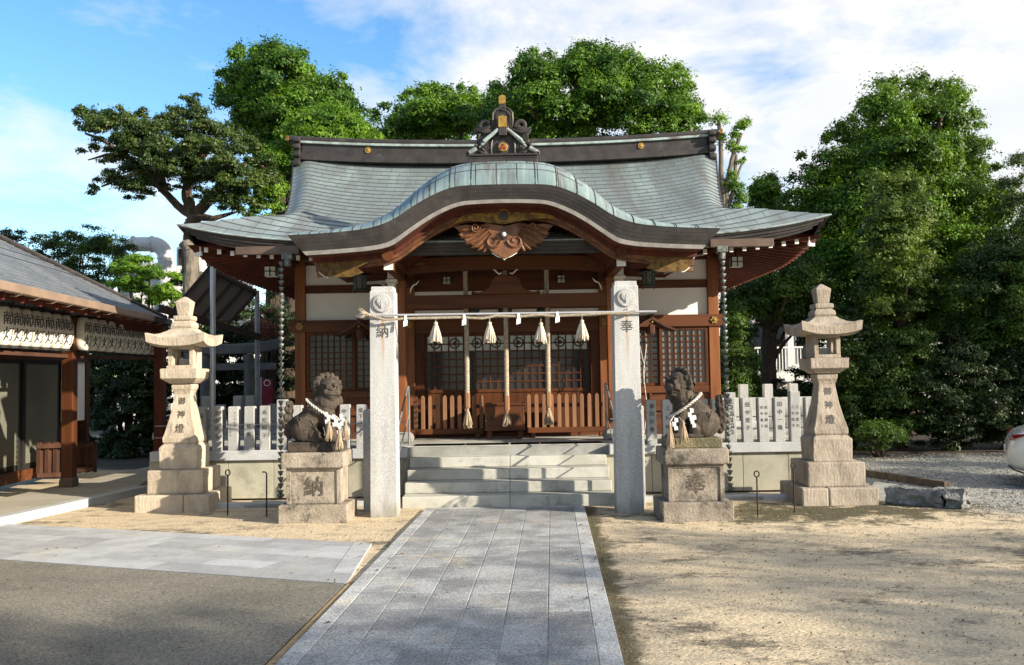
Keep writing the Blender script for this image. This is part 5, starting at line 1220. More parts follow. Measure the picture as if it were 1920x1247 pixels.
# straw collars with tassels
def collar(cx, cy, zb, sgn, label, px0):
    T = thing('lion_collar', label, 'rope collar', (cx, cy, zb+.5))
    pts = []
    for k in range(29):
        a = 2*PI*k/28; x = .06 + .20*math.cos(a)*.92; y = .175*math.sin(a); z = .10+.41 - .17*math.cos(a)*.75 - .035
        pts.append((cx+sgn*x, cy+y, zb+z))
    mb = MB(); rope_path(mb, pts, .017, 2, .07, 7, 5); mb.part('cord', 'rope_white', T, smooth=True)
    return T, lambda k: Vector(pts[k % 28])
def streamer(T, p, flip=1):
    mb = MB(); p = Vector(p); w_ = .022; t_ = .0012
    for i, (dx, dz, sz) in enumerate(((0, 0, .05), (.024, -.045, .05), (.006, -.09, .045))):
        x = p.x+flip*dx; y = p.y-.004*i; z = p.z+dz; mb.add([(x-w_, y, z), (x+w_*.8, y-.006, z-.006), (x+w_, y-.004, z-sz), (x-w_*.8, y+.002, z-sz-.006), (x-w_, y+t_, z), (x+w_*.8, y-.006+t_, z-.006), (x+w_, y-.004+t_, z-sz), (x-w_*.8, y+.002+t_, z-sz-.006)], [(0,1,2,3),(7,6,5,4),(0,4,5,1),(1,5,6,2),(2,6,7,3),(3,7,4,0)])
    mb.part('paper_streamer', 'paper', T)
zb = .788
T, cp = collar(LLX, 10.73, zb, 1, 'white cord collar with straw tassels round the neck of the closed mouth lion', 0)
for k, (px, py, h, r_) in enumerate(((617, 790, .225, .048), (636, 806, .215, .046), (648, 789, .21, .042))):
    q = at(px, py, 10.46-.03*(k == 1)); tassel_mb(q, h, r_, rnd, 34).part('tassel', 'tassel', T, smooth=True); 
    MB().tube([q, q.lerp(cp(24+k*2), .6)+Vector((0, -.02, 0)), cp(24+k*2)], .006, 5).part('cord', 'rope_white', T)
for px, py in ((612, 772), (626, 777), (634, 792), (640, 776)): streamer(T, at(px, py, 10.47), 1)
T, cp = collar(RLX, 10.43, zb, -1, 'white cord collar with straw tassels round the neck of the open mouth lion', 0)
for k, (px, py, h, r_) in enumerate(((1281, 790, .25, .05), (1256, 792, .29, .046))):
    q = at(px, py, 10.14-.0*k); tassel_mb(q, h, r_, rnd, 34).part('tassel', 'tassel', T, smooth=True)
    MB().tube([q, q.lerp(cp(4+k*2), .5)+Vector((0, -.02, 0)), cp(7+k*3)], .006, 5).part('cord', 'rope_white', T)
for px, py in ((1268, 783), (1297, 765), (1302, 778)): streamer(T, at(px, py, 10.15), -1)

# ---- inscribed granite fence along the platform edge
def fence(label, x0, x1, posts, group):
    T = thing('stone_fence', label, 'fence', ((x0+x1)/2, 12.55, .54))
    MB().box(x0, x1, 12.46, 12.64, .541, .675).part('base_rail', 'kerb', T, bevel=.008)
    for zz in (.86, 1.02): MB().tube([(x0+.03, 12.56, zz), (x1-.03, 12.56, zz)], .008, 6).part('rod', 'steel_grey', T)
    for px, cols, ht in posts:
        x = at(px, 790, 12.5).x; hw = .066
        mb = MB(); mb.lathe([(hw, .675), (hw, ht-.01), (hw-.008, ht)], (x, 12.55, 0), sq=True); e_ = rnd.uniform(-.007, .007); e2_ = rnd.uniform(-.003, .003); mb.v = [(a+e_*(c_ > 1), b_+.004*(c_ > 1)*rnd.uniform(-1, 1), c_+e2_*(c_ > 1)) for a, b_, c_ in mb.v]; o = mb.part('post', 'granite_fence', T, bevel=.005)
        if cols:
            mb = MB(); m_ = len(cols); sz = .072 if m_ == 1 else .046
            for ci, (s_, zc, n_) in enumerate(cols):
                u0 = 0 if m_ == 1 else (.030 if ci == 0 else -.030)
                text_col(mb, s_, sz if n_ is None else n_[0], (.092 if m_ == 1 else .085) if n_ is None else n_[1], lambda u, v: (x+u+u0, 12.55-hw-.003, zc+v))
            mb.part('inscription', 'ink', o)
    return T
zm = 1.03; ht = 1.275
XR = AX+1.42
fence('low granite fence with engraved names along the platform edge, left of the steps', -4.95, AX-1.38,
      [(352, None, ht), (377, [('麻田弘', zm, (.072, .115))], ht), (407, [('安田宗浩', zm, (.07, .105))], ht), (437, [('さくらんぼ', 1.10, (.036, .042)), ('たちばな', .95, (.036, .045))], ht), (467, [('株式会社', 1.13, (.038, .045)), ('和気', .95, (.06, .11))][1:] , ht), (496.5, [('赤松照子', zm, (.07, .105))], ht), (528, [('北東町自治会', zm, (.075, .085))], 1.36), (556, None, ht), (585, None, ht), (614, [('田中正子', zm, (.07, .105))], ht), (646, [('中村京子', zm, (.07, .105))], ht), (677, [('堤下ステ子', zm, (.066, .082))], ht)], None)
fence('low granite fence with engraved names along the platform edge, right of the steps', AX+1.38, 4.22,
      [(1222, [('廣田好美', zm, (.07, .105))], ht), (1252, [('上杉博', zm, (.07, .13))], ht), (1288, [('山本文', zm, (.07, .13))], ht), (1320, None, ht), (1344, None, ht), (1371, [('北東福祉協会', zm, (.082, .083))], 1.36), (1402, [('田中愛子', zm, (.07, .105))], ht), (1432, [('田中靖則', 1.02, None), ('田中寛子', 1.02, None)], ht), (1462, [('田中一義', zm, (.07, .105))], ht), (1491, [('三木愛代', 1.02, None), ('三木佳子', 1.02, None)], 1.36), (1520, [('永吉', 1.06, (.07, .12))], ht)], None)
# a second row of bare posts along the back edge
for lb, xs, y, hs in (('row of bare granite posts standing farther back, seen between the inscribed left posts', [362, 388, 414, 447, 470, 512], 16.6, [1.2, 1.36, 1.2, 1.36, 1.36, 1.2]), ('row of bare granite posts lit peach, farther back behind the inscribed right posts', [1358, 1376, 1394, 1412, 1422, 1440, 1452, 1470, 1487, 1504, 1516], 16.6, [1.18, 1.18, 1.42, 1.18, 1.18, 1.42, 1.18, 1.18, 1.42, 1.18, 1.18])):
    X = [at(px, 760, y).x for px in xs]; T = thing('stone_fence', lb, 'fence', ((X[0]+X[-1])/2, y, FZ))
    MB().box(X[0]-.2, X[-1]+.2, y-.08, y+.08, 0, .76).part('base_rail', 'kerb', T, bevel=.008)
    for x, h in zip(X, hs): MB().lathe([(.075, .76), (.075, h-.01), (.066, h)], (x, y, 0), sq=True).part('post', 'granite_fence', T, bevel=.005)
    for zz in (.95, 1.12): MB().tube([(X[0], y, zz), (X[-1], y, zz)], .008, 6).part('rod', 'steel_grey', T)

# ---- rain chains
def rain_chain(pxt, pxb, zt, zbm, y, label):
    a = at(pxt, 500, y); b_ = at(pxb, 900, y); T = thing('rain_chain', label, 'rain chain', (b_.x, y, zbm))
    MB().tube([(a.x, y, zt), (b_.x, y, zbm)], .004, 5).part('wire', 'chain_copper', T)
    cup = MB().lathe([(.012, -.03), (.016, -.028), (.040, .026), (.036, .03), (.010, -.02)], (0, 0, 0), 10, cap=False).mesh('cup', (0, 0, 0), 'all'); n = int((zt-zbm)/.0815); cup.materials.append(MT['chain_copper'])
    for k in range(n):
        f = (k+.5)/n; o = link('cup', cup, None, T); o.location = Vector((lerp(a.x, b_.x, f), y, lerp(zt, zbm, f))) - Vector(T.location); o.rotation_euler = (rnd.uniform(-.12, .12), rnd.uniform(-.12, .12), rnd.uniform(0, 3))
    MB().lathe([(.02, -.03), (.05, 0), (.05, .02)], (b_.x, y, zbm), 12).part('weight', 'chain_copper', T)
rain_chain(528, 526, 3.19, .12, 11.96, 'hanging rain chain of copper cups before the left fence, beside the closed mouth lion')
rain_chain(1355, 1369, 3.19, .12, 11.96, 'hanging rain chain of copper cups before the right fence, behind the open mouth lion')
for px, py, lb in ((505, 940, 'dark drain cover on the ground under the left rain chain'), (1385, 926, 'dark drain cover on the ground under the right rain chain')):
    q = gnd(px, py, .05); mb = MB(); mb.box(q.x-.27, q.x+.27, q.y-.2, q.y+.22, -.02, .035)
    T = mb.top('drain_cover', 'granite_dark', lb, 'drain cover', bevel=.005)

# ---- picket barrier before the doors
def pickets(label, x0, x1, n):
    T = thing('picket_barrier', label, 'barrier', ((x0+x1)/2, 14.2, FZ))
    MB().box(x0, x1, 14.17, 14.25, FZ+.07, FZ+.15).part('bottom_rail', 'wood_h', T, bevel=.005)
    MB().box(x0, x1, 14.225, 14.255, FZ+.46, FZ+.52).part('rail', 'wood_h', T)
    for e in (x0+.05, x1-.12): MB().box(e, e+.07, 14.12, 14.30, FZ, FZ+.069).part('foot', 'wood_h', T)
    for k in range(n):
        x = lerp(x0+.03, x1-.03, k/(n-1)); w_ = .03
        mb = MB(); mb.prism([(x-w_, FZ+.15), (x+w_, FZ+.15), (x+w_, FZ+.635), (x+w_*.35, FZ+.668), (x-w_*.35, FZ+.668), (x-w_, FZ+.635)], 14.185, 14.222); mb.part('picket', 'wood_pale', T, bevel=.003)
pickets('weathered wooden picket barrier before the lattice doors, left of the offering box', at(762, 760, 14.2).x, at(906, 760, 14.2).x, 11)
pickets('weathered wooden picket barrier before the lattice doors, right of the offering box', at(988, 760, 14.2).x, at(1137, 760, 14.2).x, 11)
# ---- offering box
q = at(946.5, 780, 13.75); OB = thing('offering_box', 'wooden offering box with studded edges and the characters 奉納', 'box', (q.x, 13.9, FZ)); x = q.x
zt = at(946, 757, 13.75).z; zb_ = at(946, 808, 13.75).z
MB().box(x-.30, x+.30, 13.76, 14.12, zb_, zt-.03).part('case', 'wood_h', OB, bevel=.006)
MB().box(x-.318, x+.318, 13.745, 14.13, zt-.03, zt).part('lid', 'wood_h', OB, bevel=.005)
mb = MB()
for k in range(6): mb.box(x-.28, x+.28, 13.78+k*.055, 13.80+k*.055, zt+.001, zt+.015)
mb.part('grille', 'wood_h', OB)
for s in (-1, 1):
    MB().box(x+s*.23-.03, x+s*.23+.03, 13.80, 14.08, FZ, zb_-.001).part('leg', 'wood_d', OB)
    mb = MB()
    for k in range(9): mb.sphere((x+s*.285, 13.757, lerp(zb_+.03, zt-.06, k/8)), .009, 6, 5)
    mb.part('studs', 'gold', OB)
mb = MB(); zc = (zt+zb_)/2-.01
text_col(mb, '奉', .10, .1, lambda u, v: (x-.19+u, 13.757, zc+v)); text_col(mb, '納', .10, .1, lambda u, v: (x+.20+u, 13.757, zc+v)); mb.part('inscription', 'black', OB)

# ---- bell ropes and bells
def bell_rope(px, pyt, pyk, pye, lb, y=13.62):
    a = at(px-2, pyt, y); b_ = at(px+2, pyk, y); e = at(px+2.5, pye, y)
    T = thing('bell_rope', lb, 'bell rope', (b_.x, y, e.z), 'thick bell ropes before the doors')
    mb = MB(); rope_path(mb, [a, a.lerp(b_, .5)+Vector((.006, 0, 0)), b_+Vector((0, 0, -.02))], .036, 3, .125, 9, 7); mb.part('rope', 'rope', T, smooth=True)
    h = b_.z - at(px, pyk+31, y).z; mb = MB(); mb.lathe([(.030, 0), (.040, -.015), (.044, -.05), (.044, -h+.03), (.036, -h)], b_, n=6); mb.part('grip', 'wood_pale', T, bevel=.004)
    tassel_mb(b_+Vector((0, 0, -h+.02)), (b_.z-h-e.z), .068, rnd, 40).part('tassel', 'tassel', T, smooth=True)
    return b_
for px, pyk, pye, lb in ((874, 735, 804, 'thick straw bell rope hanging over the left picket barrier'), (948, 740, 801, 'thick straw bell rope hanging in front of the offering box'), (1026, 733, 799, 'thick straw bell rope hanging over the right picket barrier')):
    bell_rope(px, 500, pyk, pye, lb)
for px, lb in ((886, 'round brown bell under the tie beam beside the left bell rope'), (947, 'round brown bell under the tie beam beside the middle bell rope'), (1019, 'round brown bell under the tie beam beside the right bell rope')):
    c = at(px, 582, 13.75); T = thing('shrine_bell', lb, 'bell', (c.x, 13.75, c.z-.11))
    MB().lathe([(.0, -.105), (.055, -.092), (.094, -.05), (.102, -.01), (.108, -.008), (.108, .008), (.102, .01), (.09, .055), (.05, .092), (.02, .10)], (c.x, 13.75, c.z), 18, ry=.6, cap=False).part('shell', 'bronze', T, smooth=True)
    MB().tube([(c.x, 13.75, c.z+.10), (c.x, 13.75, c.z+.3)], .008, 6).part('hanger', 'dark_iron', T)

# ---- handrails by the steps
for px, s, lb in ((750, 1, 'thin steel handrail at the left edge of the steps'), (1152, -1, 'thin steel handrail at the right edge of the steps')):
    x = at(px, 830, 12.0).x - s*0
    T = thing('handrail', lb, 'handrail', (x, 12.1, 0))
    MB().tube([(x, 11.62, .10), (x, 11.62, .86), (x, 11.66, .92), (x, 11.75, .97), (x, 12.95, 1.50), (x, 13.02, 1.50), (x, 13.05, 1.45), (x, 13.05, FZ)], .014, 8).part('rail', 'steel_grey', T, smooth=True)
    MB().tube([(x, 11.63, .55), (x, 13.04, 1.1)], .008, 6).part('lower_bar', 'steel_grey', T, smooth=True)
# ---- iron stakes
def stake(px, pyt, pyb, ring, lb):
    b_ = gnd(px, pyb); h = at(px, pyt, b_.y).z
    T = thing('iron_stake', lb, 'stake', (b_.x, b_.y, 0))
    if ring:
        MB().tube([(b_.x, b_.y, -.05), (b_.x, b_.y, h-.07)], .009, 6).part('rod', 'dark_iron', T)
        MB().tube([(b_.x+.028*math.sin(a), b_.y, h-.04-.034*math.cos(a)) for a in np.linspace(0, 2*PI, 15)], .008, 6, cap=False).part('ring', 'dark_iron', T)
    else: MB().tube([(b_.x, b_.y, -.05), (b_.x, b_.y, h-.02), (b_.x-.015, b_.y, h), (b_.x-.05, b_.y, h)], .009, 6).part('rod', 'dark_iron', T)
stake(427, 880, 965, True, 'rusty iron stake with ring top beside the sunlit stone lantern')
stake(500, 885, 968, False, 'rusty iron stake with bent top beside the 納 plinth')
stake(1421, 882, 968, True, 'rusty iron stake with ring top beside the 奉 plinth')
stake(1490, 867, 960, True, 'rusty iron stake with ring top before the shaded stone lantern')

# ---- rough kerb rock and low wooden frame at right
a, b_ = gnd(1660, 945), gnd(1806, 955)
def rock(p0, p1, d, h, lb, seed):
    r3 = random.Random(seed); me = MB(); n = 9
    bm = bmesh.new(); bmesh.ops.create_cube(bm, size=1); bmesh.ops.subdivide_edges(bm, edges=bm.edges, cuts=7, use_grid_fill=True)
    ax = (p1-p0); Lx = ax.length; ax.normalize(); ay = Vector((-ax.y, ax.x, 0)); mid = (p0+p1)/2
    from mathutils import noise
    for v in bm.verts:
        q = v.co.copy(); nn = noise.noise_vector(q*Vector((Lx*5, 2.4, 2.4))+Vector((seed, 0, 0)))*.26 + noise.noise_vector(q*Vector((Lx*14, 7, 7))+Vector((0, seed, 0)))*.10
        v.co = mid + ax*(q.x*Lx + nn.x*h) + ay*(q.y*d + d/2 + nn.y*h*1.3) + Vector((0, 0, (q.z+.5)*h + nn.z*h*.7*(q.z > -.4)))
    m_ = bpy.data.meshes.new('rock'); bm.to_mesh(m_); bm.free(); org = mid; m_.transform(Matrix.Translation(-org)); m_.set_sharp_from_angle(angle=R(25)); m_.polygons.foreach_set('use_smooth', [True]*len(m_.polygons))
    o = link('kerb_rock', m_, 'rough_rock', None); o.location = org; return tag(o, lb, 'rock')
mid = a.lerp(b_, .74)
rock(a, mid, .22, .20, 'long rough grey kerb rock lying beside the shaded stone lantern', 3)
rock(mid+Vector((.02, 0, 0)), b_, .24, .22, 'short rough grey kerb rock at the end of the long one, on the gravel side', 8)
T = thing('wooden_frame', 'low weathered timber frame on the gravel behind the kerb rocks', 'frame', gnd(1690, 910))
p = [gnd(1628, 893), gnd(1776, 917), gnd(1775, 934), gnd(1600, 934)]
MB().beam(p[0]+Vector((0, 0, .05)), p[1]+Vector((0, 0, .05)), .09, .10).part('board', 'wood_old', T, bevel=.006)
MB().beam(p[1]+Vector((.0, -.1, .05)), gnd(1790, 945)+Vector((0, 0, .05)), .07, .10).part('board', 'wood_old', T, bevel=.006)
mb = MB(); mb.slab([(v.x, v.y) for v in (gnd(1640, 905), gnd(1755, 922), gnd(1740, 940), gnd(1620, 940))], 0, .02); mb.part('grating', 'granite_dark', T)

# ---- lanterns under the eaves
def bronze_lantern(px, py, y, lb):
    c = at(px, py, y); T = thing('hanging_lantern', lb, 'lantern', (c.x, y, c.z-.12))
    MB().lathe([(.085, -.10), (.085, .07)], c, 6, cap=False).part('glass', 'grey_glass', T)
    mb = MB()
    for k in range(6): a = 2*PI*k/6; mb.tube([(c.x+.09*math.cos(a), c.y+.09*math.sin(a), c.z-.11), (c.x+.09*math.cos(a), c.y+.09*math.sin(a), c.z+.08)], .010, 4)
    for k in range(1, 5): mb.tube([(c.x+.09*math.cos(a), c.y+.09*math.sin(a), c.z-.11+k*.037) for a in np.linspace(0, 2*PI, 7)], .004, 4, cap=False)
    mb.part('cage', 'bronze', T)
    MB().lathe([(.05, -.135), (.115, -.13), (.11, -.105)], c, 6).part('tray', 'bronze', T)
    MB().lathe([(.165, .065), (.17, .08), (.09, .115), (.035, .15), (.03, .17), (.012, .19)], c, 6).part('cap', 'bronze', T)
    MB().tube([(c.x, c.y, c.z+.18), (c.x, c.y, c.z+.5)], .005, 5).part('hanger', 'bronze', T)
    mb = MB()
    for k in range(3): a = 2*PI*k/3+.5; mb.tube([(c.x+.085*math.cos(a), c.y+.085*math.sin(a), c.z-.13), (c.x+.095*math.cos(a), c.y+.095*math.sin(a), c.z-.17)], .009, 5)
    mb.part('foot', 'bronze', T)
bronze_lantern(675, 528, 13.2, 'dark bronze hanging lantern under the left side of the porch')
bronze_lantern(1216, 520, 13.2, 'dark bronze hanging lantern under the right side of the porch')
def box_lamp(px, py, y, lb, s=.085):
    c = at(px, py, y); T = thing('eave_lamp', lb, 'lamp', (c.x, y, c.z-s)); mb = MB()
    MB().box(c.x-s, c.x+s, y-s, y+s, c.z-s*.8, c.z+s*.8).part('shade', 'curtain', T)
    for i in range(3):
        for j in (-1, 1):
            x = c.x + (i-1)*s; mb.box(x-.007, x+.007, y+j*(s+.004)-.006, y+j*(s+.004)+.006, c.z-s*.85, c.z+s*.85); mb.box(c.x+j*(s+.004)-.006, c.x+j*(s+.004)+.006, y+(i-1)*s*.9-.007, y+(i-1)*s*.9+.007, c.z-s*.85, c.z+s*.85)
    mb.box(c.x-s-.012, c.x+s+.012, y-s-.012, y+s+.012, c.z+s*.8, c.z+s*.95); mb.box(c.x-s-.006, c.x+s+.006, y-s-.012, y-s-.001, c.z-.006, c.z+.006); mb.part('frame', 'black', T)
    MB().tube([(c.x, y, c.z+s*.95), (c.x, y, c.z+s*.95+.12)], .012, 6).part('hanger', 'black', T)
box_lamp(509, 510, 13.2, 'small square grilled lamp under the left eave above the rain chain')
box_lamp(1380, 492, 13.2, 'small square grilled lamp under the right eave near the rain chain')
box_lamp(838, 526, 14.2, 'small grilled lamp under the porch left of the frog leg strut', .06)
box_lamp(1052, 523, 14.2, 'small grilled lamp under the porch right of the frog leg strut', .06)
# ---- little gabled bell-cote like notice roofs at the windows
def gable_lamp(px, py, lb, y=14.1):
    c = at(px, py, y); T = thing('gabled_lamp', lb, 'roofed lamp', (c.x, y, c.z-.35)); 
    for s in (-1, 1):
        poly = [(c.x, c.z+.03), (c.x+s*.20, c.z-.10), (c.x+s*.36, c.z-.17), (c.x+s*.37, c.z-.20), (c.x+s*.19, c.z-.135), (c.x, c.z-.02)]
        MB().prism(poly if s < 0 else poly[::-1], y-.18, y+.25).part('roof_slope', 'wood_board', T, bevel=.005)
    MB().box(c.x-.03, c.x+.03, y-.2, y+.26, c.z+.02, c.z+.065).part('ridge', 'wood_board', T, bevel=.006)
    MB().lathe([(.03, -.26), (.05, -.22), (.055, -.12), (.02, -.08)], (c.x, y-.12, c.z), 6).part('pendant', 'wood_board', T)
    MB().sphere((c.x, y-.19, c.z-.06), .018, 8, 6).part('boss', 'gold', T)
    MB().box(c.x-.025, c.x+.025, y+.1, y+.30, c.z-.22, c.z-.15).part('arm', 'wood_board', T)
gable_lamp(676, 606, 'small dark gabled wooden canopy fixed before the left lattice window')
gable_lamp(1219, 598, 'small dark gabled wooden canopy fixed before the right lattice window')
c = at(1213, 620, 13.98); mb = MB(); mb.tube([at(1212, 645, 13.98), at(1206, 700, 13.98), at(1213, 760, 13.98), at(1208, 812, 13.98)], .007, 5); mb.tube([at(1200, 650, 13.98), at(1209, 690, 13.98), at(1207, 720, 13.98)], .006, 5)
mb.top('pull_cord', 'rope_white', 'pair of thin pale cords hanging before the right lattice window', 'cord')

# ---- parked car, only its tail in view
def car():
    x0, y0 = at(1881, 850, 12.45).x, 12.45; W = 1.78; T = thing('parked_car', 'white parked car cut by the right edge, its tail with red lamp showing', 'car', (x0, y0, 0))
    # stations along the length: x, belt z, roof z, half width, bottom z
    st = [(0.0, .50, .60, .55, .36), (.03, .66, .70, .68, .29), (.10, .80, .825, .79, .24), (.22, .86, .89, .845, .21), (.5, .89, .925, .875, .19), (1.0, .91, 1.0, .885, .18), (1.45, .92, 1.28, .89, .18), (2.0, .92, 1.42, .89, .18), (2.6, .91, 1.42, .89, .18), (3.1, .90, 1.22, .89, .18), (3.55, .88, .96, .885, .18), (4.1, .80, .86, .86, .20), (4.45, .68, .72, .78, .24), (4.6, .52, .56, .62, .32)]
    mb = MB(); n = 16; vs = []
    yc = y0+W/2
    for x, zb1, zr, hw, z0 in st:
        sec = [(-.80, z0), (-.96, z0+.10), (-1, z0+.30), (-1.0, (zb1+z0)/2+.1), (-.965, zb1-.03), (-.90, zb1), (-.72 if zr > zb1+.1 else -.80, lerp(zb1, zr, .72)), (-.58, zr-.01)]
        sec = [(a*hw, b_) for a, b_ in sec]; full = sec + [(-a, b_) for a, b_ in sec[::-1]]
        vs += [(x0+x, yc+a, b_) for a, b_ in full]
    m_ = len(st); fs = [(i*n+k, i*n+(k+1) % n, (i+1)*n+(k+1) % n, (i+1)*n+k) for i in range(m_-1) for k in range(n)] + [tuple(range(n)), tuple((m_-1)*n+k for k in range(n))[::-1]]
    me = mb.add(vs, fs); o = mb.part('body', 'car_paint', T, smooth='all'); sb = o.modifiers.new('s', 'SUBSURF'); sb.levels = 2; sb.render_levels = 2
    # dark glass band
    for s in (-1, 1):
        mb = MB(); pl = [(1.1, .965), (1.5, 1.23), (2.0, 1.34), (2.6, 1.34), (3.0, 1.17), (3.3, .965)]; yy = yc + s*.86
        mb.add([(x0+a, yc+s*(.875-.19*(b_-.93)/.45)+s*.0, b_) for a, b_ in pl], [tuple(range(6))]); mb.part('side_window', 'dark_glass', T)
        lamp = [(.055, .735), (.075, .80), (.14, .826), (.27, .835), (.21, .80), (.11, .755), (.075, .725)]
        def hw_at(x): return interp(x, [0, .03, .10, .22, .5], [.50, .655, .775, .845, .88])
        mb = MB(); k_ = len(lamp); mb.add([(x0+a-.004, yc+s*(hw_at(a)+.012), b_) for a, b_ in lamp] + [(x0+a+.03, yc+s*(hw_at(a)-.06), b_) for a, b_ in lamp], [tuple(range(k_)), tuple(range(2*k_-1, k_-1, -1))] + [(i, (i+1) % k_, (i+1) % k_+k_, i+k_) for i in range(k_)]); mb.part('tail_lamp', 'tail_red', T)
        mb = MB(); mb.tube([(x0+a, yc+s*(hw_at(a)*.975), b_) for a, b_ in ((.03, .33), (.09, .275), (.2, .235), (.38, .215))], .013, 5); mb.part('bumper_trim', 'black', T)
        for wx in (.62+.04, 3.55):
            wc = Vector((x0+wx, yc+s*.80, .315)); WH = None
            mb = MB(); mb.prism([(wc.x+.375*math.cos(a), wc.z+.375*math.sin(a)) for a in np.linspace(0, 2*PI, 29)[:-1]], min(yc+s*.80, yc+s*.886), max(yc+s*.80, yc+s*.886)); mb.part('wheel_arch', 'black', T)
            mb = MB()
            prof_ = [(.20, -.10), (.29, -.10), (.315, -.07), (.315, .07), (.29, .10), (.20, .10)]; nn = 28; vs2 = []
            for r_, w_ in prof_:
                for k in range(nn): a = 2*PI*k/nn; vs2.append((wc.x+r_*math.cos(a), wc.y+s*.03+w_, wc.z+r_*math.sin(a)))
            mb.add(vs2, [(i*nn+k, i*nn+(k+1) % nn, (i+1)*nn+(k+1) % nn, (i+1)*nn+k) for i in range(5) for k in range(nn)]); wh = mb.part('wheel', 'tyre', T, smooth=True)
            mb = MB(); yo = wc.y+s*.115
            for k in range(7):
                a = 2*PI*k/7; mb.beam((wc.x, yo, wc.z), (wc.x+.215*math.cos(a), yo+s*.012, wc.z+.215*math.sin(a)), .02, .05, (0, 1, 0))
            mb.tube([(wc.x+.222*math.cos(a), yo+s*.008, wc.z+.222*math.sin(a)) for a in np.linspace(0, 2*PI, 29)], .014, 6, cap=False); mb.sphere((wc.x, yo, wc.z), (.04, .02, .04), 8, 6)
            mb.part('rim', 'alloy', wh)
    MB().box(x0-.004, x0+.05, yc-.18, yc+.18, .50, .60).part('number_plate', 'white_paint', T)
    T.rotation_euler = (0, 0, R(-27)); T.location.x += .04; T.scale = (1, 1, .88)
car()
# ================================================================== side pavilion on the left with paper lanterns
PV = thing('side_pavilion', 'low pavilion with grey slate roof, pale gutter and red-brown posts at the left', 'pavilion', (-6.6, 13.5, .1))
ev0, ev1 = at(0, 527, 9.85), at(312, 599, 16.0)
ed = (ev1-ev0); ed.z = 0; ed.normalize(); en_ = Vector((-ed.y, ed.x, 0))     # en_ points to the west (away from the court)
ZE = (ev0.z+ev1.z)/2
def ep(s, o, z): return Vector((ev1.x, ev1.y, 0)) + ed*s + en_*o + Vector((0, 0, z))
Lr = 11.0
# roof plane rising to the west, hipped at its far end
rise = .59; ridge_o = 2.9
mb = MB(); us_ = list(np.linspace(0, 1, 24)); rows_ = 34; prof2 = []
for i in range(rows_): prof2 += [(i/rows_, .010), ((i+1)/rows_, .0)]
def rp(u, k):
    v, l = prof2[k]; o = v*ridge_o; s = lerp(-Lr, -v*ridge_o*.98, u); zz = ZE + rise*o*(1-.10*(1-v)*v) + l + .0; return ep(s, o, zz)
mb.grid(rp, us_, range(len(prof2)), lambda u, k: (lerp(-Lr, -prof2[k][0]*ridge_o, u)+30, prof2[k][0]*ridge_o*1.08)); mb.part('roof', 'slate', PV, smooth=20, recalc=False)
mb = MB()       # far hip slope
def rq(u, v): o = lerp(v*ridge_o, 2*ridge_o-v*ridge_o, u); return ep(-v*ridge_o*.98, o, ZE + rise*v*ridge_o)
mb.grid(rq, list(np.linspace(0, 1, 6)), list(np.linspace(0, 1, 6)), lambda u, v: (u*5, v*3)); mb.part('roof', 'slate', PV)
mb = MB(); mb.grid(lambda u, v: ep(lerp(-Lr, -v*ridge_o*.98, u), 2*ridge_o-v*ridge_o, ZE+rise*v*ridge_o), list(np.linspace(0, 1, 6)), list(np.linspace(0, 1, 6)), lambda u, v: (u*9, v*3)); mb.part('roof', 'slate', PV)
MB().tube([ep(0, 0, ZE+.02), ep(-ridge_o*.98, ridge_o, ZE+rise*ridge_o+.02)], .035, 6).part('hip_cap', 'brown_copper', PV, smooth=True)
# gutter, fascia, rafters
MB().beam(ep(-Lr, -.06, ZE-.055), ep(-1.05, -.06, ZE-.055), .10, .105).part('gutter', 'gutter_pale', PV, bevel=.012)
MB().beam(ep(-1.04, -.05, ZE-.06), ep(.04, -.05, ZE-.06), .09, .10).part('gutter', 'brown_copper', PV, bevel=.012)
MB().beam(ep(.06, -.05, ZE-.06), ep(.06, 5.6, ZE-.06), .09, .10).part('gutter', 'brown_copper', PV, bevel=.01)
mb = MB()
mb.grid(lambda s, o: ep(s, o, ZE-.10+rise*.55*o), [-Lr, 0], [.0, 1.4]); mb.part('soffit', 'wood_red', PV)
k = -Lr+.2
while k < -.1:
    MB().beam(ep(k, .03, ZE-.15), ep(k, 1.35, ZE-.15+rise*.55*1.3), .05, .07).part('rafter', 'wood_red', PV); 
    MB().tube([ep(k+.1, .02, ZE-.13), ep(k+.1, -.05, ZE-.135), ep(k+.1, -.115, ZE-.11)], .006, 4).part('gutter_hook', 'gutter_pale', PV)
    k += .48
# posts and the long beam
def pv_post(px, y, w_, zt=2.62, m='wood_in'):
    x = at(px, 800, y).x; MB().box(x-w_/2, x+w_/2, y-w_/2, y+w_/2, .16, zt).part('post', m, PV, bevel=.008); MB().lathe([(w_*.62, .1), (w_*.6, .20), (w_*.53, .24)], (x, y, 0), sq=True).part('post_shoe', 'gutter_copper', PV, bevel=.004); return x
xa = pv_post(130, 13.6, .165); xb = pv_post(300, 15.75, .16, 2.62, 'wood_red')
MB().beam((xa-.55, 8.5, 2.56), (xa+.03, 14, 2.56), .10, .16).part('eave_beam', 'wood_red', PV)
MB().beam((xa+.01, 13.7, 2.555), (xb, 15.9, 2.555), .10, .15).part('eave_beam', 'wood_red', PV)
MB().beam((-6.5, 11.0, 2.03), (xa-.01, 13.6, 2.03), .04, .05).part('lantern_rail', 'wood_board', PV)
MB().beam((xa-.0, 13.7, 2.03), (xb-.0, 15.85, 2.03), .04, .05).part('lantern_rail', 'wood_board', PV)
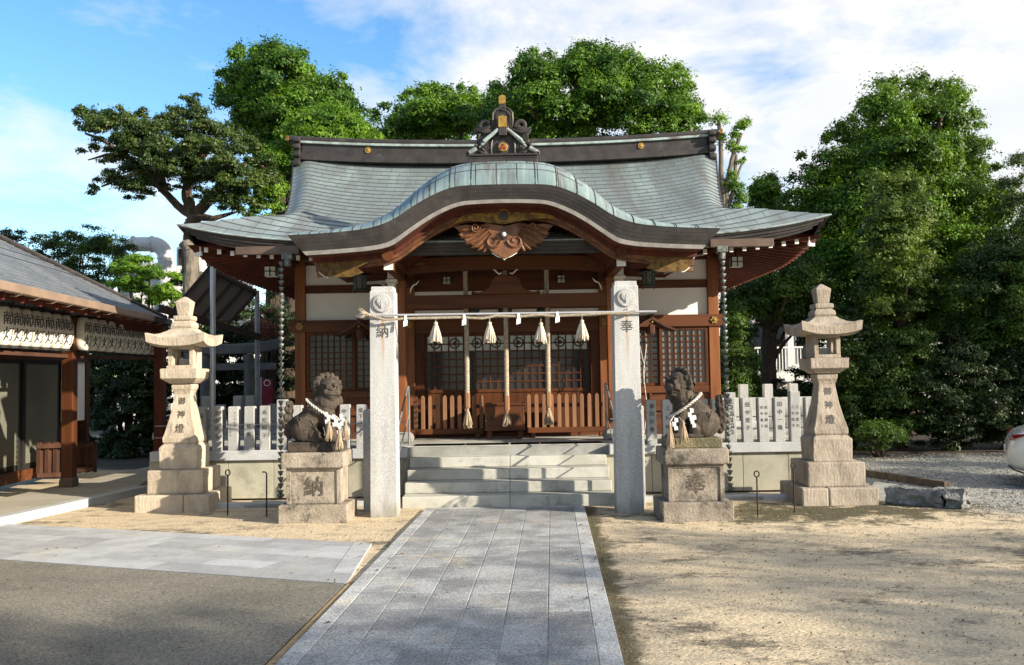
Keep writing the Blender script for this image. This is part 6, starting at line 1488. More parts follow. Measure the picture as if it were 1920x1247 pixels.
# back wall with sliding glass doors
wd0, wd1 = Vector((-7.55, 10.5, 0)), Vector((-7.97, 17.15, 0)); wdr = (wd1-wd0).normalized()
def wp(s, z, o=0): return wd0 + wdr*s + Vector((wdr.y, -wdr.x, 0))*o + Vector((0, 0, z))
def wpanel(name, s0, s1, z0, z1, th, m, off=0):
    vs = [wp(s0, z0, off), wp(s1, z0, off), wp(s1, z1, off), wp(s0, z1, off), wp(s0, z0, off-th), wp(s1, z0, off-th), wp(s1, z1, off-th), wp(s0, z1, off-th)]
    return MB().add(vs, [(0,1,2,3),(7,6,5,4),(0,4,5,1),(1,5,6,2),(2,6,7,3),(3,7,4,0)]).part(name, m, PV)
wpanel('wall', -4, 6.66, .1, 2.9, .1, 'wood_board', -.12)
wpanel('sill', -4, 5.45, .10, .27, .14, 'wood_h', .05)
for s0, s1, o in ((-3.5, 1.4, 0), (1.45, 4.05, 0), (4.12, 5.42, .02)):
    e = wpanel('sliding_door', s0, s1, .27, 2.02, .05, 'black', o-.03); 
    mb = MB(); vs = [wp(s0+.07, .36, o-.025), wp(s1-.07, .36, o-.025), wp(s1-.07, 1.95, o-.025), wp(s0+.07, 1.95, o-.025)]; g_ = mb.add(vs, [(0, 1, 2, 3)]).part('glass', 'door_glass', e)
wpanel('lintel', -4, 6.66, 2.02, 2.12, .12, 'wood_board', .03)
wpanel('plaster_panel', 5.55, 6.5, .95, 2.02, .03, 'plaster', .0); wpanel('corner_post', 6.52, 6.66, .1, 2.6, .14, 'wood_board', .03)
# stacked duckboards leaning by the wall
for k, (pa, pb, yy, lb) in enumerate(((70, 132, 14.75, 'red-brown slatted wooden board leaning by the sliding doors'), (118, 176, 15.6, 'red-brown slatted wooden board leaning beyond the pavilion post'))):
    a, b_ = at(pa, 860, yy), at(pb, 860, yy+.15); zt = at(pa, 830, yy).z; T = thing('slatted_board', lb, 'board', (a.x, yy, .1))
    for z0 in (.13, zt-.09): MB().beam((a.x, yy, z0+.03), (b_.x, b_.y, z0+.03), .04, .07).part('rail', 'wood_board', T)
    n = 5
    for i in range(n):
        p = a.lerp(b_, i/(n-1)); MB().beam((p.x, lerp(yy, b_.y, i/(n-1))+.04, .1), (p.x, lerp(yy, b_.y, i/(n-1))+.04, zt), .03, .06, (1, 0, 0)).part('slat', 'wood_board', T)
    MB().beam((a.x, yy+.07, (zt+.1)/2), (b_.x, b_.y+.07, (zt+.1)/2), .015, zt-.12).part('backing', 'wood_board', T)

# paper lanterns, sixteen in a row
def lantern_meshes():
    H = .50; rr = .132; prof_ = []
    for k in range(29):
        f = k/28; z = (f-.5)*H; prof_.append((rr*(1-abs(2*f-1)**2.6*.5) + (.0035 if k % 2 else -.0015), z))
    body = MB().lathe(prof_, (0, 0, 0), 22).mesh('paper_body', (0, 0, 0), 'all'); body.materials.append(MT['lantern_paper'])
    cap = MB().lathe([(.075, .245), (.082, .25), (.082, .285), (.06, .287)], (0, 0, 0), 16); cap2 = MB().lathe([(.06, -.282), (.085, -.28), (.085, -.248), (.07, -.245)], (0, 0, 0), 16).mesh('hoop', (0, 0, 0)); cap2.materials.append(MT['black']); cap.tube([(0, 0, .285), (0, 0, .36)], .006, 5)
    cap = cap.mesh('hoop', (0, 0, 0)); cap.materials.append(MT['black'])
    mb = MB()
    def wrap(u, v): a = -PI/2 + u/(rr+.004); f = v/H+.5; r_ = rr*(1-abs(2*f-1)**2.6*.5)+.006; return (r_*math.cos(a), r_*math.sin(a), v)
    text_col(mb, '献', .185, .2, lambda u, v: wrap(u, v+.098)); text_col(mb, '灯', .185, .2, lambda u, v: wrap(u, v-.105))
    tx = mb.mesh('letters', (0, 0, 0)); tx.materials.append(MT['ink'])
    mb = MB()
    def wrap2(u, v, a0): a = a0 + u/(rr+.004); f = v/H+.5; r_ = rr*(1-abs(2*f-1)**2.6*.5)+.005; return (r_*math.cos(a), r_*math.sin(a), v)
    n = 20
    for a0 in (0.25,):
        vo = [wrap2(.052*math.cos(t_), .06+.052*math.sin(t_), a0) for t_ in np.linspace(0, 2*PI, n+1)[:-1]]; vi = [wrap2(.03*math.cos(t_), .06+.03*math.sin(t_), a0) for t_ in np.linspace(0, 2*PI, n+1)[:-1]]
        mb.add(vo+vi, [(k, (k+1) % n, n+(k+1) % n, n+k) for k in range(n)])
    cr_ = mb.mesh('crest', (0, 0, 0)); cr_.materials.append(MT['gutter_copper'])
    return body, cap, cap2, tx, cr_
pb_, pc_, pc2_, pt_, pr_ = lantern_meshes()
pxs = [5, 24, 45, 64, 83, 102, 120, 155, 172, 188, 204, 219, 233, 246, 259, 271, 283]
for i, px in enumerate(pxs):
    Y = lerp(11.55, 13.35, i/6) if i < 7 else lerp(13.75, 15.95, (i-7)/9)
    c = at(px, lerp(611, 640, (px-5)/280), Y); before = i < 7; j = i if before else i-7
    side = 'left of the pavilion post' if before else 'between the pavilion post and the stone lantern'
    lb = 'white paper lantern lettered 献灯 hanging in the row ' + side
    T = thing('paper_lantern', lb, 'paper lantern', c, 'paper lanterns in the row left of the post' if before else 'paper lanterns in the row right of the post')
    T.rotation_euler = (0, 0, R(rnd.uniform(60, 72)))
    o = link('paper_body', pb_, None, T); link('letters', pt_, None, o); link('crest', pr_, None, o); link('hoop', pc_, None, T); link('hoop', pc2_, None, T)

# ---- lean-to canopy and its pipe posts behind the left fence
CN = thing('lean_to_canopy', 'brown corrugated plastic lean-to canopy on pipe posts behind the left stone lantern', 'canopy', (-5.6, 16.8, 0))
a, b_, c, d = at(318, 585, 15.8), at(393, 497, 16.4), at(482, 543, 17.6), at(428, 603, 17.0)
mb = MB(); mb.grid(lambda u, v: a.lerp(d, u).lerp(b_.lerp(c, u), v) + Vector((0, 0, .012*math.sin(u*60))), list(np.linspace(0, 1, 61)), [0, .5, 1]); mb.part('sheet', 'polycarb', CN, smooth='all')
for u in (0, .25, .5, .75, 1): MB().beam(a.lerp(d, u)+Vector((0, 0, -.04)), b_.lerp(c, u)+Vector((0, 0, -.04)), .04, .05).part('rafter', 'dark_iron', CN)
for p, q in ((a, d), (b_, c)): MB().beam(p+Vector((0, 0, -.08)), q+Vector((0, 0, -.08)), .05, .06).part('purlin', 'dark_iron', CN)
p = at(399, 500, 15.6); MB().tube([(p.x, 15.6, 0), (p.x, 15.6, p.z)], .045, 10).part('pipe_post', 'steel', CN, smooth=True)
MB().box(p.x-.09, p.x+.06, 15.54, 15.66, p.z, p.z+.07).part('post_cap', 'gutter_copper', CN)
p = at(482, 545, 17.6); MB().tube([(p.x, 17.6, 0), (p.x, 17.6, p.z)], .045, 10).part('pipe_post', 'steel_grey', CN, smooth=True)
p, q = at(300, 578, 15.2), at(485, 632, 17.4); MB().beam(p, q, .08, .12).part('beam', 'dark_iron', CN)
# ---- small stone torii at the back
TO = thing('stone_torii', 'small grey stone torii gate in shade behind the left fence', 'torii gate', (at(467, 700, 19).x-.6, 19, 0))
xr, xl = at(467, 700, 19).x, at(385, 700, 19).x; zt1, zb1 = at(460, 645, 19).z, at(460, 664, 19).z
mb = MB(); X = np.linspace(-1, 1, 13); vs = []; xm = (xl+xr)/2; hw = at(526, 650, 19).x-xm
for s in X:
    for dy, z in ((-.12, zb1), (.12, zb1), (.14, zt1), (-.14, zt1)): vs.append((xm+s*hw, 19+dy, z+.10*abs(s)**2.5))
n = 13; mb.add(vs, [(i*4+k, i*4+(k+1) % 4, (i+1)*4+(k+1) % 4, (i+1)*4+k) for i in range(n-1) for k in range(4)] + [(0, 1, 2, 3), tuple(4*(n-1)+k for k in (3, 2, 1, 0))]); mb.part('lintel', 'shade_granite', TO, bevel=.02)
z0, z1 = at(460, 694, 19).z, at(460, 681, 19).z; MB().box(xl-.35, xr+.55, 18.93, 19.07, z0, z1).part('tie_beam', 'shade_granite', TO, bevel=.01)
for x in (xl, xr): MB().lathe([(.12, 0), (.10, zb1)], (x, 19, 0), 14).part('pillar', 'shade_granite', TO, smooth=True)
p = at(501, 733, 18.4); T = thing('banner', 'red banner with white emblem hanging behind the left fence', 'banner', (p.x, 18.4, p.z-.5))
MB().box(p.x-.11, p.x+.11, 18.39, 18.40, at(501, 772, 18.4).z, at(501, 711, 18.4).z).part('cloth', 'banner', T)
zc = at(501, 718, 18.4).z; mb = MB(); mb.tube([(p.x+.06*math.cos(a_), 18.385, zc+.06*math.sin(a_)) for a_ in np.linspace(0, 2*PI, 17)], .008, 4, cap=False); mb.part('emblem', 'paper', T)
MB().tube([(p.x-.12, 18.4, 0), (p.x-.12, 18.4, zc+.12)], .012, 6).part('staff', 'steel', T)

# ---- buildings far behind
HB_ = thing('apartment_block', 'white apartment block with railed balconies beyond the trees at right', 'building', (at(1450, 700, 34).x, 36, 0))
x0, x1 = at(1340, 600, 34).x, at(1545, 600, 34).x
MB().box(x0, x1, 34, 42, 0, at(1450, 520, 34).z).part('wall', 'white_wall', HB_)
for py in (712,):
    zt = at(1430, py-62, 33).z; zb1 = at(1430, py-14, 33).z
    MB().box(x0+.5, x0+2.9, 32.9, 34, zb1-.35, zb1).part('balcony', 'white_wall', HB_)
    mb = MB(); xx = x0+.5
    while xx < x0+2.9: mb.box(xx, xx+.03, 32.9, 32.93, zb1, zb1+.85); xx += .11
    mb.box(x0+.5, x0+2.9, 32.88, 32.95, zb1+.85, zb1+.91); mb.part('railing', 'white_paint', HB_)
    o = MB().box(x0+.7, x0+2.7, 33.97, 34.05, zb1+.05, zb1+1.9).part('window', 'steel_grey', HB_); MB().box(x0+.8, x0+2.6, 33.955, 33.969, zb1+.1, zb1+1.82).part('pane', 'dark_glass', o)
    o = MB().box(x1-1.1, x1-.2, 33.97, 34.05, zb1+.3, zb1+1.5).part('window', 'steel_grey', HB_); MB().box(x1-1.05, x1-.25, 33.955, 33.969, zb1+.35, zb1+1.45).part('pane', 'dark_glass', o)
WB = thing('white_house', 'white house glimpsed through the dark trees at far right', 'building', (at(1790, 640, 33).x, 36, 0))
x0, x1 = at(1700, 600, 33).x, at(1990, 600, 33).x
MB().box(x0, x1, 33, 40, 0, at(1800, 565, 33).z).part('wall', 'white_wall', WB)
for px in (1745, 1850): p = at(px, 615, 33); o = MB().box(p.x-.5, p.x+.5, 32.97, 33.0, p.z-.5, p.z+.5).part('window', 'steel_grey', WB); MB().box(p.x-.44, p.x+.44, 32.955, 32.969, p.z-.44, p.z+.44).part('pane', 'dark_glass', o)
MB().box(x0-.3, x1+.3, 32.7, 40.3, at(1800, 565, 33).z, at(1800, 555, 33).z).part('roof', 'slate', WB)
# duct on a roof, plain grey block behind the bushes
FB = thing('service_building', 'pale building top with louvre window behind the left bushes', 'building', (at(350, 500, 30).x, 32, 0))
x0, x1 = at(331, 500, 30).x, at(378, 500, 30).x
MB().box(x0, x1, 30, 36, 0, at(340, 463, 30).z).part('wall', 'white_wall', FB)
mb = MB()
for k in range(6): z = lerp(at(340, 497, 30).z, at(340, 467, 30).z, k/6); mb.box(at(335, 480, 30).x, at(346, 480, 30).x, 29.96, 29.99, z, z+.09)
mb.part('louvre', 'dark_iron', FB)
DU = thing('air_duct', 'bent grey metal air duct showing above the left bushes', 'duct', (at(300, 500, 28).x, 28, 0))
p = [at(232, 459, 28), at(250, 458, 28), at(285, 458, 28)]; cen = at(285, 485, 28); rr_ = (p[2]-cen).length
path = [p[0], p[1], p[2]] + [Vector((cen.x+rr_*.95*math.sin(a_), 28, cen.z+rr_*math.cos(a_))) for a_ in np.linspace(.25, PI/2, 7)] + [at(311, 540, 28), at(311, 700, 28)]
MB().tube(path, [.12, .22, .23] + [.24]*7 + [.24, .24], 12).part('pipe', 'duct', DU, smooth=True)
for q_ in (path[1], path[2], path[9]): 
    i = path.index(q_); d_ = (path[i+1]-path[i-1]).normalized(); MB().tube([q_-d_*.025, q_+d_*.025], .262, 12).part('flange', 'duct', DU)
FB2 = MB().box(at(245, 500, 30).x, at(330, 500, 30).x, 29, 31, 0, at(280, 500, 30).z).top('service_shed', 'white_wall', 'plain pale shed carrying the air duct behind the bushes', 'building')
# ================================================================== trees and shrubs
from math import sqrt
def inside(p, poly):
    x, y = p; c = False; n = len(poly); j = n-1
    for i in range(n):
        xi, yi = poly[i]; xj, yj = poly[j]
        if (yi > y) != (yj > y) and x < (xj-xi)*(y-yi)/(yj-yi)+xi: c = not c
        j = i
    return c
def edge_dist(p, poly):
    P = np.array(poly, float); Q = np.roll(P, -1, 0); d = Q-P; w_ = np.array(p)-P
    t_ = np.clip((w_*d).sum(1)/np.maximum((d*d).sum(1), 1e-9), 0, 1); return float(np.sqrt(((w_-d*t_[:, None])**2).sum(1)).min())
DENS = 3.8; LSZ = .47
def leaves(name, cents, rads, n_per, size, m, parent, flat=.75, droop=.25, seed=1, aspect=.5, lean=None):
    """many small leaf blades spread through clumps (centres, radii): shell-heavy, facing mostly outwards and up"""
    g = np.random.default_rng(seed); Cn = np.array([tuple(c) for c in cents]); Rd = np.array(rads)
    n_per *= DENS; size *= LSZ
    cnt = np.maximum(6, (n_per*(Rd/Rd.mean())**2).astype(int)); idx = np.repeat(np.arange(len(Cn)), cnt); n = len(idx)
    d = g.normal(size=(n, 3)); d /= np.linalg.norm(d, axis=1)[:, None]; d[:, 2] = np.where(d[:, 2] < -.35, -d[:, 2]*.6, d[:, 2])
    rr = Rd[idx]*(.45+.62*g.random(n)**.6); rr = np.where(g.random(n) < .14, rr*(1.05+.45*g.random(n)), rr)
    an = g.uniform(.65, 1.3, (len(Cn), 3)); ph = g.uniform(0, 6.28, (len(Cn), 3))
    wob = 1 + .28*np.sin(d[:, 0]*5+ph[idx, 0])*np.sin(d[:, 1]*5+ph[idx, 1]) + .18*np.sin(d[:, 2]*9+ph[idx, 2])
    pos = Cn[idx] + d*(rr*wob)[:, None]*an[idx]*np.array([1, 1, flat])
    nrm = d*1.15 + g.normal(size=(n, 3))*.45 + np.array([0, 0, .35]); nrm /= np.linalg.norm(nrm, axis=1)[:, None]
    ref = g.normal(size=(n, 3)); a = np.cross(nrm, ref); a /= np.linalg.norm(a, axis=1)[:, None]+1e-9; a[:, 2] -= droop; a /= np.linalg.norm(a, axis=1)[:, None]+1e-9
    b = np.cross(nrm, a); b /= np.linalg.norm(b, axis=1)[:, None]+1e-9
    s = (size*(.65+.7*g.random(n)))[:, None]
    V = np.stack([pos - a*s*.5, pos + b*s*aspect*.5 + nrm*s*.06, pos + a*s*.5 - nrm*s*.08, pos - b*s*aspect*.5 + nrm*s*.06], 1).reshape(-1, 3)
    org = np.array(root_loc(parent) if parent else (0, 0, 0)); V = V - org
    me = bpy.data.meshes.new(name); me.vertices.add(4*n); me.vertices.foreach_set('co', V.astype(np.float32).ravel())
    me.loops.add(4*n); me.loops.foreach_set('vertex_index', np.arange(4*n, dtype=np.int32)); me.polygons.add(n); me.polygons.foreach_set('loop_start', np.arange(0, 4*n, 4, dtype=np.int32)); me.polygons.foreach_set('loop_total', np.full(n, 4, dtype=np.int32))
    ct_ = g.random(len(Cn)); tint = np.clip((.62*ct_[idx] + .38*g.random(n))**1.3, 0, 1)
    at_ = me.attributes.new('tint', 'FLOAT', 'FACE'); at_.data.foreach_set('value', tint.astype(np.float32)); me.update(calc_edges=True)
    return link(name, me, m, parent)
def fill(poly, Y, depth, step, rpx, seed, keep=1.0):
    """clump centres filling a crown whose outline at distance Y is poly; thick where it is wide"""
    g = random.Random(seed); xs = [p[0] for p in poly]; ys = [p[1] for p in poly]; out = []; rad = []
    dm = 0; pts = []; step *= .76; rpx *= .90
    y = min(ys)
    while y < max(ys):
        x = min(xs)
        while x < max(xs):
            p = (x+g.uniform(-.5, .5)*step, y+g.uniform(-.5, .5)*step)
            if inside(p, poly) and g.random() < keep: e = edge_dist(p, poly); pts.append((p, e)); dm = max(dm, e)
            x += step
        y += step
    for p, e in pts:
        z = depth*sqrt(min(e/max(dm, 1), 1)); r_ = min(rpx*g.uniform(.5, 1.3), max(e*1.1, rpx*.5))
        for sgn in ((-1, 1) if e > dm*.3 else (g.choice((-1, 1)),)):
            q = at(p[0], p[1], Y + sgn*z*g.uniform(.35, 1.0)); out.append(q); rad.append(r_*Y/F)
    return out, rad
def branchy(T, base, segs, m='bark', name='trunk'):
    """trunk and limbs: list of (points, r0, r1)"""
    mb = MB()
    for pts, r0, r1 in segs:
        P = [Vector(p) for p in pts]; Q = []
        for i in range(len(P)-1):
            for k in range(5): Q.append(P[i].lerp(P[i+1], k/5) + Vector((rnd.uniform(-1, 1), rnd.uniform(-1, 1), 0))*r0*.12)
        Q.append(P[-1]); mb.tube(Q, [lerp(r0, r1, i/(len(Q)-1)) for i in range(len(Q))], 9)
    return mb.part(name, m, T, smooth=True)
def tree(label, cat, Y, poly, trunk, tr, lm, n_per, size, depth=2.2, step=30, rpx=30, seed=1, limbs=6, keep=1.0, name='tree', bark='bark', extra=None, flat=.8, aspect=.5, core=True):
    flat = 1.12 if flat == .8 else flat
    x = at(trunk[0], 850, Y).x; T = thing(name, label, cat, (x, Y, 0))
    cs, rs = fill(poly, Y, depth, step, rpx, seed, keep)
    top = at(trunk[1], trunk[2], Y); segs = [([(x, Y, -.1), (lerp(x, top.x, .4), Y, top.z*.5), tuple(top)], tr, tr*.6)]
    g = random.Random(seed+50)
    for k in range(limbs):
        c = g.choice(cs); s0 = Vector((x, Y, 0)).lerp(top, g.uniform(.55, 1.0)); s0 = Vector((lerp(x, top.x, .8), Y, s0.z)); mid = s0.lerp(c, .5) + Vector((0, 0, -.2)); segs.append(([tuple(s0), tuple(mid), tuple(c)], tr*.42, tr*.1))
    if extra: segs += extra
    branchy(T, None, segs, bark)
    leaves('crown', cs, rs, n_per, size, lm, T, seed=seed, flat=flat, aspect=aspect)
    return T
# --- behind the hall
tree('tall dark camphor tree with billowing crown behind the left end of the roof', 'tree', 27, [(395,215),(410,165),(425,95),(480,85),(530,78),(572,95),(592,135),(612,150),(640,118),(657,170),(690,212),(704,262),(640,300),(560,330),(470,300),(440,250)], (520, 530, 260), .45, 'leaf_camphor', 150, .21, 2.6, 27, 27, 3)
tree('bright yellow-green camphor crown low behind the left roof edge', 'tree', 23.5, [(455,430),(470,330),(520,250),(560,212),(620,195),(682,222),(722,248),(712,275),(545,345),(530,400),(500,430)], (540, 560, 330), .3, 'leaf_bright', 130, .17, 1.6, 25, 24, 4)
tree('wide dark round-topped tree behind the ridge, left of the roof ornament', 'tree', 33, [(690,210),(722,200),(742,208),(760,168),(802,153),(850,160),(888,168),(925,200),(930,285),(690,285)], (810, 810, 260), .4, 'leaf_camphor', 120, .25, 2.6, 25, 26, 5)
tree('broad sunlit camphor tree rising behind the ridge, right of the roof ornament', 'tree', 28, [(900,200),(925,160),(945,150),(962,110),(1010,93),(1050,110),(1072,85),(1092,68),(1128,80),(1160,96),(1182,80),(1202,120),(1246,115),(1287,130),(1298,180),(1322,213),(1315,262),(1200,285),(900,285)], (1090, 1090, 230), .5, 'leaf_camphor', 150, .21, 3.0, 28, 28, 6, limbs=9)
# --- gnarled evergreen at left
Y = 22; x = at(362, 850, Y).x
GN = thing('gnarled_tree', 'spreading gnarled evergreen with open branches against the sky at left', 'tree', (x, Y, 0))
A = lambda px, py, dy=0: tuple(at(px, py, Y+dy))
segs = [([(x, Y, -.1), A(358, 520), A(358, 445), A(362, 412)], .21, .19), ([A(358, 470), A(366, 440), A(360, 405), A(340, 392), A(305, 358), A(272, 320), A(235, 290), A(190, 262), A(160, 250)], .14, .025),
        ([A(362, 412), A(352, 372), A(350, 345), A(362, 310), A(350, 260), A(345, 205)], .16, .03), ([A(362, 410), A(395, 370), A(430, 330), A(470, 300), A(505, 320)], .15, .03), ([A(305, 358), A(300, 310), A(270, 260), A(230, 225)], .12, .02),
        ([A(272, 320), A(240, 330), A(190, 350)], .09, .02), ([A(362, 310), A(400, 270), A(420, 240)], .12, .02), ([A(350, 345), A(390, 310), A(440, 290)], .10, .02), ([A(362, 405), A(400, 410), A(450, 395)], .12, .02), ([A(235, 290), A(200, 290), A(165, 300)], .06, .015)]
branchy(GN, None, segs)
poly = [(138,200),(165,196),(200,203),(250,200),(300,213),(335,180),(355,172),(380,182),(395,222),(440,235),(486,262),(515,300),(535,342),(505,388),(475,415),(440,405),(400,395),(372,380),(348,352),(318,366),(300,352),(262,384),(232,372),(200,350),(165,366),(180,325),(210,310),(160,300),(148,285),(170,262),(140,232)]
cs, rs = fill(poly, Y, 1.9, 21, 19, 12, .86)
leaves('crown', cs, rs, 105, .14, 'leaf_oak', GN, flat=.85, seed=12)
T = thing('bare_trunk', 'thick pale sawn-off trunk rising behind the bushes beside the left eave', 'tree', (at(357, 850, 20).x, 20, 0))
branchy(T, None, [([(at(357, 850, 20).x, 20, 0), at(357, 520, 20), at(359, 475, 20), at(352, 455, 20)], .16, .15), ([at(358, 480, 20), at(346, 462, 20), at(340, 456, 20)], .08, .09)], 'bark_pale')
# --- pollarded tree at the right gable
Y = 23; PT = thing('pollarded_tree', 'pollarded tree with knobbly tufted branches beside the right roof end', 'tree', (at(1362, 850, Y).x, Y, 0)); A = lambda px, py: tuple(at(px, py, Y))
branchy(PT, None, [([(at(1362, 850, Y).x, Y, 0), A(1362, 450), A(1360, 395)], .16, .12), ([A(1360, 400), A(1352, 330), A(1352, 265), A(1347, 230)], .075, .05), ([A(1361, 400), A(1362, 350), A(1372, 300), A(1390, 250)], .075, .05), ([A(1363, 395), A(1377, 350), A(1380, 290)], .06, .045), ([A(1377, 345), A(1392, 305)], .04, .03), ([A(1362, 450), A(1310, 330), A(1295, 240)], .07, .04)], 'bark_pale')
tuf = [(1348,228,15),(1350,262,12),(1352,255,8),(1390,238,15),(1398,232,12),(1378,256,13),(1371,276,12),(1384,282,13),(1356,345,9),(1388,305,8),(1395,300,6),(1376,355,20),(1388,375,18),(1372,335,14),(1382,392,14),(1290,210,18),(1275,208,14),(1302,205,13),(1318,226,14),(1325,274,12),(1332,282,10)]
leaves('crown', [A(a_, b_) for a_, b_, _ in tuf], [r_*Y/F for *_, r_ in tuf], 130, .12, 'leaf_bright', PT, seed=14, flat=1)
# --- right side
tree('slim dark green tree top peeking above the right eave', 'tree', 27, [(1406,430),(1408,360),(1420,325),(1440,316),(1458,335),(1466,370),(1485,400),(1490,440)], (1440, 1440, 400), .2, 'leaf_camphor', 140, .19, 1.2, 22, 21, 15, limbs=3)
tree('huge sunlit camphor tree filling the right side behind the lantern', 'tree', 24, [(1466,345),(1500,290),(1560,242),(1582,232),(1602,220),(1620,178),(1655,152),(1682,150),(1720,135),(1746,165),(1780,143),(1813,163),(1810,212),(1838,202),(1852,250),(1848,296),(1884,320),(1905,380),(1925,450),(1960,600),(1850,650),(1700,650),(1560,640),(1500,600),(1478,480)], (1690, 1700, 420), .55, 'leaf_deep', 150, .185, 3.2, 31, 31, 16, limbs=12)
tree('pale olive young tree in front of the huge camphor, right of the lantern top', 'tree', 19.5, [(1605,420),(1640,335),(1690,305),(1722,322),(1752,330),(1745,420),(1768,500),(1740,620),(1650,640),(1590,580),(1612,500)], (1690, 1690, 480), .16, 'leaf_olive', 120, .14, 1.3, 25, 24, 17, limbs=6, keep=.85)
tree('sparse reddish-twigged tree cut by the right edge of the view', 'tree', 22, [(1865,330),(1890,290),(1925,270),(1990,300),(2020,480),(1900,520),(1870,430)], (1950, 1935, 380), .2, 'leaf_oak', 60, .12, 1.4, 25, 20, 18, limbs=10, keep=.7)
tree('dark evergreen with drooping boughs at the far right over the parked car', 'tree', 19.5, [(1740,520),(1800,470),(1870,440),(1930,420),(2060,430),(2080,700),(1960,740),(1830,720),(1760,640)], (1950, 1920, 560), .3, 'leaf_shade', 130, .15, 1.8, 30, 29, 19, limbs=7)
Y = 21; tree('dark-trunked tree seen between the right rain chain and the lantern', 'tree', Y, [(1345,560),(1372,528),(1405,500),(1450,470),(1520,478),(1568,530),(1560,620),(1500,650),(1440,600),(1400,650),(1355,660)], (1440, 1446, 540), .21, 'leaf_shade', 85, .13, 1.5, 21, 21, 20, limbs=9, keep=.95,
     extra=[([tuple(at(1446, 545, Y)), tuple(at(1425, 510, Y)), tuple(at(1405, 495, Y))], .10, .03), ([tuple(at(1446, 545, Y)), tuple(at(1465, 515, Y)), tuple(at(1480, 490, Y))], .11, .03), ([tuple(at(1442, 690, Y)), tuple(at(1465, 650, Y)), tuple(at(1500, 610, Y))], .06, .02)])
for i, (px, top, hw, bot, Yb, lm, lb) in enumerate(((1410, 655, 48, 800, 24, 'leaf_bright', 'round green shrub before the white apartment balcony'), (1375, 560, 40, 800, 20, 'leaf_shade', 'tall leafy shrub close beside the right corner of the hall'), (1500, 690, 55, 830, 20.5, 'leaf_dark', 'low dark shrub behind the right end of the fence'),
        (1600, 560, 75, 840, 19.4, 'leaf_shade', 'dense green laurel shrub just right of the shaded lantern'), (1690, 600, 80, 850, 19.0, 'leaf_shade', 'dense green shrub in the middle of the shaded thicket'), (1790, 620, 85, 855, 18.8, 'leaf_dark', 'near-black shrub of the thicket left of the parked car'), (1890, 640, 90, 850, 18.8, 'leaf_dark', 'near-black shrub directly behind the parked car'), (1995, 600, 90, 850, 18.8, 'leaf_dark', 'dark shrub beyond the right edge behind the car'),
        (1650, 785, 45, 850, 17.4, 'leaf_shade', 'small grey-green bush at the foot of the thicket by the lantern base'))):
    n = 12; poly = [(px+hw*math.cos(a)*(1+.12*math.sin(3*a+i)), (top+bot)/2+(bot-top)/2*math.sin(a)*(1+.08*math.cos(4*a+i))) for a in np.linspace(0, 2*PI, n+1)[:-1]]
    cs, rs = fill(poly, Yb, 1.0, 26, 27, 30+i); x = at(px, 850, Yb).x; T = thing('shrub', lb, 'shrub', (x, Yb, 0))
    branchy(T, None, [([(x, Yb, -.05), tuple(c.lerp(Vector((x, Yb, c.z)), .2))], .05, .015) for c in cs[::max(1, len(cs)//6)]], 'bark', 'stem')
    leaves('foliage', cs, rs, 120, .125, lm, T, seed=40+i)
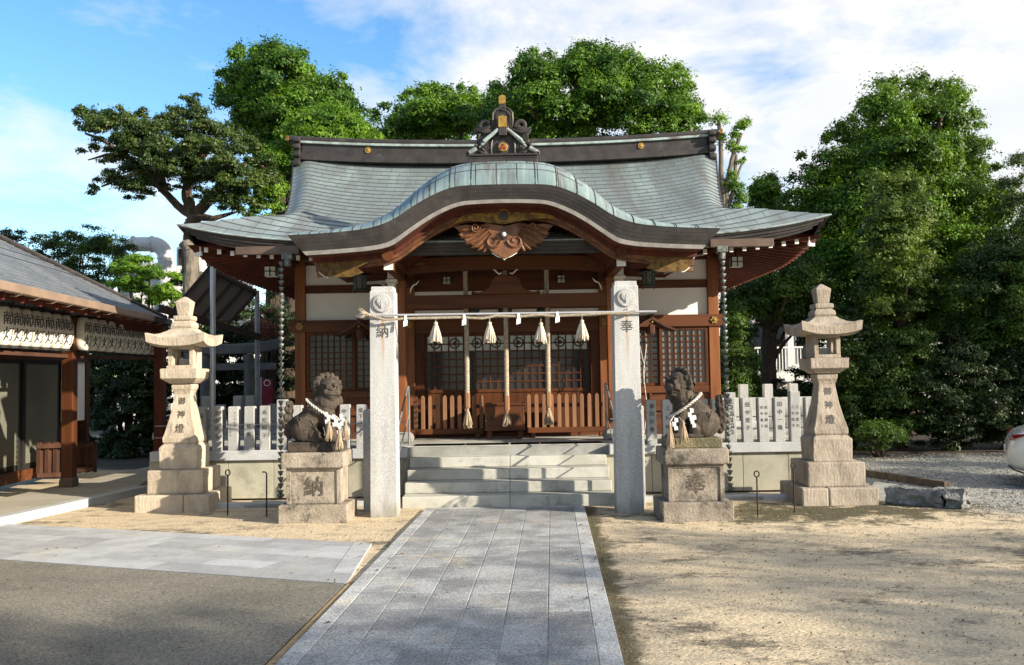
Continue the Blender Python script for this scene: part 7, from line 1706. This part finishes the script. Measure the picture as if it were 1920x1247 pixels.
# --- left side
for i, (poly, Yb, lm, n_, sz, tx, lb, nm) in enumerate((
        ([(55,470),(70,432),(100,436),(125,422),(150,432),(182,415),(205,432),(235,440),(262,470),(250,540),(150,560),(60,520)], 24, 'leaf_shade', 70, .12, 150, 'feathery dark bush with upright shoots above the slate roof', 'shrub'),
        ([(205,500),(235,478),(268,472),(300,500),(330,505),(352,530),(330,575),(240,580),(200,545)], 21.5, 'leaf_bright', 120, .12, 275, 'bright yellow-green bush below the grey air duct', 'shrub'),
        ([(315,520),(350,505),(395,510),(420,540),(400,600),(330,590)], 22.5, 'leaf_dark', 110, .12, 362, 'dark bush round the foot of the pale sawn-off trunk', 'shrub'),
        ([(150,600),(230,580),(320,590),(330,700),(320,860),(240,880),(160,870),(140,720)], 20.5, 'leaf_dark', 110, .13, 240, 'deep green thicket seen under the pavilion eave beyond its post', 'shrub'),
        ([(320,620),(420,560),(520,540),(570,600),(560,760),(440,790),(330,780)], 21.5, 'leaf_dark', 110, .13, 440, 'dark thicket behind the small torii', 'shrub'),
        ([(470,600),(495,575),(525,590),(535,640),(500,660),(470,640)], 19.8, 'leaf_dead', 60, .10, 500, 'withered russet foliage hanging above the torii', 'dead_branch'),
        ([(-60,500),(-20,420),(60,440),(160,560),(60,620),(-60,620)], 24, 'leaf_dark', 100, .14, 20, 'dark bush hidden behind the pavilion roof at far left', 'shrub'))):
    x = at(tx, 850, Yb).x; T = thing(nm, lb, 'shrub' if nm == 'shrub' else 'foliage', (x, Yb, 0)); cs, rs = fill(poly, Yb, 1.0, 23, 22, 60+i, .9)
    branchy(T, None, [([(x, Yb, -.05), (lerp(x, c.x, .5), Yb, c.z*.6), tuple(c)], .06, .012) for c in cs[::max(1, len(cs)//8)]], 'bark', 'stem')
    leaves('foliage', cs, rs, n_, sz, lm, T, seed=70+i)
# upright feathery shoots on the first bush
# --- trees standing outside the view to the east: they throw the dappled evening shade on the court
def far_tree(x, y, h, r_, n_, sz, lm, seed, lb, gaps=.75):
    T = thing('shade_tree', lb, 'tree', (x, y, 0)); g = random.Random(seed); cs = []; rs = []
    while len(cs) < n_:
        p = Vector((g.uniform(-1, 1), g.uniform(-1, 1), g.uniform(-1, 1)))
        if p.length < 1: cs.append(Vector((x, y, h-r_*.95)) + Vector((p.x*r_, p.y*r_, p.z*r_*.95))); rs.append(g.uniform(.3, .6))
    branchy(T, None, [([(x, y, -.1), (x, y, h-r_*1.2)], .28, .18)] + [([(x, y, h-r_*1.5), tuple(c)], .09, .02) for c in cs[::5]])
    leaves('crown', cs, rs, 40, sz, lm, T, seed=seed, flat=.8); return T
for i, (x, y, h, r_, n_, lb) in enumerate(((17, -6.3, 9.3, 3.1, 260, 'leafy tree standing out of view by the forecourt, farthest from the hall'), (17.2, -1.0, 7.1, 2.3, 75, 'rounded tree standing out of view east of the path'), (16.8, 1.4, 6.0, 1.8, 40, 'small rounded tree standing out of view east of the court'), (14.5, 12.0, 5.2, 2.2, 40, 'leafy tree standing out of view beyond the parked car'), (15.5, 16.0, 7.6, 3.2, 80, 'big leafy tree standing out of view behind the gravel lot'))):
    far_tree(x, y, h, r_, n_, .22, 'leaf_camphor', 90+i, lb)
